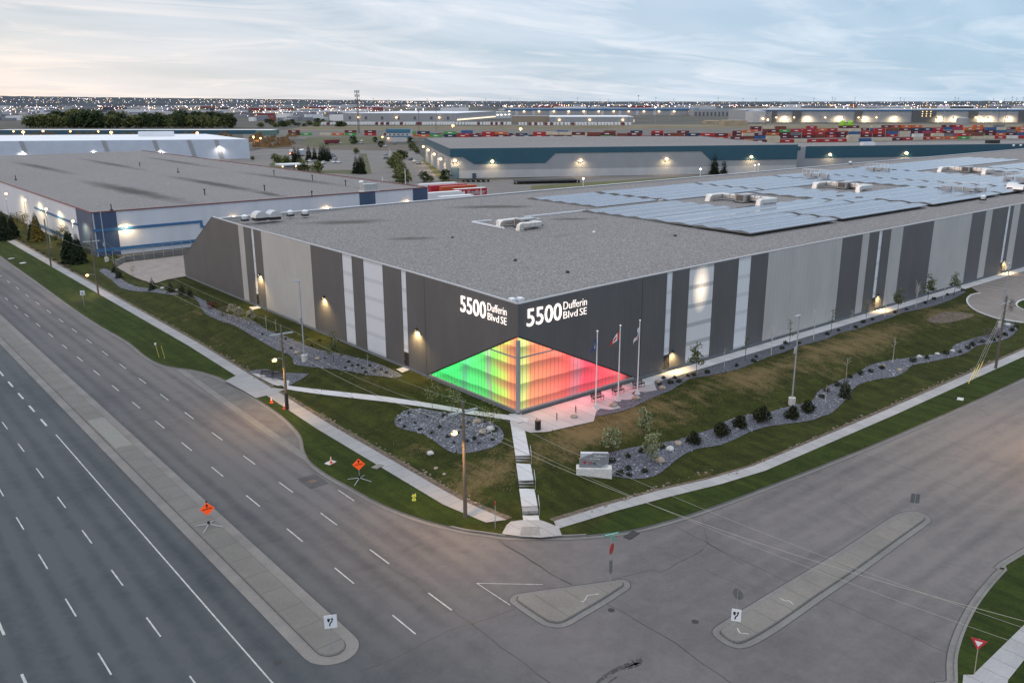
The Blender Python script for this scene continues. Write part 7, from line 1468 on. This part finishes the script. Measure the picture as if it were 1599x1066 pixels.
# tan berm ridge
a = W(470, 201, 0); b = W(1300, 200, 0); f = MB(); N_ = 60
for i in range(N_ + 1):
    p = a.lerp(b, i / N_); hgt = 2.6 + 1.0 * noise.noise(p * .02)
    for dd, hh in ((-14, 0), (-5, .85), (0, 1), (6, .8), (16, 0)): f.v.append((p.x + FC.x * dd, p.y + FC.y * dd, hgt * hh - .1))
for i in range(N_):
    for j in range(4): k = i * 5 + j; f.f.append((k, k + 5, k + 6, k + 1)); f.m.append(0)
o = f.build('berm', MC['berm_tan'], smooth=True); o['kind'] = 'structure'
# ---- cell tower
q = W(561, 208, 0); h = TOPZ(q, 141); e = empty('cell_tower', q, 0, 'tall dark lattice cell tower rising above the horizon', 'cell tower'); f = MB()
for k in range(3): a = k * 2.094; f.tube((math.cos(a) * 1.3, math.sin(a) * 1.3, 0), (math.cos(a) * .5, math.sin(a) * .5, h), .22, .15, 4)
for i in range(22):
    z = h * i / 22; r = 1.3 - .8 * i / 22
    for k in range(3): a = k * 2.094; b = (k + 1) * 2.094; f.tube((math.cos(a) * r, math.sin(a) * r, z), (math.cos(b) * r, math.sin(b) * r, z + h / 22), .10, k=3)
f.build('mast', M_DGR, e)
for z, n_ in ((h - 1.5, 6), (h - 6, 6), (h - 11, 3)):
    for k in range(n_): a = k * 6.283 / n_; f = MB(); f.tube((0, 0, z), (math.cos(a) * 2.2, math.sin(a) * 2.2, z), .08, k=3); f.obox((math.cos(a) * 2.4, math.sin(a) * 2.4, z), (.35, .45, 1.5), a); f.build('antenna', M_DGR, e)
# slim poles on the skyline
for i, (px, pt, pb, w) in enumerate(((655, 174, 205, .3), (997, 150, 166, 1.2), (682, 172, 205, .25), (639, 165, 180, .35), (1557, 159, 203, .35), (1471, 160, 205, .35), (1567, 162, 208, .3), (1203, 164, 195, .3), (1195, 165, 200, .35), (1023, 168, 196, .3), (982, 166, 196, .35), (1046, 162, 190, .3), (1428, 164, 200, .3), (489, 176, 190, .3))):
    q = W(px, pb, 0); h = TOPZ(q, pt); o = empty('mast_light', q, 0, 'tall yard mast on the skyline, ' + ordw(i) + ' of those listed from near the cell tower', 'mast', 'tall masts across the yards'); MB().tube((0, 0, 0), (0, 0, h), w, w * .7, 5).build('shaft', M_GRY if i % 2 else M_DGR, o); 
    f = MB(); f.ball((0, 0, h), 1.4 * max(.6, (q - CAM).length / 1500), .6); f.build('lamp', M_LK if i in (3, 4, 5, 8, 9, 10) else M_DGR, o)
    o['label'] = 'tall yard mast ' + ['left of the blue-roofed building roofline', 'standing thin on the open horizon, the tallest far mast', 'behind the office building', 'lit white behind the grey warehouse roof', 'lit, at the right of the distribution centre', 'lit, left of the round tank', 'dark, beside the rightmost lit mast', 'dark, left of the silo group', 'lit, right beside the silo', 'lit, right of the three-lamp warehouse', 'lit, over the three-lamp warehouse roof', 'dark, over the far lamp-lit warehouse end', 'dark, before the dark bays', 'white-topped, among the bushes left'][i]
# pylons on the horizon
rnd = random.Random(3)
py_ = empty('power_pylon', (0, 0, 0), 0, 'x', 'pylon'); f = MB(); f.tube((0, 0, 0), (0, 0, 60), 1.4, .8, 4); f.box(-9, 9, -.6, .6, 50, 51.2); f.build('lattice', MC['dark_grey_cladding'], py_); PY = Spawner(py_)
for i, px in enumerate((608, 668, 720, 759, 797, 808, 850, 902, 937, 950, 1024, 1052, 1121, 1160, 1180, 1234, 1270, 1299, 1303, 1334, 1405, 1411, 1490, 1495, 1550, 1567, 1579, 1586, 1596, 30, 120, 250, 470, 584)):
    d = ray(px, 170); d.z = 0; q = Vector((CAM.x, CAM.y, 0)) + d.normalized() * 7600; PY((q.x, q.y, 0), -YAW, 'thin power pylon on the horizon, ' + ordw(i if i < 29 else i - 29) + (' from the cell tower rightwards' if i < 29 else ' from the left picture edge'), 'power pylons on the horizon', rnd.uniform(.8, 1.15))
# ---- trees further out
TL1 = deciduous('round_tree', 8, 4.0, 620, leafmat('far_leaf_olive', (.05, .06, .022), (.15, .165, .06)), M_BARK, 71, s=.55, clumps=24, tr=.2, bare=.0, branches=5, label='x'); TL2 = deciduous('round_tree', 9, 4.4, 620, leafmat('far_leaf_dark', (.020, .034, .018), (.060, .085, .035)), M_BARK, 72, s=.6, clumps=24, tr=.2, bare=.0, branches=5, label='x'); T1, T2 = Spawner(TL1), Spawner(TL2)
SPF = Spawner(spruce('spruce', 11, 3.0, 18, 14, 73, M_SPR, 'x'))
for i, (x, y, s) in enumerate(((461, 254, .95), (467, 254, .9), (483, 250, .95), (492, 249, .8), (502, 252, 1.0), (506, 251, 1.05), (510, 252, .95), (514, 249, .85), (557, 271, .95), (566, 271.5, 1.0), (563, 268, .9), (1116, 272, 1.0), (1129.5, 271, 1.03))):
    SPF(W(x, y, 0), i, ['leftmost tall spruce behind the pale trailer', 'second tall spruce behind the pale trailer', 'narrow spruce left of the clump in the car park', 'short spruce left of the clump', 'left tree of the dense spruce clump', 'tallest tree of the dense spruce clump', 'right tree of the dense spruce clump', 'spruce at the right rear of the clump', 'left of the three spruces at the car park end', 'right of the three spruces at the car park end', 'rear of the three spruces at the car park end', 'left of the twin spruces before the teal band', 'right of the twin spruces before the teal band'][i], None, s)
for i, (x, y, s, k) in enumerate(((436, 256, .6, 1), (448, 259, .7, 1), (430, 250, .5, 1), (476, 268, .7, 1), (497, 269, .72, 1), (470, 260, .55, 1), (552, 225, .75, 2), (557, 240, .5, 1), (626, 248, .6, 2), (621, 254, .7, 1), (617, 259, .72, 1), (614, 262, .75, 1), (623, 268, .75, 1), (628, 276, .8, 1), (626, 283, .8, 1), (632, 288, .7, 1), (618, 250, .62, 1), (632, 246, .6, 1), (645, 234, .7, 1), (652, 240, .5, 1), (663, 284, .5, 2), (673, 284, .35, 1), (697, 282, .55, 2), (596, 230, .55, 2), (641, 224, .6, 2), (586, 222, .5, 2), (108, 247, .5, 1), (144, 246, .6, 2), (171, 245, .55, 1), (72, 247, .5, 2), (395, 250, .3, 1))):
    (T1 if k == 1 else T2)(W(x, y, 0) if y > 215 and not (y in (247, 246, 245)) else W(x, y + 2, 0), i, f'{"olive green" if k == 1 else "dark green"} tree beyond the roofs, ' + ('at ' + ['the road bend left of the gatehouse', 'the road bend nearest the gatehouse', 'the far side of the road bend', 'the right of the gatehouse', 'the middle of the car park hedge', 'the back of the gatehouse', 'the bank, standing alone and round', 'the top of the twin car park spruces', 'the far end of the tree row', 'the second place of the tree row', 'the third place of the tree row', 'the fourth place of the tree row', 'the middle of the tree row', 'the sixth place of the tree row', 'the near end but one of the tree row', 'the near end of the tree row', 'the outer far side of the tree row', 'the inner far side of the tree row', 'the brown lot behind the row', 'the edge of the brown lot', 'the corner of the teal side lot', 'the lot as a low bush', 'the foot of the teal corner', 'the office building front left', 'the office building front right', 'the office building far left', 'the white wall, middle low one', 'the white wall, rounder one', 'the white wall, rightmost', 'the white wall, leftmost', 'the end of the white wall'][i]), None, (s * 1.25, s * 1.25, s * 1.0))
TG = 'trees of the belt behind the long shed'
for i in range(110):
    t = i / 110; row_ = i % 3; px = 48 + 318 * t + rnd.uniform(-3, 3); py = 199.6 - row_ * 2.0; s = (1.25 + .28 * math.sin(t * 9) + rnd.uniform(-.45, .35)) * (1.15 if .22 < t < .75 else .9)
    (T2 if rnd.random() < .5 else T1)(W(px, py, 0), i, 'tree in the dark belt behind the long shed, ' + ordw(i) + ' from left', TG, (s * 1.8, s * 1.8, s * 1.45))
for i in range(26): px = 395 + rnd.uniform(0, 150); py = 200 - rnd.uniform(0, 8); s = rnd.uniform(.5, 1.1); (T1 if i % 2 else T2)(W(px, py, 0), i, 'scrub tree on the rough ground left of the grey warehouse, ' + ordw(i) + ' of the scatter', 'scrub trees left of the grey warehouse', (s * 1.5, s * 1.5, s * .9))
# machinery in the rail yard, orange lamps
ym = Spawner(tag(MB().box(-5, 5, -1.5, 1.5, .6, 2.2).box(-3, -1, -1.4, 1.4, 2.2, 3.8).box(2, 4.6, -.3, .3, 2.2, 4.2).build('rail_machine', mat('machine_brown', (.06, .045, .03), .8, col2=(.25, .13, .04), vscale=.4)), 'x', 'machine'))
for i in range(52): px = rnd.uniform(0, 400) if i < 26 else rnd.uniform(395, 460); py = rnd.uniform(212.5, 216) if i < 26 else rnd.uniform(214, 232); ym(W(px, py, 0), rnd.uniform(-1, 1) - YAW, 'rusty parked machine in the dark yard by the rails, ' + ordw(i) + ' from left', 'machines in the dark yard left of the road', (rnd.uniform(.6, 1.4), 1, rnd.uniform(.6, 1.3)))
def yardlamp(px, py, pb, m, label, s=1.0, e=0, col=(1, .5, .2)):
    q = W(px, pb, 0); h = TOPZ(q, py); o = empty('yard_lamp', q, 0, label, 'yard lamp', 'yard lamps in the distance'); MB().tube((0, 0, 0), (0, 0, h), .14, k=4).build('pole', M_DGR, o); MB().ball((0, 0, h), s, .75).build('lamp', m, o)
    if e: lamp_pt(o, (0, 0, h - s - .2), e, col, 168)
for i, (x, y, s, e) in enumerate(((23, 205.5, .9, 9000), (38, 206.5, 1.5, 20000), (69, 205, 1.1, 9000), (111.5, 205.5, 1.0, 9000), (155, 205.5, .9, 9000), (175, 207, 1.5, 20000), (309.5, 208, 1.4, 20000), (0, 208, .6, 0), (708, 196.5, 1.6, 9000), (813.5, 201.5, 1.6, 16000), (598, 214, .8, 4000), (397, 214, 1.0, 9000), (408, 216, .9, 5000))): yardlamp(x, y, y + 9, M_LO, 'orange yard lamp ' + ['left of the brightest left one', 'brightest near the left edge', 'between the long shed and white roof, third', 'above the white roof, fourth', 'fifth, left of the brightest middle one', 'brightest in the middle of the white roof', 'alone right of the plant room', 'cut by the left edge', 'in front of the white trailer line', 'at the left end of the maroon containers', 'by the office building', 'in the machine yard, upper', 'in the machine yard, lower'][i], s, e)
# ---- the city in the distance: many low buildings, each a thing
M_C1 = mat('city_pale', (.38, .40, .44), .7); M_C2 = mat('city_grey', (.18, .20, .24), .7); M_C3 = mat('city_tan', (.26, .23, .20), .7); M_C4 = mat('city_white', (.60, .62, .66), .6); M_C5 = mat('city_red', (.20, .05, .05), .7); M_C6 = mat('city_dark', (.06, .07, .09), .7)
cb_ = [link('distant_building', MB().hexa([(-.5, -.5), (.5, -.5), (.5, .5), (-.5, .5)], 0, 1, 0, 1).mesh('distant_building', [a, b])) for a, b in ((M_C1, M_C4), (M_C2, M_C1), (M_C3, M_C4), (M_C4, M_C4), (M_C2, M_C2), (M_C5, M_C1), (M_C6, M_C2))]
for o in cb_: o['category'] = 'building'
CB = [Spawner(o) for o in cb_]; rnd = random.Random(77); nb_ = 0; cols = ('pale roofed', 'grey', 'tan walled', 'white', 'dull grey', 'dark red', 'dark'); used = {}
for py, n_, sc, x0, x1 in ((188, 9, 26, -10, 60), (189, 10, 22, 385, 530), (184, 20, 36, -20, 535), (179, 26, 46, -20, 560), (175.5, 30, 60, -20, 600), (172.5, 34, 80, -20, 1620), (169.5, 36, 110, -20, 1620), (167, 36, 130, -20, 1620), (164.5, 36, 150, -20, 1620)):
    for i in range(n_):
        px = x0 + (x1 - x0) * (i + rnd.uniform(.1, .9)) / n_; yy = py + rnd.uniform(-.8, .8); k = rnd.choice((0, 0, 0, 1, 1, 2, 3, 3, 4, 5, 6)) ; q = W(px, yy, 0); w = sc * rnd.uniform(.4, 1.5); CB[k](q, -YAW + rnd.choice((0, .1, .6, -.4)), f'distant {cols[k]} building, {["nearest left", "nearest middle", "fourth", "fifth", "sixth", "seventh", "eighth", "ninth", "farthest"][(188, 189, 184, 179, 175.5, 172.5, 169.5, 167, 164.5).index(py)]} band of city, {ordw(i)} from the left', 'low buildings of the distant city', (w, sc * rnd.uniform(.3, .7), rnd.uniform(4.5, 9.5) * (1 if py > 174 else 1.5))); nb_ += 1
def skyline(px):                        # picture row of the wooded horizon
    K = ((-100, 149.5), (0, 150), (200, 152.5), (400, 154.8), (560, 156.6), (640, 157.6), (800, 158.3), (1000, 159), (1450, 159), (1540, 157.6), (1599, 158.8), (1900, 159))
    for (a, ya), (b, yb) in zip(K[:-1], K[1:]):
        if px <= b: return ya + (yb - ya) * (px - a) / (b - a)
    return 159
# distant lamps: the largest ones are things, the rest one scatter
dl_ = {}
for k, m in (('white', M_LK), ('warm', M_LW), ('pink', M_LP), ('violet', M_LV)):
    o = link('distant_lamp', MB().tube((0, 0, 0), (0, 0, 1), .012, k=3).ball((0, 0, 1), .085, 1.0, 0, 6, 4).mesh('distant_lamp', [m])); o['category'] = 'lamp'; dl_[k] = Spawner(o)
def dlamp(px, py, k, s, i, where):
    q = W(px, py + s * .6 + 1.6, 0); D = (q - CAM).length; h = TOPZ(q, py); r = D / F * s * 1.0 / .085; o = dl_[k](q, 0, f'{k} lamp {where}, {ordw(i)} from left', 'bright lamps across the distant city', (r, r, 1)); o.scale = (r, r, h)
import itertools
i = 0
for i, px in enumerate((13, 28, 35, 42, 50, 57, 65, 71, 78, 85, 92, 100)): dlamp(px, 174 if px != 13 else 171.5, 'pink' if px > 20 else 'violet', .75, i, 'in the straight bright far-left line')
for i, (px, py, k) in enumerate(((45, 156, 'white'), (32, 160.5, 'white'), (83, 181.5, 'white'), (104, 167, 'pink'), (128, 167, 'pink'), (149.5, 169, 'violet'), (246, 169, 'pink'), (248, 163.5, 'violet'), (262, 170, 'pink'), (276, 170, 'warm'), (288, 169.5, 'pink'), (297, 163.5, 'pink'), (299, 169.5, 'pink'), (311, 170, 'warm'), (315, 175.5, 'pink'), (322, 170, 'pink'), (327, 163.5, 'violet'), (333, 170, 'pink'), (337, 164, 'violet'), (348, 164, 'pink'), (366, 177.5, 'pink'), (378, 166.5, 'violet'), (379.5, 166.8, 'pink'), (400, 174, 'warm'), (404, 173, 'warm'), (412, 175, 'warm'), (415, 171, 'pink'), (437, 158.5, 'white'), (459, 167, 'pink'), (482, 172.5, 'pink'), (512, 164, 'warm'), (592, 169.5, 'pink'), (609, 171.5, 'pink'), (618, 171, 'pink'), (627, 172, 'pink'), (650, 170.5, 'pink'), (661.5, 170.5, 'pink'), (638, 164.5, 'white'))):
    dlamp(px, py, k, 1.1 if k in ('warm', 'pink') else .8, i, 'among the brightest ones near the cell tower')
for i in range(110):
    px = 640 + i * 8.8 + rnd.uniform(-3, 3); far_ = rnd.random(); py = (161.3 if px < 1300 else 164.5) + rnd.uniform(-.8, 5.0) * (1 if px < 1150 or px > 1310 else .5); k = rnd.choice(('white', 'pink', 'pink', 'warm', 'violet') if px > 1300 else ('white', 'pink', 'warm', 'white', 'pink')); dlamp(px, py, k, rnd.uniform(.45, 1.05), i, 'in the lamp-lit strip under the right horizon')
f = MB()
for _ in range(2600):
    px = rnd.uniform(-20, 1620); py = 160.6 + 25 * rnd.random() ** 2.3 if px < 640 else 160.4 + 9 * rnd.random() ** 1.8
    if 60 < px < 365 and py > 176: continue
    q = W(px, py + .5, 0); D = (q - CAM).length; r = D / F * rnd.uniform(.2, .5); q.z = rnd.uniform(5, 14); f.ball(tuple(q), r, .8, rnd.choice((0, 1, 1, 2, 2, 3)), 5, 3)
for _ in range(600):                    # houses on the rise along the horizon, thinning to the right
    px = rnd.uniform(-20, 700) if rnd.random() < .7 else rnd.uniform(600, 1620); py = rnd.uniform(skyline(px) + .8, 161.5); r = ray(px, 170); r.z = 0; r.normalize(); q = Vector((CAM.x, CAM.y, 0)) + r * rnd.uniform(5200, 6300); q.z = max(4, TOPZ(q, py)); D = (q - CAM).length; f.ball(tuple(q), D / F * rnd.uniform(.12, .34), .8, rnd.choice((0, 0, 1, 1, 2, 3)), 5, 3)
o = f.build('distant_city_lights', [M_LK, M_LW, M_LP, M_LV]); tag(o, 'countless tiny lamps of the distant city', 'city lights', kind='stuff')
# wooded rises on the horizon
M_HILL = mat('haze_tinted_rise', (.014, .025, .038), .95, col2=(.034, .052, .070), vscale=.004, detail=10)  # distance haze is painted in as the blue of the slopes
def ridge(name, D, x0, x1, hf, seed, n=260, thick=900):
    f = MB()
    for i in range(n + 1):
        px = x0 + (x1 - x0) * i / n; r = ray(px, 170); r.z = 0; r.normalize(); c = Vector((CAM.x, CAM.y, 0)) + r * D; h = hf(px, c) + noise.noise(Vector((px * .06, seed, 0))) * 4 + noise.noise(Vector((px * .5, seed, 4))) * 3
        for dd, k in ((-thick * .5, -.2), (-thick * .12, .75), (0, 1), (thick, 1.0)): q = c + r * dd; f.v.append((q.x, q.y, max(-3, h * k)))
    for i in range(n):
        for j in range(3): k = i * 4 + j; f.f.append((k, k + 4, k + 5, k + 1)); f.m.append(0)
    o = f.build(name, M_HILL, smooth=True); o['kind'] = 'structure'
ridge('hills', 9500, -60, 1660, lambda x, c: TOPZ(c, skyline(x)), 1.0)
ridge('wooded_plain', 6200, 480, 1660, lambda x, c: TOPZ(c, skyline(x) + (1.2 if x > 1150 else 2.2)), 5.0, 220, 500); ridge('wooded_rise_left', 7000, -60, 560, lambda x, c: TOPZ(c, skyline(x) + 4.5), 9.0, 160, 600)
# dark earth mound
q = W(350, 182, 0); f = MB()
for i in range(25):
    a = i / 24; f.v += [(-90 + 180 * a, -12, -1), (-90 + 180 * a, 0, 13 * math.sin(math.pi * a) ** .7 * (.8 + .25 * math.sin(a * 9))), (-90 + 180 * a, 30, -1)]
for i in range(24):
    for j in range(2): f.f.append((i * 3 + j, i * 3 + 3 + j, i * 3 + 4 + j, i * 3 + 1 + j)); f.m.append(0)
o = f.build('earth_mound', mat('mound_dark', (.05, .042, .04), .95, var=.3, vscale=.05), None, q, -YAW); tag(o, 'dark earth mound behind the right end of the tree belt', 'earth mound')
# haze over the plain

HAZE = 0
if HAZE > 0:
    m = bpy.data.materials.new('haze_air'); m.use_nodes = True; t = m.node_tree; t.nodes.remove(t.nodes['Principled BSDF']); v = t.nodes.new('ShaderNodeVolumePrincipled'); v.inputs['Color'].default_value = (.80, .88, 1, 1); v.inputs['Density'].default_value = HAZE; t.links.new(v.outputs[0], t.nodes['Material Output'].inputs['Volume'])
    o = MB().box(-14000, 42000, -14000, 42000, -4, 190).build('haze', m); o['kind'] = 'stuff'; o['label'] = 'thin blue evening haze over the plain'
